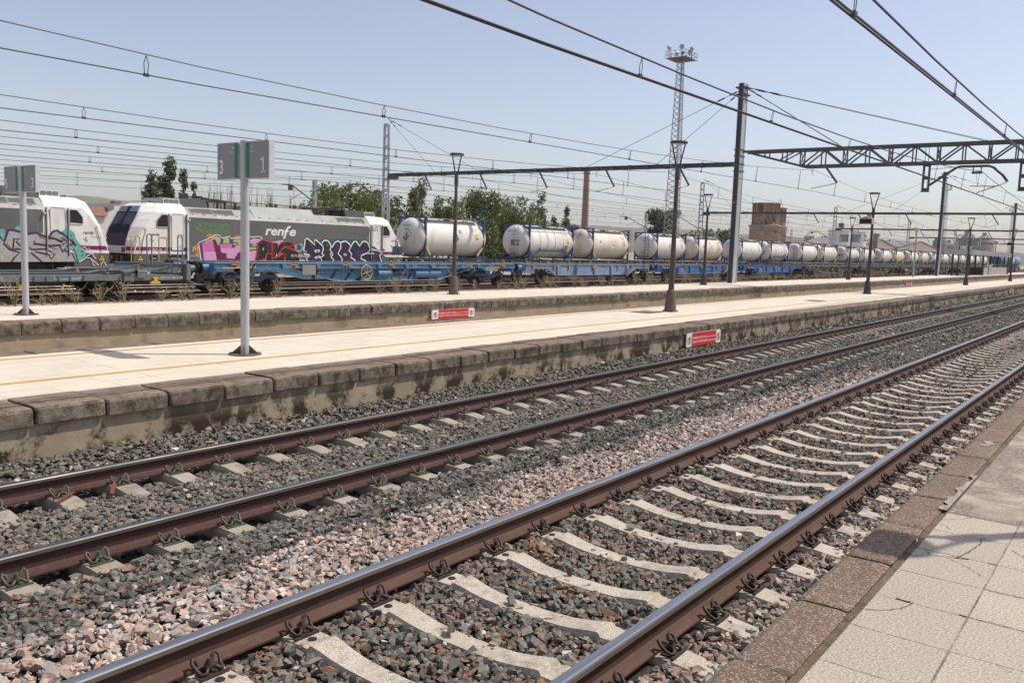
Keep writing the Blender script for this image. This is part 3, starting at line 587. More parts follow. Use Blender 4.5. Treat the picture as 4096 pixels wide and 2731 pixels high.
def stone_colors(P):
    n = len(P); y = P[:, 1]; x = P[:, 0]
    C = np.empty((n, 3)); u = rng.random(n)
    grey = np.array((.150, .146, .122)); grey2 = np.array((.20, .182, .147)); brown = np.array((.25, .16, .105)); tan = np.array((.30, .225, .16)); white = np.array((.5, .47, .43))
    C[:] = grey; C[u > .5] = grey2; C[u > .80] = np.array((.19, .15, .112)); C[u > .875] = brown; C[u > .945] = tan; C[u > .985] = white
    near = (np.abs(y - NEAR_C) < 1.1) & (y > 2.1)
    v = rng.random(n)
    C[near & (v < .20)] = np.array((.20, .145, .10)); C[near & (v < .09)] = np.array((.27, .145, .09)); C[near & (v > .97)] = tan
    edge = 4.92 + .10 * np.sin(x * 1.9) + .08 * np.sin(x * 4.7 + 1) + .12 * np.clip((4 - x) / 3, 0, 1) - .4 * np.clip((x - 13) / 6, 0, 1.3)
    pk = (y > 4.0) & (rng.random(n) < 1 / (1 + np.exp((y - edge) / .07))) & (x < 19 + rng.normal(size=n) * 1.5)
    pk |= (y < 2.07) & (rng.random(n) < .62)
    PK = np.array([(.43, .31, .245), (.46, .355, .295), (.40, .37, .335), (.36, .265, .215), (.45, .305, .225), (.32, .305, .28), (.52, .425, .35)])
    C[pk] = PK[rng.integers(0, 7, pk.sum())]
    dust = np.min(np.abs(y[:, None] - np.array(RAILS_N + RAILS_F)[None]), 1); dk = (np.clip(1 - dust / .38, 0, 1) * rng.uniform(.2, .75, n) * ((y < 4.0) | (y > 5.2)))[:, None]; C = C * (1 - dk) + np.array((.15, .10, .072)) * dk   # brake dust beside the rails
    return np.clip(C * rng.uniform(.7, 1.38, n)[:, None] * (1 + rng.normal(size=(n, 3)) * .03), .02, .8)
def scatter_zone(x0, x1, dens, smin, smax, lift=0., layers=1):
    n = int((x1 - x0) * 7.4 * dens)
    x = rng.uniform(x0, x1, n); y = rng.uniform(1.22, 8.56, n)
    s = smin * (smax / smin) ** (rng.random(n) ** 1.25)
    z = hb(x, y) + rng.normal(size=n) * .011 - .004 + lift - s * .12
    keep = np.ones(n, bool)
    for ry in RAILS_N + RAILS_F: keep &= np.abs(y - ry) > .078 + s * .75
    dn = np.min(np.abs(x[:, None] - XN[None]), 1) if x0 < 45 else np.full(n, 1.)
    tn = np.abs(y - NEAR_C)
    on = (dn < .078 + s * .45) & (tn < 1.04) & (z > -.4)
    keep &= ~(on & (rng.random(n) < np.where(tn < .30, .86, .99)))
    keep &= ~((dn < .12) & (y < 2.07) & (y > 1.86) & (rng.random(n) < .9))
    df = np.min(np.abs(x[:, None] - XF[None]), 1); tf = np.abs(y - FAR_C)
    keep &= ~((df < .10 + s * .7) & (tf > .42 + .12 * np.sin(x * 7)) & (tf < 1.22) & (rng.random(n) < .97))
    P = np.stack([x, y, z], 1)
    px, py, dz = project(P); keep &= (dz > .3) & (px > -900) & (px < 4900) & (py < 3500)
    return P[keep], s[keep]
Ps, Ss = [], []
for a_ in ((.8, 6.5, 1000, .022, .048), (6.5, 13, 720, .025, .05), (13, 26, 330, .032, .056), (26, 50, 95, .05, .085), (50, 110, 18, .09, .14)):
    p_, s_ = scatter_zone(*a_); Ps.append(p_); Ss.append(s_)
extra = np.array([(3.7, 3.16, -.055), (4.29, 3.15, -.06), (4.95, 3.13, -.06), (6.1, 3.3, -.06)]); Ps.append(extra); Ss.append(np.array([.05, .045, .05, .04]))
P_ = np.concatenate(Ps); S_ = np.concatenate(Ss); C_ = stone_colors(P_)
o = heap('ballast_gravel', P_, S_, C_); tag(o, 'grey and pink crushed stone ballast around the two near tracks', 'gravel', kind='stuff')
# pale gravel along the yard tracks
n = 9000; x = rng.uniform(6, 60, n) ; x = 6 + (x - 6) ** 1.0; y = rng.uniform(25.9, 28.5, n); y2 = rng.uniform(31.0, 33.3, n); y = np.where(rng.random(n) < .68, y, y2)
P_ = np.stack([x, y, -.165 + rng.normal(size=n) * .012], 1)
C_ = np.array([(.46, .37, .31), (.38, .31, .26), (.52, .45, .39), (.3, .25, .21)])[rng.integers(0, 4, n)] * rng.uniform(.8, 1.2, n)[:, None]
o = heap('yard_gravel', P_, rng.uniform(.035, .07, n), C_); tag(o, 'pale gravel beside the yard tracks behind the far platform', 'gravel', kind='stuff')

# ------------------------------------------------------------------ platforms
def kerb_row(mb, x0, x1, step, prof, jit=.008, off=0.):
    """coping blocks laid end to end: a (y,z) profile with worn edges, gaps between"""
    x = x0 + off
    while x < x1:
        g = RND.uniform(.006, .014); dz = RND.uniform(-jit, jit); dy = RND.uniform(-jit, jit)
        pr = [(y + dy, z + dz) for y, z in prof]; a, c = x + g, x + step - g
        n = len(pr); e = .02
        cy = sum(p[0] for p in pr) / n; cz = sum(p[1] for p in pr) / n
        sh = [(cy + (p[0]-cy)*.93, cz + (p[1]-cz)*.90) for p in pr]
        rings = [(a, sh), (a+e, pr), (c-e, pr), (c, sh)]
        vs = [(xx, p[0], p[1]) for xx, r in rings for p in r]
        fs = [(i*n+j, (i+1)*n+j, (i+1)*n+(j+1) % n, i*n+(j+1) % n) for i in range(3) for j in range(n)]
        fs += [tuple(range(n)), tuple(range(3*n, 4*n))[::-1]]
        top = [j for j in range(n) if pr[j][1] > max(p[1] for p in pr) - .03 and pr[(j+1) % n][1] > max(p[1] for p in pr) - .03]
        for k, f in enumerate(fs): mb.add(vs, [], 0)if 0 else None
        o_ = len(mb.v); mb.v.extend(vs)
        for k, f in enumerate(fs):
            mb.f.append([i + o_ for i in f]); mb.m.append(1 if (k < 3*n and (k % n) in top) else 0); mb.s.append(False)
        x += step
b = MB(); b.bb(-6, 140, -9, .955, -.4, .6)
near = tag(b.build('near_platform', 'paving_near'), kind='structure')
b = MB(); kerb_row(b, -3.06, 139, .78, [(1.0, .40), (1.0, .597), (1.03, .603), (1.21, .600), (1.235, .588), (1.243, .565), (1.243, .40)], .004)
b.build('kerb', ['kerb_aggregate', 'kerb_aggregate'], near)
b = MB(); b.bb(-6, 140, .955, 1.2, -.35, .41); b.build('wall', 'wall_stained', near)
b = MB(); b.bb(-6, 140, .956, .999, .415, .585); b.build('joint', 'joint_dirt', near)
b = MB()
pts = [(6.0, .965)] + [(6.0 + .07*i, .995 + RND.uniform(-.02, .035)) for i in range(0, 17)] + [(7.15, .965)]
b.poly([(x, y, .609) for x, y in pts]); b.poly([(8.35+.06*i, 1.12+.03*math.sin(i*2.1)+(0 if i < 6 else 0), .609) for i in range(6)] + [(8.68-.06*i, 1.06+.02*math.sin(i*1.7), .609) for i in range(6)])
b.build('mortar_patch', 'mortar', near)
CRACKS = [(.004, [(4.947, .951), (5.007, .876), (5.059, .799), (5.091, .749), (5.096, .708)]), (.0055, [(5.091, .749), (5.16, .73), (5.241, .713), (5.364, .695), (5.456, .685), (5.527, .701), (5.565, .681)]), (.003, [(5.048, .797), (5.005, .735), (4.959, .679), (4.899, .617), (4.847, .575)]), (.003, [(5.111, .958), (5.108, .902), (5.113, .853), (5.108, .759)]), (.0035, [(5.117, .907), (5.016, .875)]),
 (.005, [(4.024, .944), (4.051, .899), (4.095, .856), (4.148, .82), (4.203, .8), (4.26, .788)]), (.016, [(4.257, .867), (4.249, .837), (4.258, .801)]), (.003, [(5.769, .957), (5.813, .916), (5.867, .869), (5.973, .81)]), (.003, [(5.68, .948), (5.658, .902), (5.581, .868)]), (.005, [(5.432, .531), (5.379, .489), (5.351, .463)]), (.013, [(4.255, .597), (4.249, .561)]), (.010, [(5.106, .602), (5.105, .557)]), (.013, [(5.07, .757), (5.09, .72), (5.10, .69)]), (.006, [(4.68, .56), (4.678, .3), (4.684, .1)]), (.005, [(4.252, .56), (4.254, .2), (4.25, -.2)]), (.006, [(5.98, .958), (5.985, .80), (5.978, .56)])]
b = MB()
for w_, L in CRACKS:
    q = [L[0]]
    for (x0, y0), (x1, y1) in zip(L[:-1], L[1:]):
        m_ = max(2, int(math.hypot(x1-x0, y1-y0)/.018))
        q += [(x0+(x1-x0)*i/m_+RND.uniform(-.004, .004), y0+(y1-y0)*i/m_+RND.uniform(-.004, .004)) for i in range(1, m_+1)]
    for i in range(len(q)-1): b.ribbon([q[i], q[i+1]], w_*RND.uniform(.5, 1.2), lambda a, c: (a, c, .6035))
b.build('crack', 'joint_dark', near)
# middle platform
b = MB(); b.bb(-12, 220, 9.18, 12.3, -.4, .5)
mid = tag(b.build('middle_platform', 'paving_cream'), kind='structure')
b = MB(); kerb_row(b, -11.68, 219, .7025, [(9.175, .33), (9.175, .50), (8.62, .502), (8.572, .493), (8.553, .468), (8.55, .332)], .011); b.build('kerb', ['kerb_old', 'kerb_top_old'], mid)
b = MB(); kerb_row(b, -11.6, 219, .9, [(12.305, .33), (12.305, .497), (12.80, .497), (12.86, .47), (12.86, .33)], .006); b.build('kerb', ['kerb_old', 'kerb_top_old'], mid)
b = MB(); b.bb(-12, 220, 8.6, 9.17, -.4, .329); b.bb(-12, 220, 12.31, 12.8, -.4, .329); b.build('wall', 'wall_stained', mid)
for y in (10.1, 12.02):
    b = MB(); x = -12.
    b.add([(-12, y-.045, .504), (220, y-.045, .504), (220, y+.045, .504), (-12, y+.045, .504)], [(0, 1, 2, 3)]); b.build('yellow_line', 'yellow_line', mid)
for cx_, cy_ in ((21.3, 11.34), (33.35, 10.55)):
    b = MB(); b.bb(cx_-.45, cx_+.45, cy_-.3, cy_+.3, .49, .506); b.bb(cx_-.40, cx_+.40, cy_-.25, cy_+.25, .49, .509, 1); b.build('drain_cover', ['rubber', 'lamp_rust'], mid)
# far platform
b = MB(); b.bb(-12, 320, 17.28, 20.4, -.4, .49)
farp = tag(b.build('far_platform', 'paving_far'), kind='structure')
b = MB(); kerb_row(b, -11.6+.24, 319, .746, [(17.275, .24), (17.275, .49), (17.05, .49), (16.99, .47), (16.96, .43), (16.96, .242)], .012); b.build('kerb', ['kerb_old', 'kerb_top_old'], farp)
b = MB(); b.bb(-12, 320, 17.02, 17.27, -.4, .239); b.build('wall', 'wall_plain', farp)

# ------------------------------------------------------------------ rails
def rail(name, yc, zt, x0, x1, mats, label, big=True):
    hw, fw_, h = .036, .075, .172
    pr = [(-.075, -h), (.075, -h), (.075, -h+.012), (.030, -h+.026), (.0095, -h+.045), (.0095, -.052), (.030, -.043), (.0355, -.036), (.0355, -.012), (.030, -.004), (.018, 0), (-.018, 0), (-.030, -.004), (-.0355, -.012), (-.0355, -.036), (-.030, -.043), (-.0095, -.052), (-.0095, -h+.045), (-.030, -h+.026), (-.075, -h+.012)]
    ms = [0]*20
    for k in (8, 9, 10, 11, 12): ms[k] = 1
    for k in (13, 14, 6, 7): ms[k] = 2
    b = MB(); b.prism([(yc+a, zt+c) for a, c in pr], x0, x1, 0, 0, ms)
    o = b.build(name, mats); return tag(o, label, 'rail')
rail('running_rail', RAILS_N[0], ZN, -6, 200, ['rail_rust', 'rail_polish', 'rail_side_worn'], 'shiny brown rail closest to the near platform kerb')
rail('running_rail', RAILS_N[1], ZN, -6, 200, ['rail_rust', 'rail_polish', 'rail_side_worn'], 'shiny topped brown rail running beside the strip of pink ballast')
rail('running_rail', RAILS_F[0], ZF, -6, 240, ['rail_rust_red', 'rail_dull', 'rail_side_far'], 'dull topped dark red rail on the far side of the pink ballast')
rail('running_rail', RAILS_F[1], ZF, -6, 240, ['rail_rust_red', 'rail_dull', 'rail_side_far'], 'dull dark red rail closest to the stained middle platform wall')
for o in [o for o in col.objects if o.name.startswith('running_rail')]: o['group'] = 'rails of the two near tracks'
yl = {24.0: 'yard rail just behind the far platform edge, mostly hidden', 25.72: 'thin yard rail showing along the back edge of the far platform', 29.03: 'rusty yard rail under the near wheels of the flat wagons', 30.77: 'rusty yard rail under the far wheels of the flat wagons',
      33.6: 'rusty empty yard rail seen below the flat wagon frames', 35.34: 'second rail of the empty track between flat wagons and locomotives', 38.23: 'yard rail under the near wheels of the locomotives and tank train', 39.97: 'yard rail under the far wheels of the locomotives and tank train'}
for y, lb in yl.items():
    o = rail('yard_rail', y, 0, -10, 420, ['yard_rail_rust', 'rail_dull', 'yard_rail_rust'], lb); o['group'] = 'rails of the goods yard'
# a few missing pieces of joint: fishplate bars on the web
def fishplate(yc, zt, x, mats):
    b = MB(); b.bb(x-.02, x+.02, yc-.05, yc-.01, zt-.15, zt-.05); b.cyl((x-.06, yc-.045, zt-.1), (x-.06, yc-.0, zt-.1), .012, 8); return b
# ------------------------------------------------------------------ sleepers and their fastenings
def sleeper_mesh(st, seat):
    b = MB(); rings = []
    for t_, z, wt in st:
        wb = wt + .014
        rings.append([(-wb-.01, t_, -.5), (-wb, t_, z-.035), (-wt, t_, z), (wt, t_, z), (wb, t_, z-.035), (wb+.01, t_, -.5)])
    n = 6
    vs = [p for r in rings for p in r]
    fs = [(i*n+j, (i+1)*n+j, (i+1)*n+j+1, i*n+j+1) for i in range(len(rings)-1) for j in range(n-1)]
    fs += [tuple(range(n)), tuple(range((len(rings)-1)*n, len(rings)*n))[::-1]]
    b.add(vs, [f[::-1] for f in fs]); return b
half = [(.0, -.215, .072), (.15, -.212, .073), (.3, -.203, .076), (.40, -.189, .080), (.49, -.170, .084), (.55, -.160, .088), (.565, -.162, .088), (.582, -.181, .094), (1.05, -.181, .096), (1.10, -.186, .096), (1.24, -.20, .094), (1.30, -.25, .085)]
ST_N = [(-a, z, w_) for a, z, w_ in half[:0:-1]] + half
halff = [(.0, -.225, .085), (.3, -.215, .086), (.5, -.19, .09), (.60, -.175, .094), (.66, -.170, .096), (.70, -.176, .098), (1.05, -.178, .10), (1.15, -.182, .10), (1.27, -.2, .096), (1.30, -.25, .09)]
ST_F = [(-a, z, w_) for a, z, w_ in halff[:0:-1]] + halff
def clip_mb(k=1.):
    b = MB(); r = .0105
    loop = [(-.012, .035, .014), (-.016, .0, .03), (-.022, -.030, .040), (-.038, -.046, .028), (-.056, -.034, .016), (-.066, -.004, .034), (-.076, .022, .062), (-.066, .04, .078), (-.048, .04, .066), (-.04, .03, .04)]
    for sx in (-1, 1): b.tube([(sx*x*k, y*k, z*k) for x, y, z in loop], r*k, 5)
    b.bb(-.085, .085, -.062, -.046, -.002, .014, 0); b.bb(-.06, .06, -.046, .03, -.002, .008, 0)
    return b
def bolt_mb(k=1.):
    b = MB(); b.cyl((0, -.008, .0), (0, -.008, .05), .011, 8); b.cyl((0, -.008, .040), (0, -.008, .052), .027, 10); b.cyl((0, -.008, .052), (0, -.008, .082), .0175, 6, r2=.014); return b
paint('clip_iron', (.055, .040, .032), .3, 20, .6, .2, (.15, .08, .05), .5, 30); paint('clip_olive', (.10, .10, .065), .3, 20, .6, .1, (.05, .045, .035), .5, 30)
def track_sleepers(name, xs, yc, zt, st, smat, cmat, label, group, dowel):
    root0 = None
    for i, x in enumerate(xs):
        if root0 is None:
            root0 = sleeper_mesh(st, 0).build(name, smat, None, (x, yc, zt)); tag(root0, label, 'sleeper', group)
            for s in (-1, 1):
                c = clip_mb(1.05).build('rail_clip', cmat, root0, (0, s*.87-.118, -.178)); bolt_mb(1.05).build('bolt', cmat, c)
            if dowel:
                for t_ in (.67, -1.0):
                    d_ = MB(); d_.cyl((0, 0, -.001), (0, 0, .005), .026, 12); d_.build('dowel_cap', 'rubber', root0, (.0, t_-.02 if t_ > 0 else t_, -.181))
        else: dup(root0, (x, yc, zt))
track_sleepers('concrete_sleeper', [x for x in XN if x < 40], NEAR_C, ZN, ST_N, 'sleeper_concrete', 'clip_iron', 'curved white concrete sleeper under the shiny rails of the nearest track', 'sleepers of the nearest track', True)
track_sleepers('concrete_sleeper', [x for x in XF if x < 72], FAR_C, ZF, ST_F, 'sleeper_beige', 'clip_olive', 'beige concrete sleeper half buried in grey ballast under the dull red rails', 'sleepers of the second track', False)
# small litter on the track and kerb
b = MB(); b.beam((3.42, 7.42, -.125), (3.64, 7.55, -.10), .03, .008); tag(b.build('wood_splinter', 'splinter_red'), 'thin reddish wood splinter lying on a far track sleeper end', 'splinter', 'red splinters on the second track')
b = MB(); b.beam((3.93, 7.44, -.16), (4.03, 7.58, -.11), .035, .01); tag(b.build('wood_splinter', 'splinter_red'), 'short red splinter leaning upright beside a rail clip', 'splinter', 'red splinters on the second track')
b = MB(); b.cyl((5.20, .975, .608), (5.245, .985, .608), .0045, 8, 1); b.cyl((5.245, .985, .608), (5.27, .99, .608), .0047, 8, 0); tag(b.build('cigarette_butt', ['butt_orange', 'letter_white']), 'white and orange cigarette butt in the kerb joint of the near platform', 'cigarette butt')
# ------------------------------------------------------------------ wheels and bogies
def wheelset(mb, x, r=.43, g=.87, m=0):
    for s in (-1, 1):
        mb.lathe([(.0, -.02), (r*.3, -.03), (r*.42, -.05), (r*.8, -.03), (r*.88, -.055), (r, -.055), (r+.0, .05), (r+.03, .06), (r+.03, .09), (r*.8, .09), (0, .07)] if s > 0 else [(0, -.07), (r*.8, -.09), (r+.03, -.09), (r+.03, -.06), (r, -.05), (r, .055), (r*.88, .055), (r*.8, .03), (r*.42, .05), (r*.3, .03), (0, .02)], (x, -s*g*-1*-1 if 0 else s*-g, r), 26, m, axis=1)
    mb.cyl((x, -g, r), (x, g, r), .08, 10, m)
def wheel_part(parent, x, r=.43):
    b = MB(); wheelset(b, x, r); return b.build('wheelset', 'wheel_iron', parent)
def bogie(parent, x, fm='bogie_blue', z=0):
    """Y25 type freight bogie: curved side frame, coil springs, axle boxes, two wheelsets"""
    b = MB()
    for s in (-1, 1):
        y = s * 1.03
        top = [(-1.25, .60), (-1.15, .70), (-.6, .72), (-.35, .66), (.35, .66), (.6, .72), (1.15, .70), (1.25, .60)]
        bot = [(1.2, .52), (.62, .58), (.38, .42), (-.38, .42), (-.62, .58), (-1.2, .52)]
        b.prism([(x+a, c) for a, c in top + bot], y-.06, y+.06, 1, 0)
        b.bb(x-.32, x+.32, y-.09, y+.09, .46, .62, 0)
    b.bb(x-.2, x+.2, -.95, .95, .55, .85); b.bb(x-.35, x+.35, -.35, .35, .7, 1.0)
    o = b.build('bogie', fm, parent)
    for dx in (-.93, .93):
        w_ = MB(); wheelset(w_, x+dx); w_.build('wheelset', 'wheel_iron', o)
        c = MB()
        for s in (-1, 1):
            y = s * 1.05
            c.bb(x+dx-.15, x+dx+.15, y-.12, y+.12, .30, .56); c.cyl((x+dx, y+s*.10, .43), (x+dx, y+s*.17, .43), .11, 12)
            for e in (-.27, .27):
                for k in range(6): c.cyl((x+dx+e, y, .32+k*.045), (x+dx+e, y, .345+k*.045), .075, 9)
                c.bb(x+dx+e-.09, x+dx+e+.09, y-.09, y+.09, .27, .32)
        c.build('axle_box', 'bogie_dark', o)
    return o
def buffers(parent, x, s, m='bogie_dark', z=1.02, body=None, r=.12):
    for y in (-.95, .95):
        b = MB(); b.cyl((x, y, z), (x+s*.36, y, z), r, 14); b.cyl((x+s*.3, y, z), (x+s*.58, y, z), r*.75, 12, 1); b.lathe([(.225, 0), (.225, .03), (.1, .05)] if s > 0 else [(.1, -.05), (.225, -.03), (.225, 0)], (x+s*.56, y, z), 18, 1, 0)
        b.build('buffer', [body or m, 'bogie_dark'], parent)
    b = MB(); b.tube([(x, 0, z-.05), (x+s*.35, 0, z-.06), (x+s*.45, 0, z-.2), (x+s*.4, 0, z-.35)], .035, 8); b.bb(min(x, x+s*.2), max(x, x+s*.2), -.1, .1, z-.12, z+.06); b.build('coupling', 'bogie_dark', parent)
def handwheel(parent, x, y, z, r, m):
    b = MB(); pts = [(x + r*math.cos(t*math.pi/12), y, z + r*math.sin(t*math.pi/12)) for t in range(25)]
    b.tube(pts, .022, 6)
    for k in range(6): t_ = k*math.pi/3 + .3; b.tube([(x, y, z), (x+r*math.cos(t_), y, z+r*math.sin(t_))], .013, 5)
    b.cyl((x, y-.03, z), (x, y+.18, z), .035, 8); b.build('handbrake_wheel', m, parent)
def SIDE(x0, y, z0):   # text plane on a side that faces the platforms
    return lambda a, c: (x0 + a, y, z0 + c)
def warning(parent, x, y, z, s, name='warning_sign'):
    b = MB(); b.poly([(x-s/2, y-.004, z), (x+s/2, y-.004, z), (x, y-.004, z+s*.9)], 0); b.poly([(x-s*.38, y-.008, z+s*.07), (x+s*.38, y-.008, z+s*.07), (x, y-.008, z+s*.77)], 1)
    b.poly([(x+s*.05, y-.012, z+s*.6), (x-s*.1, y-.012, z+s*.34), (x, y-.012, z+s*.36), (x-s*.04, y-.012, z+s*.12), (x+s*.12, y-.012, z+s*.42), (x+s*.02, y-.012, z+s*.4)], 0)
    return b.build(name, ['black', 'warn_yellow'], parent)

# ------------------------------------------------------------------ bogie container flat (long wagon)
def bogie_flat(x0, x1, pal, label, detail=False, yc=30.03, z=0, group=None, name='flat_wagon'):
    L = x1 - x0; t = thing(name, label, 'wagon', ((x0+x1)/2, yc, 0), group); h = L/2
    bm, tm, fm = pal
    b = MB()
    for s in (-1, 1):
        y = s*1.27
        b.bb(-h, h, y-.09, y+.09, 1.185, 1.205, 1); b.bb(-h, h, y-.02 if s > 0 else y-.03, y+.03 if s > 0 else y+.02, 1.0, 1.184, 0); b.bb(-h, h, y-.08, y+.08, .975, .999, 0)
        f0, f1, f2, f3 = -h+3.7, -h+6.2, h-6.2, h-3.7
        b.prism([(f0, .97), (f3, .97), (f2, .42), (f1, .42)], y-.012-s*.12, y+.012-s*.12, 1, 0)
        b.prism([(f1-.02, .42), (f2+.02, .42), (f2+.02, .40), (f1-.02, .40)], y-.10-s*.12, y+.10-s*.12, 1, 1)
        b.beam((f0, y-s*.12, .97), (f1, y-s*.12, .41), .2, .02, 1); b.beam((f3, y-s*.12, .97), (f2, y-s*.12, .41), .2, .02, 1)
    for x in np.linspace(-h+.1, h-.1, 9): b.bb(x-.06, x+.06, -1.2, 1.2, 1.0, 1.18, 0)
    b.bb(-h, h, -.35, .35, .8, 1.17, 0); b.bb(-h, -h+.14, -1.25, 1.25, .78, 1.19, 0); b.bb(h-.14, h, -1.25, 1.25, .78, 1.19, 0)
    b.build('frame', [bm, tm], t)
    for x in (-h+1.9, h-1.9): bogie(t, x, fm)
    for s in (-1, 1): buffers(t, s*h, s, bm)
    b = MB(); yy = -1.36
    for x in np.linspace(-h+1.0, h-1.0, 7):
        b = MB(); b.bb(x-.10, x+.10, yy, yy+.12, 1.0, 1.14); b.cyl((x, yy+.1, 1.2), (x, yy+.1, 1.29), .045, 8); b.tube([(x-.3, yy, 1.12), (x, yy-.02, 1.12)], .025, 6); b.build('container_lock', 'hook_orange', t)
    for x in np.linspace(-h+3.2, h-3.2, 8): b = MB(); b.prism([(x-.12, 1.17), (x+.12, 1.17), (x+.05, .98), (x-.05, .98)], -1.40, -1.29, 1); b.build('bracket', bm, t)
    b = MB(); b.cyl((1.6, -1.12, .72), (3.4, -1.12, .72), .2, 14); b.cyl((-.9, -1.22, .75), (-.1, -1.22, .75), .15, 12); b.tube([(-3.5, -1.2, .85), (-1, -1.2, .74), (0, -1.2, .74), (1.5, -1.2, .8)], .025, 6); b.build('brake_gear', bm, t)
    if detail:
        handwheel(t, -1.75, -1.43, .80, .33, 'warn_yellow')
        b = MB(); y = -1.305
        b.text('MC 453.976', .17, SIDE(5.0, y, 1.03), 0, 0, .01); b.text('renfe', .16, SIDE(1.35, y, 1.07), 0, .3, .005); b.text('Mercancias', .06, SIDE(1.5, y, 1.02))
        b.text('714570225-1', .15, SIDE(7.2, y, 1.05), 0); b.text('MIV E-RENFM Sgss', .13, SIDE(6.85, -1.405+.0, .86), 0, 0, .006)
        for q in (-6.2, -2.6, 3.3, 8.1): b.ribbon([(q, 1.04), (q+.55, 1.04), (q+.55, 1.14), (q, 1.14), (q, 1.04)], .012, lambda a, c: (a, y, c))
        b.text('18.500m', .07, SIDE(-6.1, y, 1.06)); b.text('30 t', .07, SIDE(-6.0, y, .99+.0)); b.text('14,00m', .07, SIDE(-.2, y, 1.07)); b.text('30 t', .08, SIDE(-7.1, y, 1.05))
        for i in range(3):
            for j in range(4): b.ribbon([(-4.35+j*.27, .74), (-4.35+j*.27, 1.14)] if i == 0 else [(-4.35, .74+.13*(i-1)), (-3.54, .74+.13*(i-1))], .012, lambda a, c: (a, -1.165, c))
        b.text('A B C', .12, SIDE(-4.05, -1.165, 1.02)); b.text('SS', .1, SIDE(-4.32, -1.165, .77)); b.text('S', .1, SIDE(-4.32, -1.165, .9))
        b.build('lettering', 'letter_white', t)
        b = MB(); b.bb(-5.35, -4.65, -1.41, -1.38, .72, 1.13, 0); b.build('document_holder', 'patch_grey', t)
        b = MB()
        for s in (-1, 1):
            x = s*8.0
            b.add([(x-.4, -1.307, 1.01), (x+.4, -1.307, 1.01), (x+.4, -1.307, 1.17), (x-.4, -1.307, 1.17)], [(0, 1, 2, 3)], 0)
            for k in range(4): b.add([(x-.4+k*.2, -1.310, 1.01), (x-.3+k*.2, -1.310, 1.01), (x-.2+k*.2, -1.310, 1.17), (x-.3+k*.2, -1.310, 1.17)], [(0, 1, 2, 3)], 1)
            b.tube([(x-1.2*s*s, -1.42, 1.0), (x-.2, -1.42, 1.0), (x, -1.42, .95)], .02, 6, 2)
        b.build('hazard_stripe', ['warn_yellow', 'black', 'yellow_rail'], t)
        warning(t, 6.2, -1.303, 1.0, .26)
        b = MB(); fn = lambda a, c: (a, -1.170, c)      # dark painted letters on the belly
        for seg in ([(-4.6, .62), (-4.3, .9)], [(-3.6, .55), (-3.3, .92)], [(-2.8, .45), (-2.35, .95)], [(-1.9, .43), (-2.1, .44), (-1.6, .75)], [(.1, .45), (.3, .93)], [(.1, .9), (.9, .9)], [(.2, .66), (1.1, .66)], [(1.2, .45), (1.5, .93)], [(1.9, .45), (2.2, .93)], [(1.9, .47), (2.7, .47)], [(3.1, .45), (3.4, .93)], [(4.2, .5), (5.2, .95)], [(5.0, .55), (5.2, .9)], [(5.6, .55), (6.1, .95)], [(3.7, .45), (4.6, .95)]):
            b.ribbon(seg, .13, fn)
        b.build('graffiti', 'blue_ink', t)
    return t
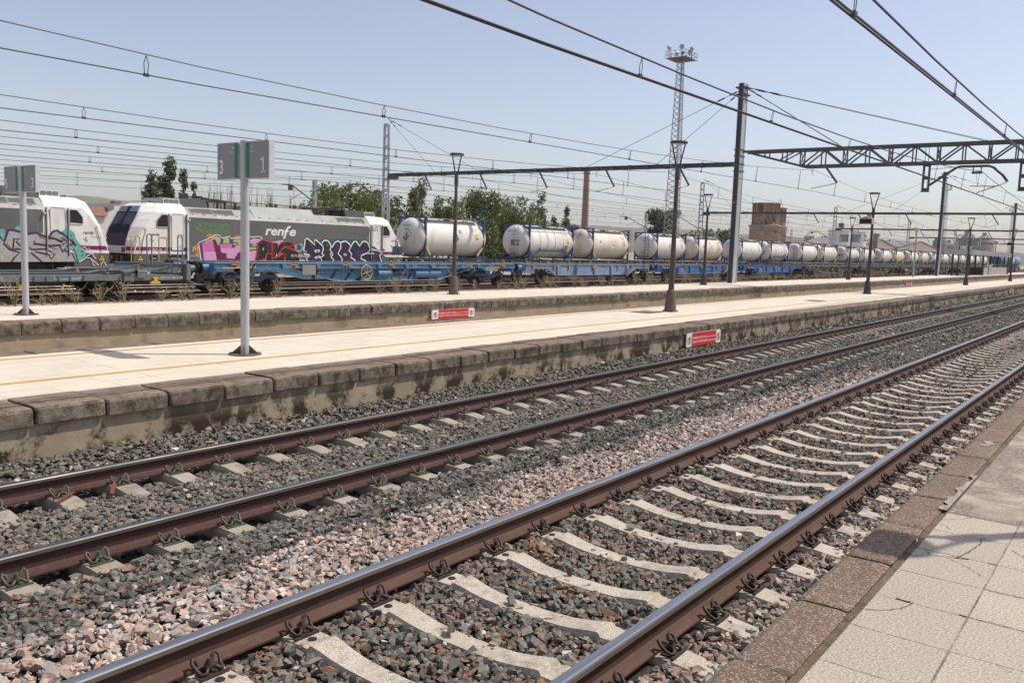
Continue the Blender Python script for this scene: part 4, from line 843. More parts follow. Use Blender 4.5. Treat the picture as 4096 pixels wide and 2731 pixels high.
# ------------------------------------------------------------------ two-axle flat
def two_axle(x0, x1, pal, label, yc=30.03, group=None):
    L = x1 - x0; t = thing('flat_wagon', label, 'wagon', ((x0+x1)/2, yc, 0), group); h = L/2; bm, tm, fm = pal
    b = MB()
    for s in (-1, 1):
        y = s*1.25
        b.bb(-h, h, y-.08, y+.08, 1.18, 1.205, 1); b.bb(-h, h, y-.02, y+.02, .95, 1.178, 0); b.bb(-h+3, h-3, y-.07, y+.07, .55, .575, 1)
        b.prism([(-h+2.2, .949), (h-2.2, .949), (h-3.0, .576), (-h+3.0, .576)], y-.015, y+.015, 1, 0)
        b.beam((-h+2.1, y, .96), (-h+3.0, y, .56), .14, .02, 1); b.beam((h-2.1, y, .96), (h-3.0, y, .56), .14, .02, 1)
        for x in np.linspace(-h+3.2, h-3.2, 5): b.prism([(x-.14, 1.17), (x+.14, 1.17), (x+.05, .6), (x-.05, .6)], y+(.02 if s > 0 else -.10), y+(.10 if s > 0 else -.02), 1)
    for x in np.linspace(-h+.1, h-.1, 7): b.bb(x-.06, x+.06, -1.2, 1.2, .98, 1.17, 0)
    b.bb(-h, h, -.3, .3, .8, 1.16, 0); b.bb(-h, -h+.14, -1.25, 1.25, .8, 1.19, 0); b.bb(h-.14, h, -1.25, 1.25, .8, 1.19, 0)
    b.build('frame', [bm, tm], t)
    for x in (-h+2.0, h-2.0):
        w_ = MB(); wheelset(w_, x, .46); o = w_.build('wheelset', 'wheel_iron', t)
        c = MB()
        for s in (-1, 1):
            c.bb(x-.14, x+.14, s*1.06-.11, s*1.06+.11, .32, .62); c.cyl((x, s*1.15, .46), (x, s*1.22, .46), .12, 12)
            for k in range(5): c.bb(x-.62+k*.1, x+.62-k*.1, s*1.06-.05, s*1.06+.05, .74-k*.028, .765-k*.028)
            c.bb(x-.75, x-.6, s*1.06-.04, s*1.06+.04, .72, .98); c.bb(x+.6, x+.75, s*1.06-.04, s*1.06+.04, .72, .98); c.bb(x-.2, x-.16, s*1.06-.04, s*1.06+.04, .3, .95); c.bb(x+.16, x+.2, s*1.06-.04, s*1.06+.04, .3, .95)
        c.build('axle_box', fm, o)
    for s in (-1, 1): buffers(t, s*h, s, bm)
    b = MB(); yy = -1.36
    for x in (-h+.7, -h+2.8, -h+4.4, -.2, .2, h-4.4, h-2.6, h-.7): b = MB(); b.bb(x-.10, x+.10, yy, yy+.1, 1.0, 1.14); b.cyl((x, yy+.1, 1.2), (x, yy+.1, 1.29), .05, 8); b.build('container_lock', 'hook_orange', t)
    b = MB(); b.tube([(-h+.5, -1.38, 1.0), (-h+2.2, -1.38, 1.0), (-h+2.3, -1.38, .9)], .02, 6); b.build('coupling_pole', 'hook_orange', t)
    handwheel(t, h-3.4, -1.42, .74, .27, 'patch_brown' if bm == 'wagon_pale' else 'loco_purple')
    b = MB(); b.text('renfe', .16, SIDE(.9, -1.268, .9), 0, .3); b.text('E-RENFE', .14, SIDE(-3.6, -1.268, .86)); b.text('4143 0045', .12, SIDE(-3.6, -1.268, .7)); b.build('lettering', 'letter_white', t)
    return t
# ------------------------------------------------------------------ grey low-floor wagon at the left
GX1 = 18.1
t = thing('low_floor_wagon', 'grey low floor wagon with yellow hook coupled to the blue bogie flat', 'wagon', (10.0, 30.03, 0))
x_ = lambda X: X - 10.0
b = MB()
for s in (-1, 1):
    y = s*1.22
    b.prism([(x_(-2), .56), (x_(17.9), .56), (x_(18.0), .60), (x_(18.0), .70), (x_(17.7), .76), (x_(-2), .76)], y-.08, y+.08, 1)
    y = s*.95
    b.prism([(x_(-2), .77), (x_(16.4), .77), (x_(16.4), .90), (x_(15.05), .90), (x_(14.68), .82), (x_(-2), .82)], y-.06, y+.06, 1); b.bb(x_(-2), x_(14.66), y-.12, y+.12, .822, .842)
    b.beam((x_(14.66), y, .835), (x_(15.06), y, .92), .24, .022); b.bb(x_(15.06), x_(16.4), y-.12, y+.12, .902, .922)
    b.prism([(x_(16.1), .90 if 0 else .93), (x_(18.3), .77), (x_(18.3), 1.10), (x_(16.75), 1.12)], y-.05, y+.05, 1); b.bb(x_(16.6), x_(18.3), y-.10, y+.10, 1.105 if 0 else 1.122, 1.142); b.bb(x_(16.4), x_(17.6), y-.11, y+.11, .85, .872)
    b.beam((x_(17.0), y-.08, .90), (x_(17.7), y-.08, 1.10), .03, .05)
b.bb(x_(-2), x_(17.9), -1.12, 1.12, .62, .70); b.bb(x_(18.2), x_(18.36), -1.25, 1.25, .55, 1.14)
for X in np.arange(12.4, 14.0, .38): b.bb(x_(X)-.03, x_(X)+.03, -1.34, -1.305, .57, .75)
b.build('frame', 'wagon_grey', t)
b = MB(); b.prism([(x_(14.3), .58), (x_(15.1), .58), (x_(15.05), .75), (x_(14.35), .75)], -1.37, -1.305, 1); b.build('axle_cover', 'wagon_grey', t)
b = MB(); b.bb(x_(15.7), x_(16.0), -1.42, -1.25, .56, .86); b.beam((x_(15.66), -1.36, .86), (x_(16.02), -1.36, .92), .26, .05); b.build('hinged_flap', 'wagon_grey', t)
b = MB(); b.bb(x_(16.2), x_(16.5), -1.40, -1.25, .66, .92); b.cyl((x_(16.2), -1.33, .86), (x_(16.55), -1.33, .86), .08, 10); b.build('side_winch', 'wagon_grey', t)
for X in (4.6, 15.5):
    o = wheel_part(t, x_(X), .40); c = MB()
    for s in (-1, 1): c.bb(x_(X)-.16, x_(X)+.16, s*1.08-.1, s*1.08+.1, .24, .54); c.cyl((x_(X), s*1.16, .40), (x_(X), s*1.25, .40), .13, 14); c.cyl((x_(X), s*1.25, .40), (x_(X), s*1.27, .40), .09, 12); c.beam((x_(X)-.5, s*1.2, .34), (x_(X)-.28, s*1.2, .66), .05, .12)
    c.build('axle_box', 'bogie_dark', o)
buffers(t, x_(18.36), 1, 'wagon_grey', .98)
b = MB(); b.prism([(x_(16.78), .68), (x_(16.98), .68), (x_(16.93), .56), (x_(17.06), .50), (x_(17.04), .44), (x_(16.70), .44), (x_(16.68), .50), (x_(16.83), .56)], -1.40, -1.33, 1); b.build('towing_hook', 'warn_yellow', t)
for X, y0, z0, z1, m in ((16.74, -1.24, 1.14, 2.12, 'wagon_grey'), (17.94, -1.24, 1.14, 2.12, 'wagon_grey'), (17.62, 1.24, 1.50, 2.05, 'yellow_rail'), (18.85-.1, 1.24, 1.45, 2.02, 'yellow_rail')):
    b = MB(); wd = .09 if m == 'wagon_grey' else .17
    pts = [(x_(X)-wd, y0, z0), (x_(X)-wd, y0, z1)] + [(x_(X) - wd*math.cos(k*math.pi/6), y0, z1 + .08*math.sin(k*math.pi/6)) for k in range(1, 7)] + [(x_(X)+wd, y0, z0)]
    if m == 'yellow_rail': pts += [(x_(X)-wd, y0, z0), (x_(X)-wd, y0, 1.1)]
    b.tube(pts, .024, 7); b.build('grab_rail', m, t)
b = MB(); b.tube([(x_(18.33), -1.15, 1.12), (x_(18.36), -1.2, .8), (x_(18.26), -1.24, .50), (x_(18.6), -1.24, .40)], .03, 6); b.bb(x_(18.26), x_(18.85), -1.36, -1.1, .37, .40); b.build('step', 'wagon_grey', t)
b = MB(); y = -1.306
b.text('MC ce 4900', .16, SIDE(x_(11.7)-1.0, y, .60), 0, 0, .008); b.text('EJE 1', .11, SIDE(x_(16.02)-.0, y, .60)); b.text('6  REV  CCT 16.08.10  +3M', .09, SIDE(x_(17.0)+.08, y, .62), width=.9); b.text('1600 m   6,00 m   3,40 m', .06, SIDE(x_(13.9), y, .66)); b.ribbon([(x_(13.4), .73), (x_(13.4), .63), (x_(14.25), .63), (x_(14.25), .73)], .014, lambda a, c: (a, y, c))
b.ribbon([(x_(9.9), .32), (x_(10.45), .32), (x_(10.45), .74), (x_(9.9), .74), (x_(9.9), .32)], .02, lambda a, c: (a, y-.035, c)); b.ribbon([(x_(9.9), .53), (x_(10.45), .53)], .02, lambda a, c: (a, y-.035, c)); b.text('S', .15, SIDE(x_(9.95), y-.035, .57)); b.text('S', .15, SIDE(x_(9.95), y-.035, .36))
b.build('lettering', 'letter_white', t)
b = MB(); b.bb(x_(9.85), x_(10.5), -1.335, -1.30, .28, .78); b.build('data_plate', 'wagon_grey', t)
for X, z in ((14.3, .84), (16.45, .93), (18.28, 1.14)): b = MB(); b.cyl((x_(X), -.95, z), (x_(X), -.95, z+.08), .07, 8); b.cyl((x_(X), -.95, z+.06), (x_(X), -.95, z+.13), .04, 8); b.build('container_lock', 'hook_orange', t)
warning(t, x_(18.05), -1.012, .80, .24)
b = MB(); b.cyl((x_(12.35), -1.1, .47), (x_(12.35), -1.3, .42), .05, 8); b.beam((x_(12.3), -1.3, .34), (x_(12.6), -1.3, .50), .06, .06); b.build('brake_lever', 'warn_yellow', t)
b = MB(); b.beam((x_(13.6), -1.3, .28), (x_(13.7), -1.3, .46), .06, .06); b.build('brake_lever', 'warn_yellow', t)

GA = 'empty container flats on the nearer yard track'
bogie_flat(19.32, 38.27, ('wagon_blue', 'wagon_top', 'bogie_blue'), 'long blue bogie flat wagon with yellow handwheel below the graffitied locomotive', True, group=GA)
two_axle(39.4, 54.1, ('wagon_pale', 'wagon_top', 'bogie_dark'), 'pale blue two-axle flat wagon next to the long blue bogie flat', group=GA)
two_axle(55.3, 70.0, ('wagon_bright', 'wagon_top', 'bogie_dark'), 'bright blue two-axle flat wagon with wine red handwheel beside the pale blue one', group=GA)
two_axle(71.2, 85.9, ('wagon_bright', 'wagon_bright', 'bogie_dark'), 'bright blue two-axle flat wagon just before the grimy black flats', group=GA)
ordn = ['first', 'second', 'third', 'fourth', 'fifth', 'sixth', 'seventh', 'eighth', 'ninth', 'tenth', 'eleventh', 'twelfth']
bf = None
for i in range(8):
    x0 = 87.2 + i*19.75
    lb = 'grimy black bogie flat wagon, %s of the dark flats after the blue wagons' % ordn[i]
    if bf is None: bf = bogie_flat(x0, x0+18.6, ('wagon_black', 'wagon_top', 'bogie_dark'), lb, group=GA)
    else: dup(bf, (x0+9.3, 30.03, 0), lb)

# ------------------------------------------------------------------ tank containers
def tank_box(kind, white, fr, label, loc):
    t = thing('tank_container', label, 'tank container', loc, 'tank containers on the train behind the locomotives')
    L, W, H = 6.06, 2.44, 2.59; hl, hw = L/2, W/2
    b = MB()
    for sx in (-1, 1):
        X = sx*(hl-.08)
        for sy in (-1, 1):
            Y_ = sy*(hw-.07)
            b.bb(X-.07, X+.07, Y_-.065, Y_+.065, 0, H)
            for z in (0, H-.12): b.bb(X-.09, X+.09, Y_-.085, Y_+.085, z-.001, z+.121)
            b.beam((X, Y_, .75), (X-sx*.55, Y_*.95, .14), .10, .10, 1); b.beam((X, Y_, H-.5), (X, Y_*.42, H-.06), .08, .10)
            b.beam((X, Y_, .06), (X-sx*.75, Y_, .06), .09, .12); b.beam((X, Y_, .55), (X, sy*.45, .08), .08, .1)
        b.bb(X-.06, X+.06, -hw, hw, .0, .12); b.bb(X-.05, X+.05, -hw, hw, H-.11, H-.001)
    if kind == 'beam':
        for sy in (-1, 1): b.bb(-hl+.15, hl-.15, sy*(hw-.06)-.03, sy*(hw-.06)+.03, H-.10, H-.02)
    if kind == 'beam':
        for sy in (-1, 1):
            y = sy*(hw-.06)
            b.beam((-hl+.1, y, .1), (-hl+1.5, y, .62), .09, .11); b.beam((hl-.1, y, .1), (hl-1.5, y, .62), .09, .11); b.beam((-hl+1.5, y, .62), (hl-1.5, y, .62), .09, .11)
            b.beam((-hl+1.5, y, .62), (-hl+1.55, y*.9, 1.1), .06, .08); b.beam((hl-1.5, y, .62), (hl-1.55, y*.9, 1.1), .06, .08); b.beam((-hl+.1, y, .5), (-hl+.7, y, .1), .07, .07)
    b.build('frame', [fr, 'patch_yellow' if kind in ('plain', 'smooth') else fr], t)
    r = 1.22; zc = 1.30
    prof = [(0, -3.60), (.4, -3.58), (.75, -3.51), (1.0, -3.39), (1.15, -3.22), (1.21, -3.05), (r, -2.9)] + [(r, x) for x in (-1.2, 0, 1.2, 2.9)] + [(1.21, 3.05), (1.15, 3.22), (1.0, 3.39), (.75, 3.51), (.4, 3.58), (0, 3.60)]
    def dome(y, z): return float(np.interp(math.hypot(y, z-zc), [p[0] for p in prof[:7]], [p[1] for p in prof[:7]])) - .008
    b = MB(); b.lathe(prof, (0, 0, zc), 40, 0, axis=0); b.build('tank', white, t)
    if kind == 'beam':
        b = MB()
        for x in (-1.55, -.6, .45, 1.55): b.lathe([(r+.001, x-.02), (r+.012, x-.02), (r+.012, x+.02), (r+.001, x+.02)], (0, 0, zc), 40, 0, axis=0)
        b.build('band', 'band_grey', t)
    b = MB(); b.bb(-2.7, 2.7, -.95, -.45, H-.085, H-.055); b.bb(-.35, .35, -.45, .45, H-.10, H-.055)
    for x in np.linspace(-2.6, 2.6, 9): b.beam((x, -.98, H-.06), (x, -.42, H-.06), .03, .02)
    for x in np.linspace(-2.4, 2.4, 5): b.beam((x, -.9, H-.08), (x, -.5, zc+1.05), .04, .04)
    b.cyl((0, 0, zc+1.1), (0, 0, zc+1.24), .28, 16); b.cyl((1.6, .2, zc+1.1), (1.6, .2, zc+1.22), .12, 10)
    b.build('walkway', 'walkway', t)
    if kind not in ('plain', 'smooth'):
        b = MB(); X = -3.66
        for y in (-.62, -.25): b.beam((X, y, .25), (X, y, H-.05), .03, .03)
        for z in np.arange(.35, H-.1, .3): b.beam((X, -.62, z), (X, -.25, z), .02, .02)
        b.beam((X, -hw, .33), (X, hw, .33), .05, .03); b.build('ladder', 'pole_shade_ladder' if kind == 'ladder' else 'galvanised', t)
    fn = lambda X0: (lambda a, c: (X0 + a, -math.sqrt(max((r+.006)**2-(c)**2, 0)), zc + c))
    b = MB()
    F = lambda a, c: (a, -math.sqrt((r+.006)**2-c*c), zc+c)
    def patch(x0, x1, z0, z1, m, k=.0): 
        n = 5
        G_ = lambda a, c: (a, -math.sqrt((r+.006+k)**2-c*c), zc+c)
        zs = [z0+(z1-z0)*i/n for i in range(n+1)]
        for i in range(n): b.add([G_(x0, zs[i]), G_(x1, zs[i]), G_(x1, zs[i+1]), G_(x0, zs[i+1])], [(0, 1, 2, 3)], m)
    patch(1.85, 2.35, .05, .33, 0); patch(2.05, 2.35, -.08, .02, 1); b.build('hazard_label', ['patch_yellow', 'hook_orange'], t)
    b = MB()
    if kind == 'smooth':
        patch(-1.9, -1.7, .1, .32, 1); patch(.1, .5, -.05, .3, 1, .001); patch(.14, .46, -.01, .26, 3, .003)
    elif kind == 'plain':
        for (cx_, cz_) in ((-.0, .18), (.13, -.05)):
            s = .2; q = [(cx_-s, cz_), (cx_, cz_-s), (cx_+s, cz_), (cx_, cz_+s)]
            b.add([F(*p) for p in q], [(0, 1, 2, 3)], 0)
        patch(.35, .6, .33, .55, 1)
        for (y, z) in ((-.28, 1.5), (-.02, 1.22)):
            s = .24; b.add([(dome(q[0], q[1]), q[0], q[1]) for q in ((y-s, z), (y, z-s), (y+s, z), (y, z+s))][::-1], [(0, 1, 2, 3)], 0)
    elif kind == 'beam':
        patch(1.7, 2.3, -.72, -.22, 1); [b.add([(dome(-.75+.17*i, .95), -.75+.17*i, .95), (dome(-.58+.17*i, .95), -.58+.17*i, .95), (dome(-.58+.17*i, 1.38), -.58+.17*i, 1.38), (dome(-.75+.17*i, 1.38), -.75+.17*i, 1.38)], [(0, 3, 2, 1)], 2) for i in range(5)]; b.bb(-3.62, -3.5, -.3, .15, .1, .45, 1)
    else:
        patch(-.55, -.38, -.1, .22, 1)
    b.build('worn_placard', ['patch_brown', 'patch_grey', 'patch_rust', white], t)
    b = MB()
    b.text('MTNU 330015 2', .11, lambda a, c: (1.68+a*.9, F(0, .6+c)[1]-.003, zc+.6+c)); b.text('22T6 AMKO', .09, lambda a, c: (1.72+a, F(0, .46+c)[1]-.003, zc+.46+c))
    b.text('MTNU 330015', .14, lambda a, c: (dome(.45-a, zc+.66+c), .45-a, zc+.66+c)); b.text('AMKO', .13, lambda a, c: (dome(.1-a, zc+.42+c), .1-a, zc+.42+c))
    for i in range(4): b.text('MGW 30480 KG', .06, lambda a, c, i=i: (dome(.28-a, zc-.5-.1*i+c), .28-a, zc-.5-.1*i+c))
    b.build('lettering', 'letter_dark', t)
    return t
TX = []
for n in range(11): TX += [40.75+20.3*n, 52.1+20.3*n]
KINDS = ['plain', 'beam', 'plain2', 'ladder', 'plain2', 'ladder', 'beam', 'ladder', 'plain2', 'beam', 'plain2', 'ladder', 'yellow', 'ladder', 'plain2', 'beam', 'plain2', 'ladder', 'plain2', 'ladder', 'plain2', 'ladder']
ordt = ordn + ['thirteenth', 'fourteenth', 'fifteenth', 'sixteenth', 'seventeenth', 'eighteenth', 'nineteenth', 'twentieth', 'twenty-first', 'twenty-second']
protos = {}; YT, ZT = 39.12, 1.30
desc = {'plain': 'white tank container with brown diamond marks right behind the locomotive', 'beam': 'white tank container with grey bands and a blue side beam, %s from the locomotive', 'plain2': 'cream white smooth tank container, %s from the locomotive', 'ladder': 'white tank container with an end ladder, %s from the locomotive', 'yellow': 'yellowed tank container without a ladder, %s from the locomotive'}
for i, x in enumerate(TX):
    k = KINDS[i]; lb = desc[k] if k == 'plain' else desc[k] % ordt[i]
    loc = (x*1.003 + 3.05, YT, ZT)
    if k not in protos:
        protos[k] = tank_box({'plain2': 'smooth', 'yellow': 'smooth'}.get(k, k), {'plain2': 'tank_cream', 'yellow': 'tank_yellowed'}.get(k, 'tank_white'), 'frame_paleblue' if k == '' else 'frame_blue', lb, loc)
    else: dup(protos[k], loc, lb)
bw = None
for n in range(11):
    x0 = 40.75 + 20.3*n - 1.2
    lb = 'dark container wagon carrying the %s pair of white tanks from the locomotive' % ordn[n]
    if bw is None: bw = bogie_flat(x0, x0+19.0, ('wagon_black', 'bogie_blue', 'bogie_dark'), lb, yc=YT, group='wagons under the tank containers', name='container_wagon')
    else: dup(bw, (x0+9.5, YT, 0), lb)
# dark blue tank wagons far down the yard
def tank_wagon(x, label, m):
    t = thing('tank_wagon', label, 'tank wagon', (x, YT, 0), 'tank wagons far down the yard')
    b = MB(); r = 1.42; b.lathe([(0, -6.6), (.8, -6.5), (1.25, -6.25), (r, -5.9), (r, 5.9), (1.25, 6.25), (.8, 6.5), (0, 6.6)], (0, 0, 2.75), 28, 0, axis=0); b.build('tank', m, t)
    b = MB(); b.bb(-7, 7, -1.2, 1.2, 1.0, 1.2); b.bb(-7, 7, -.3, .3, .8, 1.3); b.build('frame', 'bogie_dark', t)
    for s in (-4.8, 4.8): bogie(t, s, 'bogie_dark')
    b = MB(); b.bb(-.8, .8, -.4, .4, 4.16, 4.25); b.cyl((0, 0, 4.1), (0, 0, 4.35), .3, 12); b.build('walkway', 'walkway', t)
    return t
tank_wagon(292, 'deep blue tank wagon behind the far end of the platform shelter', 'tank_deepblue'); tank_wagon(308, 'grey tank wagon between the deep blue and pale blue tank wagons', 'tank_grey'); tank_wagon(324, 'pale blue tank wagon at the right edge of the view', 'tank_paleblue')
# ------------------------------------------------------------------ electric locomotives
def lerp(a, b, t): return a + (b - a) * t
LV = [(.92, 8.74, 1.42, 8.84, 1.05), (1.28, 8.76, 1.49, 8.90, 1.06), (1.9, 8.56, 1.49, 8.80, 1.06), (2.5, 8.20, 1.49, 8.58, 1.04), (2.9, 7.90, 1.47, 8.35, 1.0), (3.22, 7.62, 1.44, 8.18, .96), (3.50, 7.40, 1.18, 8.02, .88), (3.66, 7.26, .98, 7.60, .80)]
def front_pt(z, y, off=0.):
    for i in range(len(LV)-1):
        a, b_ = LV[i], LV[i+1]
        if a[0] <= z <= b_[0]:
            t = (z-a[0])/(b_[0]-a[0]); return (lerp(a[3], b_[3], t) + off, y, z)
    return (LV[-1][3]+off, y, z)
def locomotive(xc, label, graf, right_full=True, gfx=None):
    t = thing('electric_locomotive', label, 'locomotive', (xc, 39.19, 0), 'electric locomotives coupled nose to nose')
    # white shell: flat sides, bevelled roof edge, raked noses
    b = MB()
    for s in (-1, 1):
        rings = []
        for z, us, ys, uf, yf in LV[1:]:
            rings.append([(s*6.0, -ys, z), (s*us, -ys, z), (s*uf, -yf, z), (s*uf, yf, z), (s*us, ys, z), (s*6.0, ys, z)])
        n = 6; vs = [p for r in rings for p in r]
        fs = [(i*n+j, i*n+j+1, (i+1)*n+j+1, (i+1)*n+j) for i in range(len(rings)-1) for j in range(n-1)]
        top = len(rings)-1
        fs += [(top*n, top*n+1, top*n+2, top*n+3), (top*n, top*n+3, top*n+4, top*n+5)]
        fs += [(i*n+5, i*n, (i+1)*n, (i+1)*n+5) for i in range(len(rings)-1)]
        b.add(vs, fs if s > 0 else [f[::-1] for f in fs])
    b.bb(-6.0, 6.0, -1.49, 1.49, .94, 3.20)
    b.build('body', 'loco_white', t)
    b = MB()
    for s in (-1, 1):
        b.bb(min(s*6.0, s*8.74), max(s*6.0, s*8.74), -1.486, 1.486, .90, 1.279)
    b.bb(-8.72, -7.2, -1.48, 1.48, .66, .90); b.bb(7.2, 8.72, -1.48, 1.48, .66, .90)
    b.build('skirt', 'loco_skirt', t)
    b = MB(); b.bb(-5.92, 5.92, -1.496, -1.491, .93, 3.06); b.bb(-5.92, 5.92, 1.491, 1.496, .93, 3.06); b.build('side_panel', 'loco_grey', t)
    for s in (-1, 1):
        for side in (-1, 1):
            b = MB()
            b.add([(s*5.99, side*1.494, 1.42), (s*8.68, side*1.494, 1.42), (s*8.61, side*1.494, 1.60), (s*5.99, side*1.494, 1.60)], [(0, 1, 2, 3)])
            q = [(8.742, 1.494, 1.42), (8.885, 1.062, 1.42), (8.855, 1.062, 1.60), (8.685, 1.494, 1.60)]
            b.add([(s*(x+.004), side*y, z) for x, y, z in q], [(0, 1, 2, 3)]); b.build('purple_stripe', 'loco_purple', t)
    # roof: sloped equipment fairings
    def fairing(x0, x1, z1, inset, m, name, grille=None):
        b = MB(); y0 = 1.46
        b.prism([(-y0, 3.20), (y0, 3.20), (y0-inset, z1), (-y0+inset, z1)], x0, x1, 0)
        for x in np.arange(x0+.3, x1-.2, .62): b.bb(x-.06, x+.06, -1.475, -1.44, 3.205, 3.235, 1)
        o = b.build(name, [m, 'rubber'], t)
        if grille:
            for g0, g1 in grille:
                g = MB(); fz = lambda z: -(y0 - inset*(z-3.2)/(z1-3.2))
                g.add([(g0, fz(3.27)-.006, 3.27), (g1, fz(3.27)-.006, 3.27), (g1, fz(z1-.06)-.006, z1-.06), (g0, fz(z1-.06)-.006, z1-.06)], [(0, 1, 2, 3)], 0)
                for x in np.arange(g0+.04, g1, .07): g.beam((x, fz(3.28)-.012, 3.28), (x, fz(z1-.07)-.012, z1-.07), .03, .012, 1)
                g.tube([(g0, fz(3.27)-.012, 3.27), (g1, fz(3.27)-.012, 3.27), (g1, fz(z1-.06)-.012, z1-.06), (g0, fz(z1-.06)-.012, z1-.06), (g0, fz(3.27)-.012, 3.27)], .018, 4, 2)
                g.build('vent_grille', ['under_dark', 'grille', 'pale_steel'], o)
        return o
    fairing(-6.0, -2.12, 3.56, .42, 'loco_roof', 'roof_fairing', [(-5.75, -4.55), (-4.5, -3.3)])
    fairing(-2.12, 2.05, 3.82, .62, 'loco_roof', 'roof_hood')
    fairing(2.05, 6.0, 3.56, .42, 'loco_roof', 'roof_fairing', [(3.55, 4.6), (4.65, 5.7)])
    for s in (-1, 1):
        b = MB()
        x0, x1 = sorted((s*4.55, s*6.05)); b.prism([(-.95, 3.56), (.95, 3.56), (.8, 3.98), (-.8, 3.98)], x0, x1, 0)
        x0, x1 = sorted((s*6.05, s*6.9)); b.prism([(-.95, 3.62), (.95, 3.62), (.85, 3.93), (-.85, 3.93)], x0, x1, 0, 1)
        for k in range(3): b.bb(*sorted((s*(6.12+k*.26), s*(6.32+k*.26))), -.93, -.905, 3.70, 3.88, 2)
        b.cyl((s*7.05, -.5, 3.68), (s*7.35, -.5, 3.68), .05, 8, 0, .09); b.cyl((s*7.15, -.5, 3.6), (s*7.15, -.5, 3.68), .03, 6); b.cyl((s*6.95, .35, 3.6), (s*6.95, .35, 3.75), .06, 8, 1)
        b.build('roof_box', ['loco_roof_dark', 'pale_steel', 'grille'], t)
    for s in (-1, 1):
        p = MB(); xa = s*2.6; xb = s*4.7 if s < 0 else s*4.5
        zb = 3.95
        for y in (-.35, .35): p.tube([(xa, y, zb), ((xa+xb)/2, y*.7, zb+.10), (xb, y*.6, zb+.06)], .035, 6)
        p.tube([(xa, 0, zb+.03), (xb-.3*s, 0, zb+.14)], .05, 6); p.tube([(xb, -.8, zb+.13), (xb-.06, -.7, zb+.17), (xb-.06, .7, zb+.17), (xb, .8, zb+.13)], .03, 6)
        p.tube([(xb-.3*s, -.8, zb+.11), (xb-.3*s, .8, zb+.11)], .03, 6)
        for x in (xa, (xa+xb)/2, xb):
            for y in (-.45, .45):
                p.cyl((x, y, 3.56), (x, y, zb-.02), .05, 8, 1)
                for z in np.arange(3.62, zb-.05, .07): p.cyl((x, y, z), (x, y, z+.025), .095, 10, 1)
        p.bb(min(xa, xb)-.1, max(xa, xb)+.1, -.5, -.42, zb-.04, zb+.02); p.bb(min(xa, xb)-.1, max(xa, xb)+.1, .42, .5, zb-.04, zb+.02)
        p.build('pantograph', ['lamp_dark', 'insulator_brown'], t)
    p = MB(); p.tube([(-2.4, .1, 3.98), (-1.2, .1, 4.02), (1.5, .1, 4.02), (2.6, .1, 3.98)], .022, 5); p.tube([(-2.4, -.3, 3.9), (-2.0, -.3, 3.99), (2.2, -.3, 3.99)], .018, 5)
    for x in (-1.6, -.2, .15, 1.4): p.cyl((x, .1, 3.8), (x, .1, 4.02), .05, 8); p.bb(x-.12, x+.02, -.35, -.25, 3.82, 4.04)
    p.build('roof_cable', 'lamp_dark', t)
    # cab windows, doors, pillars
    for s in (-1, 1):
        side = -1; y = side*1.492
        w_ = [(7.02, 2.53), (7.56, 2.53), (7.60, 2.58), (7.58, 2.84), (7.36, 3.10), (7.30, 3.13), (7.08, 3.13), (7.02, 3.07)]
        g = MB(); g.prism([(s*a, c) for a, c in w_], y-.012, y+.01, 1)
        o = g.build('side_window', 'cab_glass', t)
        fr = MB(); cl = [(s*a, y-.012, c) for a, c in w_]; fr.tube(cl + [cl[0]], .024, 5); fr.build('window_frame', 'pale_steel', o)
        d0, d1 = 6.22, 6.84
        d = MB(); d.bb(*sorted((s*d0, s*d1)), y-.006, y+.004, 1.48, 3.16); dd = d.build('cab_door', 'loco_white', t)
        d = MB(); q = [(d0+.06, 1.44), (d1-.06, 1.44), (d1, 1.52), (d1, 3.1), (d1-.05, 3.17), (d0+.05, 3.17), (d0, 3.1), (d0, 1.52)]
        cl = [(s*a, y-.008, c) for a, c in q]; d.tube(cl + [cl[0]], .011, 4); d.build('door_seal', 'patch_grey', dd)
        d = MB()
        for z in (1.72, 2.22): d.tube([(s*(d0+.05) if s < 0 else s*(d1-.05), y-.01, z), (s*(d0+.05) if s < 0 else s*(d1-.05), y-.05, z-.03), ((s*(d0+.05) if s < 0 else s*(d1-.05))-.0+(-.22 if s > 0 else -.22), y-.05, z-.03)], .014, 5)
        d.build('door_handle', 'galvanised', dd)
        d = MB()
        for xx in (6.06, 6.97):
            d.bb(*sorted((s*(xx-.035), s*(xx+.035))), y-.012, y+.004, 1.15, 3.16, 1); d.tube([(s*xx, y-.05, 1.2), (s*xx, y-.06, 2.2), (s*xx, y-.05, 3.12)], .022, 6, 0)
        d.build('handrail', ['pale_steel', 'under_dark'], t)
        d = MB(); d.bb(*sorted((s*5.92, s*5.98)), y-.10, y, 2.86, 2.94); d.cyl((s*6.0, y-.07, 2.9), (s*5.9, y-.09, 2.92), .05, 8); d.build('mirror_camera', 'pale_steel', t)
        # windscreen and nose
        g = MB()
        def quad(y0, y1, z0, z1, off, m):
            pts = [(front_pt(z0, y0), front_pt(z0, y1), front_pt(z1, y1), front_pt(z1, y0))][0]
            g.add([(s*(p[0]+off), p[1], p[2]) for p in pts], [(0, 1, 2, 3)], m)
        for z0, z1 in ((2.5, 2.9), (2.9, 3.22)): quad(-.88, .88, z0, z1, .006, 0)
        quad(-.80, .80, 3.22, 3.48, .006, 2); quad(-.14, .14, 3.225, 3.49, .012, 0)
        for z0, z1 in ((2.62, 2.9), (2.9, 3.16)):
            quad(-.80, -.10, z0, z1, .012, 1); quad(.10, .80, z0, z1, .012, 1)
        o = g.build('windscreen', ['front_dark', 'shield_glass', 'blind'], t)
        wp = MB()
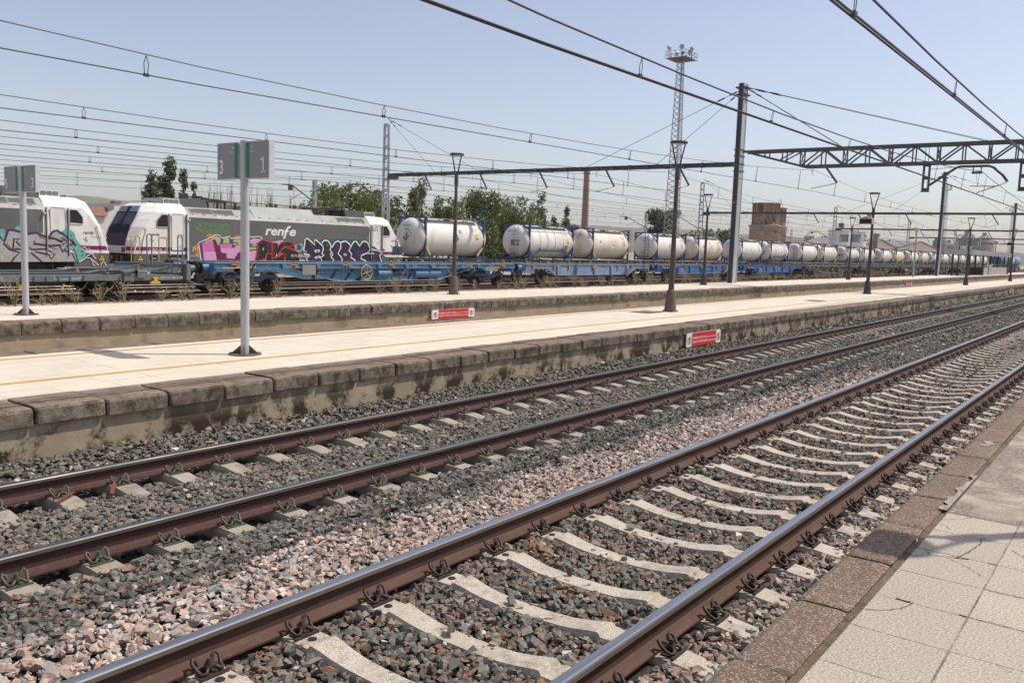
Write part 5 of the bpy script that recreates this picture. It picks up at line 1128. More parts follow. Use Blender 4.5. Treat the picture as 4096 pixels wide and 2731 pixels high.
        for yy in (-.12, .12): wp.tube([(s*(front_pt(2.56, yy)[0]+.04), yy*3, 2.5), (s*(front_pt(2.9, yy)[0]+.04), yy*.8, 2.95)], .012, 5)
        wp.build('wiper', 'rubber', o)
        g = MB(); quad(-.92, .92, 2.2, 2.499, .006, 0); quad(-.92, .92, 1.9, 2.2, .006, 1); quad(-.92, .92, 1.62, 1.9, .006, 1); g.build('nose_panel', ['front_dark', 'front_graffiti'], t)
        g = MB(); nx = front_pt(1.5, 0)[0]; g.text('253.058-2', .15, (lambda a, c: (s*(nx+.03-c*.16*.3), s*(a-.9), 1.36+c)), 0); g.build('number', 'letter_dark', t)
        for yy in (-.85, .85): g = MB(); g.bb(*sorted((s*(nx-.04), s*(nx+.045))), yy-.14, yy+.14, 1.34, 1.56); g.build('headlight', 'shield_glass', t)
        g = MB()
        for yy in (-1.08, 1.08): g.tube([(s*front_pt(1.95, 0)[0], yy, 1.9), (s*(front_pt(1.95, 0)[0]+.07), yy, 1.92), (s*(front_pt(2.3, 0)[0]+.07), yy, 2.28), (s*front_pt(2.3, 0)[0], yy, 2.3)], .02, 6)
        for yy in (-1.42, ): g.tube([(s*8.74, yy, 1.3), (s*8.72, yy-.02, 1.6), (s*8.42, yy-.03, 2.36)], .016, 5); g.tube([(s*8.36, yy-.09, 1.32), (s*8.34, yy-.10, 1.8), (s*8.14, yy-.10, 2.42), (s*8.24, yy-.08, 2.44)], .012, 5, 1)
        g.build('handrail', ['letter_white', 'rubber'], t)
        # buffer beam, buffers, coupling
        g = MB(); g.bb(*sorted((s*8.70, s*8.92)), -1.3, 1.3, .72, 1.27); g.build('buffer_beam', 'under_dark', t)
        for yy in (-.92, .92):
            g = MB(); g.cyl((s*8.86, yy, 1.02), (s*9.2, yy, 1.02), .14, 14); g.bb(*sorted((s*9.2, s*9.26)), yy-.32, yy+.32, .84, 1.2); g.build('buffer', 'under_dark', t)
        g = MB(); g.tube([(s*8.86, 0, 1.0), (s*9.2, 0, .95), (s*9.3, 0, .7)], .05, 8); g.tube([(s*8.86, -.4, .9), (s*9.1, -.4, .5), (s*9.3, -.35, .8)], .025, 6, 1); g.build('coupling', ['under_dark', 'g_red'], t)
        g = MB(); g.bb(*sorted((s*6.0+s*.25, s*6.0+s*.95)), -1.492, -1.45, 1.06, 1.24, 0); g.bb(*sorted((s*7.6, s*7.95)), -1.492, -1.45, 1.0, 1.2, 0); g.bb(*sorted((s*7.66, s*7.88)), -1.497, -1.47, 1.04, 1.09, 1); g.bb(*sorted((s*6.3, s*6.9)), -1.5, -1.47, 1.065, 1.10, 1); g.build('step_recess', ['black', 'pale_steel'], t)
        g = MB(); X0 = sorted((s*6.3, s*6.9)); g.bb(X0[0], X0[1], -1.46, -1.2, .55, .60)
        for x in X0: g.beam((x, -1.44, .92), (x, -1.44, .55), .04, .04)
        g.build('footstep', 'under_dark', t)
        warning(t, s*8.42, -1.488, .94, .36)
    # running gear
    for s in (-1, 1):
        b = MB(); x = s*4.6
        for side in (-1, 1): b.prism([(x-2.2, .75), (x-1.9, .55), (x-.6, .5), (x+.6, .5), (x+1.9, .55), (x+2.2, .75), (x+2.0, .88), (x-2.0, .88)], side*1.12-.06, side*1.12+.06, 1)
        b.bb(x-1.2, x+1.2, -.9, .9, .5, .9)
        o = b.build('bogie', 'under_dark', t)
        for dx in (-1.3, 1.3):
            w_ = MB(); wheelset(w_, x+dx, .6); w_.build('wheelset', 'wheel_iron', o)
            c = MB()
            for side in (-1, 1): c.bb(x+dx-.2, x+dx+.2, side*1.12-.12, side*1.12+.12, .4, .78); c.cyl((x+dx+.3, side*1.2, .70), (x+dx+1.0, side*1.2, .70), .075, 10)
            c.build('axle_box', 'bogie_dark', o)
    b = MB(); b.bb(-2.3, 2.3, -1.3, 1.3, .3, .93); b.build('transformer_box', 'under_dark', t)
    if gfx: gfx(t)
    for pc in sorted(set(g[0] for g in graf)):
        mb = MB(); ms = []
        for _, kind, m, l, w_, pts in [g for g in graf if g[0] == pc]:
            if m not in ms: ms.append(m)
            i = ms.index(m); y = -1.4985 - .0022*(l+1)
            if kind == 'f': mb.poly([(x, y, z) for x, z in pts], i)
            else: mb.ribbon(pts, w_, lambda a, c: (a, y, c), i)
        o = mb.build('graffiti', ms, t); o['label'] = ('pink and purple block letter graffiti', 'black letters outlined in red', 'small red and turquoise scribble', 'white outlined dark purple BOOK graffiti', 'thin black and white tags', 'silver letters with turquoise and red dots')[pc]
    return t
def leaf_logo(mb, x, z, s, y, m=0):
    """two leaves and a small train front"""
    mb.poly([(x+.45*s, y, z+.95*s), (x+.75*s, y, z+1.5*s), (x+.78*s, y, z+1.15*s), (x+.6*s, y, z+.75*s)], m); mb.poly([(x, y, z+.85*s), (x+.3*s, y, z+.8*s), (x+.55*s, y, z+.35*s), (x+.2*s, y, z+.45*s)], m)
    mb.ribbon([(x+.62*s, z+.15*s), (x+.62*s, z+.8*s), (x+.7*s, z+.9*s), (x+.98*s, z+.9*s), (x+1.05*s, z+.8*s), (x+1.05*s, z+.15*s)], .08*s, lambda a, c: (a, y, c), m)
    mb.ribbon([(x+.62*s, z+.35*s), (x+1.05*s, z+.35*s)], .25*s, lambda a, c: (a, y, c), m); mb.ribbon([(x+.6*s, z), (x+.75*s, z+.2*s)], .07*s, lambda a, c: (a, y, c), m); mb.ribbon([(x+1.08*s, z), (x+.92*s, z+.2*s)], .07*s, lambda a, c: (a, y, c), m)
def gfx_main(t):
    y = -1.501
    b = MB(); b.text('transporte', .40, SIDE(-5.1, y, 2.63), width=1.46); b.text('sostenible', .40, SIDE(-5.1, y, 2.35), width=1.46); leaf_logo(b, -5.58, 2.32, .38, y); leaf_logo(b, -7.95, 1.82, .17, -1.4965); leaf_logo(b, 7.7, 1.85, .14, -1.4965); b.build('eco_logo', 'letter_green', t)
    b = MB(); b.text('ren', .66, SIDE(-1.5, y, 2.36), 0, .22, .028, width=1.2); b.text('f', .95, SIDE(-.36, y, 2.2), 0, .38, .022, width=.52); b.text('e', .66, SIDE(.06, y, 2.36), 0, .22, .028, width=.44); b.build('lettering', 'letter_white', t)
    b = MB(); b.text('95.71.0253.058-2', .19, SIDE(.16, -1.524, 1.22), 0, 0, .01, width=1.32); b.text('Askos', .15, SIDE(.72, -1.524, 1.0), 0, .3, .02); b.text('12', .15, SIDE(-7.2, -1.499, 1.44)); b.text('1', .16, SIDE(7.6, -1.499, 1.44)); b.text('LOLP LA', .17, SIDE(-8.0, -1.502, 1.42), 0, .3, .02); b.build('number', 'g_white', t)
    b = MB(); b.text('renfe', .20, SIDE(-7.96, -1.4965, 2.12), 0, .3, .012, width=.5); b.text('renfe', .17, SIDE(7.7, -1.4965, 2.22), 0, .3, .008, width=.48); b.build('lettering', 'letter_wine', t)
    b = MB(); b.text('Mercancias', .12, SIDE(-7.55, -1.4965, 2.0), 0, .3, width=.5); b.text('transporte sostenible', .05, SIDE(-7.93, -1.4965, 1.72), width=.3); b.build('lettering', 'letter_grey', t)
    b = MB(); b.bb(-1.95+.0, -1.65, -1.515, -1.49, 1.05, 1.22); b.bb(2.32, 2.62, -1.522, -1.49, 1.05, 1.22); b.build('side_recess', 'black', t)
def gfx_left(t):
    b = MB(); b.text('renfe', .20, SIDE(7.58, -1.4965, 2.10), 0, .3, .012, width=.48); b.build('lettering', 'letter_wine', t)
    b = MB(); b.text('Mercancias', .12, SIDE(7.92, -1.4965, 1.95), 0, .3, width=.5); b.text('transporte sostenible', .05, SIDE(7.6, -1.4965, 1.68), width=.3); b.build('lettering', 'letter_grey', t)
    b = MB(); leaf_logo(b, 7.6, 1.76, .17, -1.4965); b.build('eco_logo', 'letter_green', t)
    b = MB(); b.text('1', .16, SIDE(7.59, -1.511, 1.44)); b.build('number', 'g_white', t)
locomotive(29.9, 'grey and white electric locomotive with pink, red and BOOK graffiti', GRAF_MAIN, gfx=gfx_main)
locomotive(11.25, 'electric locomotive with silver and turquoise graffiti at the left edge', GRAF_LEFT, gfx=gfx_left)
# ------------------------------------------------------------------ platform number signs
def panel_sign(loc, label, base, pan, nums, post=True, pr=.062, zt=3.56):
    """pan: (far panel y0,y1), (near panel y0,y1), z0, z1, all relative to loc; text faces -x"""
    t = thing('platform_sign', label, 'sign', loc)
    (a0, a1), (b0, b1), z0, z1 = pan
    if post:
        b = MB(); b.cyl((0, 0, 0), (0, 0, zt-loc[2]), pr, 20); b.build('post', 'sign_post', t)
        b = MB(); b.cyl((0, 0, 0), (0, 0, .018), .235, 24)
        for k in range(4):
            c, s = math.cos(k*math.pi/2+.6), math.sin(k*math.pi/2+.6); b.add([(c*.06, s*.06, .018), (c*.2, s*.2, .018), (c*.06, s*.06, .14), (c*.06-.008*s, s*.06+.008*c, .018), (c*.2-.008*s, s*.2+.008*c, .018), (c*.06-.008*s, s*.06+.008*c, .14)], [(0, 1, 2), (5, 4, 3), (0, 3, 4, 1), (1, 4, 5, 2)])
            b.cyl((c*.19-.05*s, s*.19+.05*c, .018), (c*.19-.05*s, s*.19+.05*c, .035), .015, 6)
        b.build('base_plate', 'lamp_rust', t)
    for (y0, y1), n, near_ in (((a0, a1), nums[0], False), ((b0, b1), nums[1], True)):
        lo, hi = min(y0, y1), max(y0, y1)
        b = MB(); b.bb(-.045, .045, lo, hi, z0, z1, 1); b.bb(-.048, -.045, lo+.008, hi-.008, z0+.008, z1-.008, 0)
        p = b.build('sign_panel', ['sign_grey', 'sign_edge'], t)
        g0, g1 = (hi-.09, hi-.008) if near_ else (lo+.008, lo+.09)
        b = MB(); b.add([(-.051, g1, z0+.02), (-.051, g0, z0+.02), (-.051, g0, z1-.02), (-.051, g1, z1-.02)], [(0, 1, 2, 3)]); b.build('green_band', 'sign_green', p)
        b = MB(); hgt = (z1-z0)
        def fn(yl, zl): return lambda a, c: (-.052, yl-a, zl+c)
        if n != '1': b.text(n, hgt*.54, fn((lo+.17) if near_ else (hi-.055), z0+hgt*.16), 0, 0, .015, width=hgt*.18 if n != '1' else hgt*.11)
        else:
            y1_ = lo+.125; zz = z0+hgt*.16; R2 = lambda L, w_: b.ribbon(L, w_, lambda a, c: (-.052, a, c))
            R2([(y1_, zz), (y1_, zz+hgt*.42)], hgt*.05); R2([(y1_, zz+hgt*.40), (y1_+hgt*.10, zz+hgt*.33)], hgt*.045); R2([(y1_-hgt*.085, zz+hgt*.02), (y1_+hgt*.085, zz+hgt*.02)], hgt*.05)
        b.text('Vía', hgt*.12, fn(hi-.115 if near_ else lo+.155, z0+hgt*.82), 0, width=.062); b.text('PLATFORM', hgt*.045, fn(hi-.10 if near_ else lo+.185, z0+hgt*.72), 0, width=.085); b.build('lettering', 'sign_white', p)
    b = MB()
    for z in (z0+hgt*.22, z0+hgt*.82):
        b.beam((0, max(b0, b1), z), (0, min(a0, a1), z), .05, .035)
    b.build('bracket', 'galvanised', t)
    return t
panel_sign((7.62, 10.58, .5), 'grey platform sign reading 3 and 1 on a thick white post', .5, ((.08, .59), (-.08, -.61), 2.52, 3.04), ('3', '1'))
panel_sign((7.97, 18.33, .49), 'grey platform sign reading 5 and 3 at the left edge', .49, ((.09, .69), (-.09, -.67), 2.45, 2.97), ('5', '3'), zt=3.45)
panel_sign((68.6, 19.32, .49), 'distant grey sign reading 5 and 3 hung on a far platform lamp', .49, ((.18, .86), (-.10, -.74), 2.86, 3.46), ('5', '3'), post=False)
panel_sign((68.1, 11.1, .5), 'distant grey sign reading 3 and 1 hung on a middle platform lamp', .5, ((.2, .85), (-.06, -.72), 2.76, 3.32), ('3', '1'), post=False)
# ------------------------------------------------------------------ lamps
def platform_lamp(loc, label, iron, H=4.74, group='round headed platform lamps'):
    t = thing('platform_lamp', label, 'lamp', loc, group)
    b = MB(); b.lathe([(.17, 0), (.17, .03), (.165, .12), (.125, .55), (.115, .60), (.085, .62)], (0, 0, 0), 16)
    for k in range(4): b.cyl((.2*math.cos(k*math.pi/2+.7), .2*math.sin(k*math.pi/2+.7), 0), (.2*math.cos(k*math.pi/2+.7), .2*math.sin(k*math.pi/2+.7), .05), .02, 6)
    b.build('base', 'lamp_rust' if iron == 'lamp_iron' else iron, t)
    b = MB(); b.tube([(0, 0, .6), (0, 0, 3.7)], [.082, .05], 14); b.tube([(0, 0, 3.68), (0, 0, 3.72), (0, 0, 4.0), (0, 0, 4.03)], [.055, .072, .065, .05], 12); b.build('pole', iron, t)
    for s in (-1, 1):
        b = MB(); b.tube([(.0, s*.03, 4.0), (0, s*.07, 4.12), (0, s*.12, 4.35), (0, s*.185, 4.60), (0, s*.20, 4.66)], [.03, .026, .022, .02, .02], 8); b.build('arm', 'lamp_dark', t)
    b = MB(); b.lathe([(0, 4.675), (.23, 4.67), (.245, 4.70), (.24, 4.725), (.12, 4.74), (0, 4.742)], (0, 0, 0), 24, 0)
    for k in range(10): t_ = k*math.pi/5; b.beam((.06*math.cos(t_), .06*math.sin(t_), 4.745), (.22*math.cos(t_), .22*math.sin(t_), 4.735), .012, .02, 0)
    hd = b.build('lamp_head', 'lamp_dark', t)
    b = MB(); b.lathe([(0, 4.664), (.20, 4.664), (.20, 4.669), (0, 4.669)], (0, 0, 0), 20); b.build('lens', 'lamp_glass', hd)
    return t
L1_ = platform_lamp((22.15, 11.05, .5), 'rusty round headed lamp on the middle platform near the red sign', 'lamp_iron')
platform_lamp((42.7, 11.1, .5), 'round headed lamp carrying a loudspeaker on the middle platform', 'lamp_dark')
l2 = [o for o in col.objects if o.name.startswith('platform_lamp')][-1]
dup(l2, (68.2, 11.1, .5), 'round headed lamp carrying the 3 and 1 sign on the middle platform')
dup(l2, (90.4, 11.1, .5), 'farther round headed lamp with a loudspeaker, beyond the lamp bearing the 3 and 1 sign')
dup(L1_, (22.3, 19.3, .49), 'weathered round headed lamp on the far platform before the first white tank')
dup(l2, (42.4, 19.3, .49), 'round headed lamp on the far platform just left of the big dark pole')
dup(l2, (68.6, 19.3, .49), 'round headed lamp carrying the 5 and 3 sign on the far platform')
dup(l2, (113., 19.4, .49), 'small distant round headed lamp left of the platform shelter')
nl = dup(L1_, (7.42, -.84, .6), 'round headed lamp on the near platform whose shadow falls across the kerb')
def loudspeaker(loc, label):
    t = thing('loudspeaker', label, 'loudspeaker', loc, 'loudspeakers on platform lamps')
    b = MB(); b.prism([(-.30, -.16), (.30, -.16), (.27, .10), (.0, .19), (-.27, .10)], -.55, -.12, 0, 0); b.bb(-.565, -.551, -.26, .26, -.13, .06, 1); b.build('horn', ['booth_beige', 'under_dark'], t)
    b = MB(); b.bb(-.1, .06, -.08, .08, .12, .30); b.tube([(-.0, 0, .2), (-.25, 0, .2), (-.3, 0, .12)], .02, 6); b.build('bracket', 'booth_beige', t)
loudspeaker((42.62, 11.25, 3.92), 'beige horn loudspeaker on the nearer middle platform lamp'); loudspeaker((90.3, 11.25, 3.9), 'beige horn loudspeaker on the farther middle platform lamp')
def mushroom_lamp(loc, label):
    t = thing('mushroom_lamp', label, 'lamp', loc, 'yellow mushroom lamps')
    b = MB(); b.tube([(0, 0, 0), (0, 0, .9), (0, 0, 4.3)], [.09, .08, .06], 12); b.build('pole', 'galvanised', t)
    b = MB(); b.lathe([(.08, 4.3), (.1, 4.34), (.36, 4.66), (.36, 4.70)], (0, 0, 0), 20); b.build('globe', 'globe_yellow', t)
    b = MB(); b.lathe([(.38, 4.70), (.2, 4.80), (.06, 4.84), (.05, 4.92), (0, 4.92)], (0, 0, 0), 20); b.build('cap', 'galvanised', t)
mushroom_lamp((90.6, 19.4, .49), 'yellow mushroom shaped lamp on a galvanised pole, far platform'); mushroom_lamp((141, 19.5, .49), 'small yellow mushroom lamp beside the far dark pole')
# ------------------------------------------------------------------ no-crossing signs on the platform walls
def ban_sign(x0, y, z0, w_, h, label, full=True):
    t = thing('warning_board', label, 'sign', (x0, y, z0), 'red no crossing boards')
    b = MB(); b.prism([(.03, 0), (w_-.03, 0), (w_, .03), (w_, h-.03), (w_-.03, h), (.03, h), (0, h-.03), (0, .03)], -.012, 0, 1); b.build('board', 'ban_white', t)
    b = MB(); m0 = w_*.15; b.add([(m0, -.016, .004), (w_-m0, -.016, .004), (w_-m0, -.016, h-.004), (m0, -.016, h-.004)], [(0, 1, 2, 3)]); b.build('red_field', 'ban_red', t)
    if not full:
        b = MB(); 
        for zz in (.3, .55): b.add([(m0+.05, -.02, h*zz), (w_-m0-.05, -.02, h*zz), (w_-m0-.05, -.02, h*zz+.05), (m0+.05, -.02, h*zz+.05)], [(0, 1, 2, 3)])
    else: b = MB()
    W2 = w_-2*m0
    fn = lambda x, z: (lambda a, c: (x+a, -.0205, z+c))
    b.text('PROHIBIDO CRUZAR LAS VÍAS', h*.235, fn(m0+.02, h*.53), 0, 0, .012, width=W2*.54); b.text('excepto por paso habilitado', h*.20, fn(m0+W2*.56, h*.53), 0, .15, .004, width=W2*.42)
    b.text('CROSSING THE TRACK IS PROHIBITED', h*.235, fn(m0+.015, h*.24), 0, 0, .012, width=W2*.62); b.text('use designated walkway', h*.20, fn(m0+W2*.64, h*.24), 0, .15, .004, width=W2*.35)
    b.build('lettering', 'ban_white', t)
    b = MB()
    for cx_ in (w_*.085, w_-w_*.085):
        R_ = h*.26; cz_ = h*.46
        b.ribbon([(cx_+R_*math.cos(k*math.pi/14), cz_+R_*math.sin(k*math.pi/14)) for k in range(29)], h*.05, lambda a, c: (a, -.016, c), 0); b.ribbon([(cx_-R_*.7, cz_+R_*.7), (cx_+R_*.7, cz_-R_*.7)], h*.045, lambda a, c: (a, -.0175, c), 0)
        b.ribbon([(cx_-.008, cz_-R_*.6), (cx_+.005, cz_), (cx_+.0, cz_+R_*.35)], h*.075, lambda a, c: (a, -.015, c), 1); b.ribbon([(cx_+.02, cz_-R_*.6), (cx_+.003, cz_)], h*.045, lambda a, c: (a, -.0148, c), 1); b.poly([(cx_+.02*math.cos(k), -.015, cz_+R_*.58+.02*math.sin(k)) for k in np.arange(0, 6.2, .8)], 1)
    for k in range(5):
        z = h*(.1+.19*k)
        b.add([(.0, -.0145, z-.03), (.045, -.0145, z+.02), (.045, -.0145, z+.042), (0, -.0145, z-.008)], [(0, 1, 2, 3)], 2); b.add([(w_-.045, -.0145, z+.03), (w_, -.0145, z-.02), (w_, -.0145, z+.002), (w_-.045, -.0145, z+.052)], [(0, 1, 2, 3)], 2)
    b.build('symbol', ['ban_dark', 'black', 'ban_red'], t)
ban_sign(18.0, 8.545, .03, 1.92, .315, 'red and white no crossing board on the stained middle platform wall')
ban_sign(18.62, 16.95, -.01, 1.98, .27, 'red and white no crossing board on the plain far platform wall')
ban_sign(77.0, 16.95, -.02, 1.95, .27, 'small distant red board on the far platform wall', True); ban_sign(69.8, 8.545, .02, 1.95, .30, 'distant red board on the middle platform wall near the right edge'); ban_sign(138.5, 16.95, -.02, 1.95, .27, 'tiny far red board below the platform shelter')

# ------------------------------------------------------------------ overhead line structures
SPAN = 56.7; X0 = 47.66
def pole(loc, label):
    t = thing('portal_pole', label, 'pole', loc, 'dark steel portal poles on the far platform')
    H = 11.25; b = MB()
    b.bb(-.30, .30, -.15, -.135, 0, H, 1); b.bb(-.30, .30, .135, .15, 0, H, 1)
    b.bb(-.30, -.28, -.134, .134, 0, H, 0); b.bb(.28, .30, -.134, .134, 0, H, 0)  # faces across the track carry the painted shade tone, the others the lit tone
    for x in (-.30, .24): b.bb(x, x+.06, -.175, -.151, .0, H, 1)
    b.bb(-.3, .3, -.15, .15, H, H+.02, 0); b.build('shaft', ['pole_shade_ladder', 'pole_lit'], t)
    b = MB()
    for z in (6.35, 6.75, 7.2, 7.55): b.bb(-.38, .38, -.19, -.176, z, z+.07); b.bb(-.38, .38, .155, .17, z, z+.07)
    for z in (10.6, 11.0): b.bb(-.34, .34, -.32, .32, z, z+.08)
    b.build('clamp', 'gantry_steel', t)
    b = MB(); b.poly([(-.306, .08, 4.55), (-.306, -.08, 4.55), (-.306, 0, 4.72)], 0); b.build('warning_sign', 'hook_orange', t)
    return t
def lattice_mast(loc, label, H=11.2, canti=True):
    t = thing('lattice_mast', label, 'mast', loc, 'pale lattice masts beyond the goods yard')
    b = MB(); w0, w1 = .34, .20
    for s in (-1, 1):
        for q in (-1, 1):
            b.beam((q*.11, s*w0, 0), (q*.11, s*w1, H), .05, .05); 
        b.beam((-.0, s*w0, 0), (0, s*w1, H), .18, .02, 0)
    z = .4
    while z < H:
        k = w0+(w1-w0)*z/H; b.bb(-.13, .13, -k, k, z, z+.22); z += .82
    b.build('shaft', 'mast_light', t)
    if canti:
        b = MB(); b.tube([(0, .4, 5.4), (0, 2.8, 6.75), (0, 4.4, 6.75), (0, 5.05, 6.0)], .055, 6); b.tube([(0, 5.05, 5.95), (0, 4.0, 5.65)], .025, 5); b.bb(-.12, .12, 3.9, 4.2, 6.35, 6.68); b.build('cantilever', 'gantry_steel', t)
    return t
def yard_mast(loc, label):
    t = thing('yard_mast', label, 'mast', loc, 'slim cantilever masts behind the train')
    b = MB(); b.bb(-.12, .12, -.16, -.10, 0, 7.1); b.bb(-.12, .12, .10, .16, 0, 7.1)
    for z in np.arange(.5, 7, .7): b.bb(-.1, .1, -.1, .1, z, z+.2)
    b.build('shaft', 'galvanised', t)
    b = MB(); b.tube([(0, .15, 5.4), (0, 2.9, 6.75), (0, 4.2, 6.85)], .055, 6); b.tube([(0, 1.7, 6.05), (0, 3.1, 5.55)], .025, 5); b.bb(-.12, .12, 2.9, 3.25, 6.35, 6.72); b.build('cantilever', 'gantry_steel', t)
    return t
P0 = None; L0 = None; Y0 = None
pl = ['thick dark steel pole holding the lattice truss', 'dark steel pole between the shelter and the big pole', 'dark steel pole next to the platform shelter', 'faint dark pole in the far distance', 'farthest faint dark pole']
ll = ['pale lattice mast right behind the graffitied locomotive', 'pale lattice mast between the light tower and the big dark pole', 'pale lattice mast beside the white silos', 'pale lattice mast behind the far white tanks', 'small far lattice mast', 'very small far lattice mast']
pole_lab = ['thick dark steel pole holding the lattice truss', 'dark steel pole left of the platform shelter', 'dark steel pole at the far end of the platform shelter', 'faint dark pole beyond the platform shelter']
for k in range(4):
    loc = (X0+SPAN*k, 19.95, .49)
    if P0 is None: P0 = pole(loc, pole_lab[k])
    else: dup(P0, loc, pole_lab[k])
for k in range(6):
    loc = (X0+SPAN*k, 48.4, -.1)
    if L0 is None: L0 = lattice_mast(loc, ll[k])
    else: dup(L0, loc, ll[k])
yml = ['slim grey mast with a curved arm rising from the trees behind the locomotive', 'slim grey mast with a curved arm above the white tanks near the chimney', 'slim far mast with a curved arm left of the silos']
for k in range(3):
    loc = (X0+SPAN*k-.6, 56, -.1)
    if Y0 is None: Y0 = yard_mast(loc, yml[k])
    else: dup(Y0, loc, yml[k])
TRY = [24.33, 29.45, 34.6, 39.75, 45.0]
def insulator(mb, p, q, n=5, r=.07, m=1):
    p = V(p); q = V(q); mb.cyl(p, q, .012, 6, 0)
    for i in range(n):
        a = p + (q-p)*(.3+.4*i/(n-1)); d = (q-p).normalized(); mb.tube([a-d*.012, a+d*.012], [r, r*.5], 9, m)
def drop_arm(parent, y0, zt):
    b = MB(); b.beam((0, y0-.70, zt), (0, y0-1.35, 6.13), .07, .10, 0); b.tube([(0, y0-1.3, 6.12), (0, y0-1.0, 6.04)], .02, 5)
    insulator(b, (0, y0-1.22, 6.1), (0, y0-.85, 6.0), 3, .08); b.tube([(0, y0-.9, 6.02), (0, y0-.05, 5.86), (0, y0, 5.80)], .018, 5); b.build('drop_arm', ['gantry_steel', 'insulator'], parent)
    b = MB(); insulator(b, (0, y0, zt), (0, y0, zt-.45), 3, .075); b.build('insulator', ['galvanised', 'insulator'], parent)
def stay(parent, p, q):
    b = MB(); b.tube([p, q], .014, 5); p, q = V(p), V(q)
    for f in (.05, .12): b.tube([p+(q-p)*f, p+(q-p)*(f+.04)], .04, 6)
    b.build('stay_rod', 'wire', parent)
def beam_portal(x, label, long=False):
    t = thing('portal_beam', label, 'beam', (x, 0, 0), 'overhead line portals across the goods yard')
    b = MB(); b.bb(-.13, .13, 20.12, 48.1, 7.15, 7.19); b.bb(-.13, .13, 20.12, 48.1, 7.36, 7.40); b.bb(-.03, .03, 20.12, 48.1, 7.19, 7.36)
    for y in np.arange(21, 48, 1.2): b.bb(-.14, .14, y-.12, y+.12, 7.14, 7.41)
    b.bb(-.16, .16, 47.2, 48.1, 6.95, 7.15)
    if long:
        b.bb(-.13, .13, -6.9, 19.78, 7.15, 7.40)
    b.build('girder', 'gantry_steel', t)
    for y in TRY: drop_arm(t, y, 7.16)
    if long:
        for y in (15.72, 7.4, 3.4): drop_arm(t, y, 7.16)
    for s_ in ((19.8, 30.2), (19.8, 25.2), (48.3, 43.35), (48.3, 39.3)): stay(t, (0, s_[0], 11.55), (0, s_[1], 7.41))
    if long:
        for s_ in (14.0, 8.0): stay(t, (0, 19.8, 11.55), (0, s_, 7.41))
    return t
beam_portal(X0, 'long portal beam from the lattice mast behind the locomotive to the thick pole')
bp = beam_portal(X0+SPAN, 'thin portal beam crossing in front of the rusty water tower', True)
dup(bp, (X0+2*SPAN, 0, 0), 'farther thin portal beam above the white silos'); dup(bp, (X0+3*SPAN, 0, 0), 'faint portal beam low over the platform shelter'); dup(bp, (X0+4*SPAN, 0, 0), 'faintest portal beam at the far end of the yard')
# lattice truss over the near tracks
t = thing('lattice_truss', 'dark lattice truss reaching from the thick pole over the near tracks', 'truss', (X0, 0, 0))
b = MB(); zt_, zb_ = 7.92, 7.02; ye = -6.9
for x in (-.36, .36):
    b.beam((x, 19.6, zt_), (x, ye, zt_), .10, .13); b.beam((x, 16.15, zb_), (x, ye, zb_), .10, .13); b.beam((x, 19.3, zt_-.05), (x, 16.15, zb_), .09, .11)
    ys = [16.3-1.137*i for i in range(21)]
    for i, y in enumerate(ys): b.beam((x, y, zb_), (x, y, zt_), .06, .06)
    for i in range(len(ys)-1):
        if i % 2 == 0: b.beam((x, ys[i], zt_), (x, ys[i+1], zb_), .07, .07) if False else b.beam((x, ys[i], zb_), (x, ys[i+1], zt_), .07, .07)
        else: b.beam((x, ys[i], zt_), (x, ys[i+1], zb_), .07, .07)
    b.beam((x, 18.3, zt_), (x, 18.3, 7.65), .06, .06); b.beam((x, 17.3, zt_), (x, 17.3, 7.4), .06, .06); b.beam((x, 17.4, 7.42), (x, 16.4, zt_), .06, .06)
for i in range(0, 21, 2):
    y = 16.3-1.137*i; b.beam((-.36, y, zb_), (.36, y, zt_), .04, .04); b.beam((.36, y, zb_), (-.36, y, zt_), .04, .04); b.beam((-.36, y, zt_), (.36, y, zt_), .05, .05); b.beam((-.36, y, zb_), (.36, y, zb_), .05, .05)
b.build('truss_frame', 'gantry_steel', t)
drop_arm(t, 15.72, 7.0)
for y in (14.2, 7.3):
    for dx in (-.3, .3): stay(t, (0+dx*.5, 19.8, 11.55), (dx, y, 7.99))
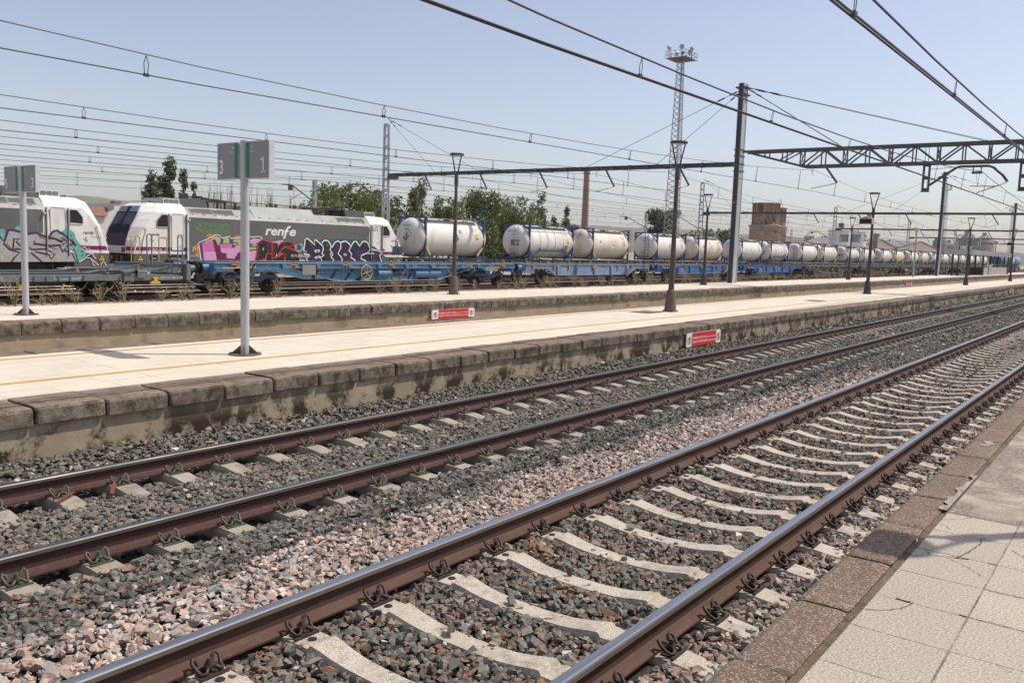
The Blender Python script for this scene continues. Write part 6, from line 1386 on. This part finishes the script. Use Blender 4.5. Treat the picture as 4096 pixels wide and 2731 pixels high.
def hanger(parent, y0):
    b = MB()
    for s in (-1, 1): b.beam((s*.0, y0+s*.13, 7.0), (0, y0+s*.13, 5.65), .10, .07)
    for z in (6.95, 6.3, 5.7): b.bb(-.05, .05, y0-.16, y0+.16, z-.09, z+.09)
    b.bb(-.16, .16, y0-.2, y0+.2, 5.60, 5.63); b.bb(-.2, .2, y0-.25, y0+.4, 7.0, 7.08)
    for y in (y0-.08, y0+.08): b.tube([(-.2, y, 6.95), (-.2, y, 8.0)], .015, 5)
    o = b.build('hanger', 'gantry_steel', parent)
    b = MB(); b.tube([(0, y0-.18, 5.94), (0, y0-1.35, 6.77), (0, y0-1.5, 6.82), (0, y0-2.75, 6.82), (0, y0-2.95, 6.76), (0, y0-3.4, 6.36), (0, y0-3.62, 6.05)], .06, 8); b.tube([(0, y0-.18, 6.72), (0, y0-1.3, 6.80)], .014, 5)
    b.tube([(0, y0-2.1, 6.82), (0, y0-2.1, 6.52), (0, y0-2.45, 6.52), (0, y0-2.45, 6.82)], .03, 6); b.bb(-.1, .1, y0-2.5, y0-2.05, 6.46, 6.56); b.build('curved_arm', 'gantry_steel', o)
    b = MB(); insulator(b, (0, y0-3.62, 6.05), (0, y0-3.25, 5.86), 3, .09); b.tube([(0, y0-3.3, 5.9), (0, y0-2.4, 5.56), (0, y0-2.3, 5.48)], .022, 5); b.tube([(0, y0-3.2, 5.84), (0, y0-2.0, 5.86)], .022, 5); b.tube([(0, y0-2.25, 6.46), (0, y0-2.35, 5.86)], .01, 4); b.tube([(0, y0-2.4, 6.46), (0, y0-2.35, 5.86)], .01, 4); b.build('steady_arm', ['gantry_steel', 'insulator'], o)
hanger(t, 9.98); hanger(t, 5.72)
# the wires
def zc(x, z0, z1): return z0 + (z1-z0)*min(max((x-8)/(X0-8), 0), 1)
WL = [(3.0, .35, 4.90, 5.30, 'overhead wires above the shiny nearest track', 2), (6.9, .72, 4.93, 5.47, 'overhead wires above the dull red second track', 2), (15.1, .6, 5.06, 5.72, 'overhead wires above the gap between middle and far platforms', 1), (24.2, .13, 5.26, 5.84, 'overhead wires just behind the far platform', 1), (29.3, .15, 5.20, 5.84, 'overhead wires above the empty flat wagons', 1), (34.4, .2, 5.2, 5.84, 'overhead wires between the flat wagons and the locomotives', 1), (39.6, .15, 5.16, 5.84, 'overhead wires above the locomotives and white tanks', 1), (45., .1, 5.06, 5.84, 'overhead wires right behind the tank train', 1), (52.3, .1, 5.0, 5.9, 'overhead wires in front of the trees', 1), (59.2, .1, 4.9, 5.7, 'farthest overhead wires low before the trees', 1)]
for wi, (y, zg, z0, z1, lb, nc) in enumerate(WL):
    t = thing('overhead_line', lb, 'overhead wires', (0, y, 0), 'overhead lines above the tracks')
    r = .016 if y < 10 else (.012 if y < 20 else .014)
    def yy(x):
        s = (x - X0)/SPAN; k = math.floor(s); f = s-k; a = zg if k % 2 == 0 else -zg*.3; c = -zg*.3 if k % 2 == 0 else zg
        return a + (c-a)*f
    def zm(x):
        s = (x - X0)/SPAN; f = s - math.floor(s); return zc(x, z0, z1) + .24 + .86*(2*f-1)**2
    x_end = 190 if y < 10 else 330
    xs_w = np.arange(X0-SPAN*1.5, x_end, SPAN/12)
    for i in range(nc):
        b = MB(); b.tube([(x, yy(x)+i*.05, zc(x, z0, z1)) for x in xs_w], r, 5); b.build('contact_wire', 'wire', t)
    b = MB(); b.tube([(x, yy(x)*.85, zm(x)) for x in xs_w], r*(1. if y < 10 else .8), 5); b.build('messenger_wire', 'wire', t)
    for j, x in enumerate(np.arange(-8+2.3*wi % 5, 150 if y > 10 else 110, 6.1)):
        b = MB(); q = zm(x); p_ = zc(x, z0, z1)
        for s in (-1, 1): b.tube([(x, yy(x)*.85, q), (x+s*.045, yy(x)*.92, q-(q-p_)*.4), (x+s*.03, yy(x), p_+.03)], .006 if y < 10 else .008, 4)
        b.bb(x-.05, x+.05, yy(x)-.02, yy(x)+.02, p_-.02, p_+.035); b.build('dropper', 'wire', t)
# ------------------------------------------------------------------ light towers
def light_tower(loc, label, H=33.6):
    t = thing('light_tower', label, 'light tower', loc, 'lattice light towers')
    b = MB(); w0, w1 = 1.6, .60
    def cor(z): k = w0+(w1-w0)*z/H; return [(k*math.cos(a+.25), k*math.sin(a+.25), z) for a in (0, 2.094, 4.189)]
    zs = list(np.linspace(0, H, 38))
    for i in range(3):
        b.beam(cor(0)[i], cor(H)[i], .11, .11)
        for a, c in zip(zs[:-1], zs[1:]):
            p, q = cor(a)[i], cor(c)[(i+1) % 3]; b.beam(p, q, .065, .065)
            p, q = cor(a)[(i+1) % 3], cor(c)[i]; b.beam(p, q, .065, .065)
    b.beam((.1, 0, 0), (.1, 0, H), .09, .09); b.build('lattice_shaft', 'galvanised', t)
    b = MB(); R_ = 2.0
    b.bb(-R_, R_, -R_*.9, R_*.9, H, H+.08); b.build('platform', 'lamp_rust', t)
    b = MB()
    for z in (.6, 1.15):
        c = [(-R_, -R_*.9), (R_, -R_*.9), (R_, R_*.9), (-R_, R_*.9)]
        for i in range(4): b.beam((*c[i], H+z), (*c[(i+1) % 4], H+z), .05, .05)
    for x in np.linspace(-R_, R_, 5):
        for y in (-R_*.9, R_*.9): b.beam((x, y, H), (x, y, H+1.15), .05, .05); b.beam((y/.9, x*.9, H), (y/.9, x*.9, H+1.15), .05, .05)
    b.build('railing', 'gantry_steel', t)
    for i, (x, y, z, a) in enumerate(((-1.75, 1.3, 1.75, 2.6), (-.6, -.2, 2.0, -2.2), (.9, -1.3, 1.8, -.6), (.2, .9, 1.2, 2.2), (1.2, .4, 1.4, -.9), (-.1, -1.5, 1.1, -1.6))):
        d = V((math.cos(a), math.sin(a), -.35)).normalized(); p = V((x, y, H+z)); b = MB(); b.tube([p-d*.28, p-d*.1, p+d*.22], [.12, .33, .42], 14); b.tube([p+d*.221, p+d*.23], .37, 14, 1); b.beam((x, y, H+.08), tuple(p), .06, .06, 0); b.build('floodlight', ['galvanised', 'lamp_glass'], t)
    return t
lt = light_tower((131.5, 66, -.3), 'tall lattice light tower with round floodlights rising above the white tanks')
dup(lt, (425, 80, -.3), 'distant lattice light tower behind the dark pole on the right'); dup(lt, (610, 77, -.3), 'farthest lattice light tower near the right edge')
# ------------------------------------------------------------------ plants
def leaf_cloud(name, parent, centers, radii, n, size, cols, droop=0., seed=1, elong=1.):
    rg = np.random.default_rng(seed); centers = np.array(centers); radii = np.array(radii)
    k = rg.choice(len(centers), n, p=(radii**2.2)/np.sum(radii**2.2))
    d = rg.normal(size=(n, 3)); d /= np.linalg.norm(d, axis=1)[:, None]
    rr = rg.random(n)**.42
    P = centers[k] + d * (rr*radii[k])[:, None] * np.array((1, 1, elong))
    if droop: P[:, 2] -= droop * rg.random(n)**2 * radii[k]
    s = size * rg.uniform(.55, 1.4, n)
    a = rg.normal(size=(n, 3)); a[:, 2] += .5 if not droop else -1.2; a /= np.linalg.norm(a, axis=1)[:, None]
    b_ = np.cross(a, rg.normal(size=(n, 3))); b_ /= np.linalg.norm(b_, axis=1)[:, None]
    w_ = .55 if not droop else .28
    vs = np.stack([P - a*s[:, None], P + b_*(s*w_)[:, None], P + a*s[:, None], P - b_*(s*w_)[:, None]], 1).reshape(-1, 3)
    me = bpy.data.meshes.new(name); me.vertices.add(4*n); me.vertices.foreach_set('co', vs.astype(np.float32).ravel())
    me.loops.add(4*n); me.loops.foreach_set('vertex_index', np.arange(4*n, dtype=np.int32)); me.polygons.add(n)
    me.polygons.foreach_set('loop_start', np.arange(0, 4*n, 4, dtype=np.int32)); me.polygons.foreach_set('loop_total', np.full(n, 4, np.int32)); me.update(calc_edges=True)
    base = np.array(cols)[rg.integers(0, len(cols), n)]
    cl = rg.uniform(.75, 1.25, len(centers))[k]
    C = np.concatenate([np.clip(base*(cl*rg.uniform(.7, 1.3, n))[:, None], .005, .6), np.ones((n, 1))], 1)
    at = me.attributes.new('Col', 'FLOAT_COLOR', 'FACE'); at.data.foreach_set('color', C.astype(np.float32).ravel())
    me.materials.append(M['leaves']); o = bpy.data.objects.new(name, me); col.objects.link(o); o.parent = parent; return o
GREEN = [(.12, .155, .045), (.15, .18, .055), (.085, .12, .035), (.18, .185, .07)]; DARK = [(.07, .095, .032), (.09, .115, .04), (.12, .13, .055)]; YEL = [(.16, .19, .05), (.19, .205, .07), (.11, .14, .04), (.22, .2, .1)]; GREYG = [(.11, .12, .07), (.14, .15, .09), (.09, .10, .055)]
def limbs(parent, h, spread, n, seed, r=.16, z0=.25):
    rg = random.Random(seed); b = MB()
    b.tube([(0, 0, 0), (rg.uniform(-.1, .1), rg.uniform(-.1, .1), h*.35), (rg.uniform(-.2, .2), rg.uniform(-.2, .2), h*.75)], [r, r*.75, r*.3], 7)
    for i in range(n):
        a = rg.uniform(0, 6.28); z = h*rg.uniform(z0, .65); e = spread*rg.uniform(.5, 1)
        b.tube([(0, 0, z), (math.cos(a)*e*.5, math.sin(a)*e*.5, z+h*.12), (math.cos(a)*e, math.sin(a)*e, z+h*rg.uniform(.2, .34))], [r*.45, r*.28, r*.08], 5)
    return b.build('trunk', 'bark', parent)
def round_tree(loc, h, w_, label, cols, seed, n=5000, size=.24, droop=0., name='leafy_tree', zlow=.25):
    t = thing(name, label, 'tree', loc, 'trees beyond the goods yard'); rg = random.Random(seed)
    limbs(t, h*.9, w_*.4, 9, seed, .2)
    cs, rs = [], []
    for i in range(26):
        a = rg.uniform(0, 6.28); q = rg.random()**.5*w_*.42; z = rg.uniform(zlow, .86)*h; k = 1-((z/h-.5)/.62)**2
        cs.append((math.cos(a)*q*k, math.sin(a)*q*k, z)); rs.append(w_*rg.uniform(.10, .2))
    for i in range(10):
        a = rg.uniform(0, 6.28); cs.append((math.cos(a)*w_*.28, math.sin(a)*w_*.28, h*rg.uniform(.8, .95))); rs.append(w_*rg.uniform(.05, .09))
    leaf_cloud('crown', t, cs, rs, n, size, cols, droop, seed); return t
def poplar(loc, h, w_, label, cols, seed, n=1500, size=.17):
    t = thing('poplar_tree', label, 'tree', loc, 'slender poplars beyond the goods yard'); rg = random.Random(seed)
    b = MB(); b.tube([(0, 0, 0), (.05, 0, h*.5), (0, 0, h*.97)], [.13, .08, .02], 6)
    cs, rs = [], []
    for i in range(26):
        z = h*rg.uniform(.12, .98); q = w_*.42*(1-(z/h)**3)*rg.uniform(.2, 1); a = rg.uniform(0, 6.28); x, y = math.cos(a)*q, math.sin(a)*q
        b.tube([(0, 0, max(z-1.2, .1)), (x, y, z)], [.035, .012], 4); cs.append((x, y, z)); rs.append(w_*rg.uniform(.13, .26))
    b.build('trunk', 'bark', t); leaf_cloud('crown', t, cs, rs, n, size, cols, 0, seed, 1.6); return t
def sapling(loc, h, w_, label, seed, n=12):
    t = thing('bare_sapling', label, 'sapling', loc, 'bare saplings behind the locomotive roof'); rg = random.Random(seed); b = MB()
    for i in range(n):
        x, y = rg.uniform(-w_, w_)*.45, rg.uniform(-w_, w_)*.45; k = rg.uniform(.75, 1.); l = rg.uniform(.0, .5)
        b.tube([(x, y, 0), (x+l*.3, y, h*k*.5), (x+l, y, h*k)], [.04, .03, .008], 4)
        for j in range(6):
            z = h*k*rg.uniform(.5, .9); b.tube([(x+l*.5, y, z), (x+l*.5+rg.uniform(-.3, .3), y+rg.uniform(-.3, .3), z+rg.uniform(.4, .9))], [.014, .005], 3)
    b.build('stems', 'bark', t); return t
round_tree((63.5, 70, -.3), 8.3, 11.5, 'pale green bushy tree behind the end of the graffitied locomotive', GREEN, 11, 7000, .2)
round_tree((58.9, 68, -.3), 6.9, 5.5, 'smaller light bush left of the pale green tree', YEL, 12, 2500, .2)
round_tree((71, 73, -.3), 8.0, 7, 'dark shrubby tree just left of the willow group', DARK, 13, 3500, .2)
poplar((80.2, 75, -.3), 9.7, 3.6, 'tall ragged poplar beside the weeping willow', DARK, 14, 2200); poplar((77.6, 74, -.3), 8.6, 2.8, 'leafy poplar behind the first white tank', YEL, 15, 1800); poplar((84.2, 76, -.3), 8.3, 2.6, 'thin poplar at the left foot of the willow', GREYG, 16, 1200)
round_tree((96.5, 75, -.3), 10.2, 14.5, 'large weeping willow behind the second white tank', [(.115, .14, .04), (.14, .16, .055), (.085, .11, .035)], 17, 14000, .3, 1.1, 'willow_tree', .1)
round_tree((87.8, 77, -.3), 8.6, 6.5, 'olive green bush between the poplar and the willow', YEL, 18, 3500, .2)
poplar((113.3, 80, -.3), 11.3, 3.0, 'dark slender poplar right of the willow', DARK, 19, 1800); poplar((110.6, 80, -.3), 9.6, 2.2, 'sparse greyish poplar touching the willow', GREYG, 20, 700); poplar((117.0, 80, -.3), 7.8, 2.2, 'short poplar right of the slender one', DARK, 21, 900); poplar((120.6, 80, -.3), 9.2, 2.3, 'leaning narrow poplar before the chimney', DARK, 22, 1100)
round_tree((128, 85, -.3), 7.2, 7, 'low bright green bush at the foot of the chimney', YEL, 23, 2500, .25)
poplar((41.0, 70, -.3), 8.2, 2.4, 'dark poplar at the left of the poplar cluster by the white house', GREYG, 24, 1700); poplar((42.5, 70, -.3), 9.6, 2.4, 'tallest dark poplar in the cluster by the white house', DARK, 25, 3400); poplar((44.0, 70, -.3), 8.0, 1.7, 'medium poplar right of the tallest one', GREYG, 26, 1200); poplar((45.0, 70, -.3), 7.0, 1.5, 'smallest poplar right of the poplar cluster', GREYG, 27, 800); poplar((39.9, 69, -.3), 6.0, 1.2, 'short poplar bush at the left of the cluster', DARK, 28, 500)
sapling((40.7, 70, -.3), 9., 1.1, 'thin bare shoots among the dark poplars', 30, 9); sapling((46.6, 70, -.3), 8.0, 1.6, 'thin bare saplings just right of the poplars', 31); sapling((48.6, 71, -.3), 8.2, 1.4, 'second clump of bare saplings with upright twigs', 32); sapling((51.2, 71, -.3), 8.0, 2.0, 'bare saplings behind the platform sign 3 and 1', 33); sapling((54., 71, -.3), 7.6, 2.0, 'sparse bare saplings right of the platform sign', 34); sapling((56, 70, -.3), 7.0, 1.2, 'lowest bare saplings before the pale green tree', 35)
round_tree((196, 100, -.3), 13.2, 11.8, 'broad dark tree behind the light tower', DARK+GREYG, 36, 7000, .35); round_tree((233, 100, -.3), 9.8, 7.5, 'round olive bush tree left of the thick pole', GREEN, 37, 2600, .35); round_tree((205, 104, -.3), 9, 6, 'lower bush on the right flank of the broad dark tree', GREYG, 38, 1800, .35)
sapling((177, 100, -.3), 8.5, 1.2, 'small leafless tree between chimney and light tower', 39, 6)
for i, (x, y, h, w_, lb) in enumerate(((520, 240, 18, 26, 'dark far tree mass right of the silos'), (610, 230, 16, 24, 'far grey green tree above the brick sheds'), (780, 250, 20, 34, 'far trees left of the farthest pole'))):
    round_tree((x, y, -.4), h, w_, lb, GREYG, 50+i, 1500, .9)
# dry weeds along the yard track
def weed_mesh(seed, h=.9):
    rg = random.Random(seed); b = MB()
    for i in range(rg.randint(6, 10)):
        a = rg.uniform(0, 6.28); e = rg.uniform(.1, .45); k = rg.uniform(.4, 1)*h
        q = (math.cos(a)*e, math.sin(a)*e, k); m = 0 if rg.random() < .7 else 1
        b.tube([(0, 0, 0), (q[0]*.35, q[1]*.35, k*.55), q], [.009, .007, .004], 3, m)
        for j in range(7):
            f = rg.uniform(.35, 1); p = V((q[0]*f*f, q[1]*f*f, k*f)); d = V((rg.uniform(-.16, .16), rg.uniform(-.16, .16), rg.uniform(.02, .16)))
            b.tube([p, p+d], [.005, .003], 3, m)
            if rg.random() < .6: b.box(tuple(p+d), (.022, .022, .02), m)
    for i in range(14):
        a = rg.uniform(0, 6.28); l = rg.uniform(.08, .3); b.add([(0, 0, 0), (math.cos(a)*l-.012, math.sin(a)*l, l*.6), (math.cos(a)*l*1.5, math.sin(a)*l*1.5, l*.9), (math.cos(a)*l+.012, math.sin(a)*l+.01, l*.6)], [(0, 1, 2, 3)], 1 if rg.random() < .6 else 0)
    return b
W0 = []
for k in range(5):
    me_ = weed_mesh(100+k, (.95, .7, .8, 1.0, .55)[k]); W0.append(me_)
wl = 'dry straw coloured weed standing in the gravel beside the flat wagons'
protoW = []
rg = random.Random(5)
spots = [(8.4, 27.2), (9.2, 26.9), (10.3, 27.3), (11.4, 26.9), (12.3, 27.0), (12.8, 27.4), (13.3, 27.1), (14.3, 27.6), (14.9, 27.2), (16.4, 27.5), (17.1, 27.3)] + [(17.5+i*.85+rg.uniform(-.4, .4), rg.uniform(26.7, 27.9)) for i in range(30)] + [(43.5+i*1.1+rg.uniform(-.5, .5), rg.uniform(26.8, 27.9)) for i in range(36)] + [(83+i*1.8+rg.uniform(-.8, .8), rg.uniform(26.8, 28.)) for i in range(24)]
for i, (x, y) in enumerate(spots):
    k = rg.randrange(5)
    if len(protoW) < 5:
        o = W0[len(protoW)].build('dry_weed', ['dry_stalk', 'weed_green'], None, (x, y, -.18)); tag(o, wl, 'weed', 'dry weeds along the goods yard track'); protoW.append(o)
    else:
        o = protoW[k].copy(); col.objects.link(o); o.location = (x, y, -.18)
    o.rotation_euler = (0, 0, rg.uniform(0, 6.28)); s = rg.uniform(.75, 1.25); o.scale = (s, s, s)
# ------------------------------------------------------------------ buildings
t = thing('white_house', 'low white house with red tiled roof between the two locomotives', 'house', (0, 0, -.4))
b = MB(); b.prism([(42.0, 0), (49.5, 0), (49.5, 5.3), (43.6, 5.25), (43.6, 5.38), (43.0, 5.38), (43.0, 4.78), (42.0, 4.12)], 80, 90, 1); b.build('wall', 'render_white', t)
b = MB(); b.add([(30, 79.4, 4.12), (42.05, 79.4, 4.12), (43.15, 81.6, 5.02), (30, 81.6, 5.02)], [(0, 1, 2, 3)]); b.add([(30, 81.6, 5.02), (43.15, 81.6, 5.02), (42, 84, 4.0), (30, 84, 4.0)], [(0, 1, 2, 3)]); b.bb(30, 41.9, 79.7, 83.8, 0, 4.1, 1); b.build('roof', ['roof_tile', 'render_white'], t)
b = MB(); b.bb(42.95, 43.65, 79.9, 80.6, 5.39, 5.6); b.build('chimney', 'brick_red', t)
t = thing('brick_chimney', 'tall round brick factory chimney behind the poplars', 'chimney', (189.5, 120, -.4))
b = MB(); b.lathe([(1.05, 0), (.92, 9), (.72, 21.3), (.72, 21.5), (.86, 21.55), (.86, 22.4), (.72, 22.45), (.6, 22.45)], (0, 0, 0), 20); b.build('shaft', 'brick_red', t)
t = thing('water_tower', 'rusty twin tank water tower on round rendered bases right of the thick pole', 'water tower', (0, 0, -.4))
for (x, y, r, rb, zb, zt2) in ((262.5, 100, 4.15, 4.75, 11.7, 18.3), (283, 104, 2.9, 3.3, 12.0, 18.0)):
    b = MB(); b.lathe([(rb, 0), (rb, zb-.7), (rb+.25, zb-.5), (rb+.25, zb-.1), (rb-.2, zb)], (x, y, 0), 32); b.build('base', 'render_brown', t)
    b = MB(); b.lathe([(r, zb+.02), (r, zt2-.1), (r+.12, zt2-.1), (r+.12, zt2), (r, zt2+.05), (0, zt2+.3)], (x, y, 0), 36)
    for k in range(12): a = k*math.pi/6; b.beam((x+math.cos(a)*(r+.03), y+math.sin(a)*(r+.03), zb), (x+math.cos(a)*(r+.03), y+math.sin(a)*(r+.03), zt2), .1, .05)
    b.build('tank', 'tank_rust', t)
b = MB()
for x in (266, 267.3, 268.6): b.beam((x, 97.5, 18.3), (x, 97.5, 19.8), .06, .06)
b.beam((266, 97.5, 19.8), (268.6, 97.5, 19.8), .06, .06); b.beam((266, 97.5, 19.2), (268.6, 97.5, 19.2), .06, .06); b.build('railing', 'gantry_steel', t)
def silo(x, r, h, label, text=None, box=False):
    t = thing('storage_silo', label, 'silo', (x, 150, -.4), 'white storage silos')
    b = MB(); b.lathe([(r, 0), (r, h)], (0, 0, 0), 40); b.build('wall', 'silo_white', t)
    b = MB(); b.lathe([(r+.15, h), (r+.15, h+.15), (0, h+1.5)], (0, 0, 0), 40); b.build('roof', 'silo_roof', t)
    b = MB()
    for z in (h+.7, h+1.2): b.tube([(r*math.cos(k*math.pi/16), r*math.sin(k*math.pi/16), z) for k in range(33)], .03, 4)
    for k in range(16): b.beam((r*math.cos(k*math.pi/8), r*math.sin(k*math.pi/8), h), (r*math.cos(k*math.pi/8), r*math.sin(k*math.pi/8), h+1.2), .05, .05)
    b.build('railing', 'galvanised', t)
    if box:
        b = MB(); b.bb(.5, 3.3, -1.2, 1.2, h+2.2, h+4.6); 
        for x_ in (.6, 3.2):
            for y_ in (-1.1, 1.1): b.beam((x_, y_, h+1), (x_, y_, h+2.2), .2, .2)
        b.beam((1.9, 0, h+2.0), (14, 0, h+1.6), .5, .4); b.cyl((-3.5, 0, h+.5), (-3.5, 0, h+1.7), .6, 10); b.build('elevator_head', 'lamp_rust', t)
    if text:
        b = MB()
        for body, z, s, a0 in text:
            da = 1/(r+.02)
            def F(a, c, z=z, a0=a0): th = a0 + a*da; return ((r+.02)*math.cos(th), (r+.02)*math.sin(th), z+c)
            b.text(body, s, F, 0, 0, .03)
        b.build('lettering', 'letter_dark', t)
silo(510, 6.3, 17.3, 'white storage silo with a rusty elevator head on its roof', None, True); silo(543, 5.9, 17.4, 'white storage silo with black ESPI PIENSOS lettering', [('ESPI', 14.6, 2.5, -2.05), ('PIENSOS', 12.2, 2.1, -2.05)])
def shed(x0, x1, y, d, h, hr, label, wall='brick_red', roof='roof_grey'):
    t = thing('gabled_shed', label, 'shed', (0, 0, -.4), 'sheds behind the tank train')
    b = MB(); b.prism([(x0, 0), (x1, 0), (x1, h), ((x0+x1)/2, hr), (x0, h)], y, y+d, 1); b.build('wall', wall, t)
    b = MB(); xm = (x0+x1)/2
    for xa, xb in ((x0-.6, xm), (x1+.6, xm)): b.prism([(xa, h-.1), (xb, hr+.08), (xb, hr+.35), (xa, h+.15)], y-.5, y+d+.5, 1)
    b.build('roof', roof, t)
shed(375, 430, 135, 24, 7.6, 9.6, 'low shed with an orange tiled roof left of the silos', 'render_white', 'roof_tile'); shed(560, 640, 150, 40, 10.5, 15., 'brick shed with a tiled roof just right of the silos', 'brick_red', 'roof_grey'); shed(655, 800, 152, 50, 11, 16.5, 'long brick shed with a dark grey roof behind the far tanks', 'brick_red', 'roof_grey')
t = thing('small_brick_stack', 'short dark brick stack beside the brick shed right of the silos', 'chimney', (585, 149, -.4)); b = MB(); b.bb(-2, 2, -1.5, 1.5, 0, 18.2); b.bb(-2.3, 2.3, -1.8, 1.8, 17.2, 17.9); b.build('stack', 'brick_red', t)
t = thing('grain_mill', 'hazy grey cluster of mill towers above the platform shelter', 'mill', (1010, 165, -.4))
for i, (x, w_, h) in enumerate(((-60, 16, 20), (-38, 14, 27), (-15, 12, 30), (5, 18, 22), (95, 22, 32), (120, 16, 36))):
    b = MB(); b.lathe([(w_*.5, 0), (w_*.5, h*.8), (w_*.35, h*.92), (w_*.1, h)], (x, (i % 2)*20, 0), 18); b.bb(x-2, x+2, (i % 2)*20-2, (i % 2)*20+2, h*.9, h*1.1); b.build('tower', 'roof_grey' if i % 2 else 'render_brown', t)
# platform shelter
t = thing('platform_shelter', 'flat roofed waiting shelter with a booth on the far platform', 'shelter', (0, 0, .49))
b = MB(); b.bb(111, 146, 17.75, 20.3, 2.62, 2.68, 1); b.bb(110.8, 146.2, 17.6, 17.7, 2.45, 3.0); b.bb(110.8, 146.2, 20.3, 20.4, 2.45, 3.0); b.bb(110.7, 110.8, 17.6, 20.4, 2.45, 3.0); b.bb(146.2, 146.3, 17.6, 20.4, 2.45, 3.0)
for x in np.arange(111, 146, .55): b.bb(x-.06, x+.06, 17.56, 17.6, 2.47, 2.98)
for y in np.arange(17.75, 20.3, .5): b.bb(110.66, 110.7, y-.05, y+.05, 2.47, 2.98)
b.build('roof', ['shed_metal', 'shelter_dark'], t)
for x in (113, 122.6, 128.5, 134.5, 140.5, 144.5):
    for y in (18.2, 20.0):
        b = MB(); b.bb(x-.09, x+.09, y-.09, y+.09, 0, 2.62); b.build('post', 'shelter_dark', t)
b = MB(); b.bb(123, 143, 18.1, 18.18, 0, 1.0); b.bb(123, 123.1, 18.18, 20, 0, 1.0, 1); b.bb(133, 133.1, 18.18, 20, 0, 1.0); b.build('booth_wall', ['booth_beige', 'shelter_dark'], t)
b = MB(); b.bb(123, 143, 18.05, 18.12, 1.35, 1.45); b.bb(126.2, 128.2, 18.0, 18.1, .0, 1.35, 1); b.build('booth_rail', ['shelter_dark', 'door_grey'], t)
# ------------------------------------------------------------------ hills
tbl = [(-20, 1.2), (0, 1.5), (15, 1.35), (22.4, 1.37), (25.7, 1.95), (26.8, 2.1), (28.2, 1.95), (30, 1.95), (39.4, 1.95), (47, 1.8), (54.7, 1.64), (59.3, 1.45), (66.3, 1.3), (72.4, 1.05), (77.8, .85), (83.5, .55), (95, .4), (110, .5)]
az = np.arange(-20, 110.1, .3); el = np.interp(az, [a for a, e in tbl], [e for a, e in tbl])
rgh = np.random.default_rng(9)
Rr = [900, 1300, 1800, 2300, 2800, 3200, 3700]; fr = [0, .12, .34, .62, .9, 1., .8]
nz = np.convolve(rgh.normal(size=len(az)+40), np.ones(9)/9, 'same')[20:-20]
vs = []
for r_, f in zip(Rr, fr):
    n2 = np.convolve(rgh.normal(size=len(az)+40), np.ones(15)/15, 'same')[20:-20]
    h = f*3200*np.tan(np.radians(el)) + 2.2*(f >= .9) + (nz*4*f + n2*9*f*(1 if f < 1 else .25)); h = np.where(f == 0, -1, h)
    for a, z in zip(az, h): vs.append((r_*math.sin(math.radians(a)), r_*math.cos(math.radians(a)), float(z)))
n = len(az); b = MB(); b.add(vs, [(i*n+j, i*n+j+1, (i+1)*n+j+1, (i+1)*n+j) for i in range(len(Rr)-1) for j in range(n-1)], 0, True)
tag(b.build('hills', 'hill'), kind='structure')
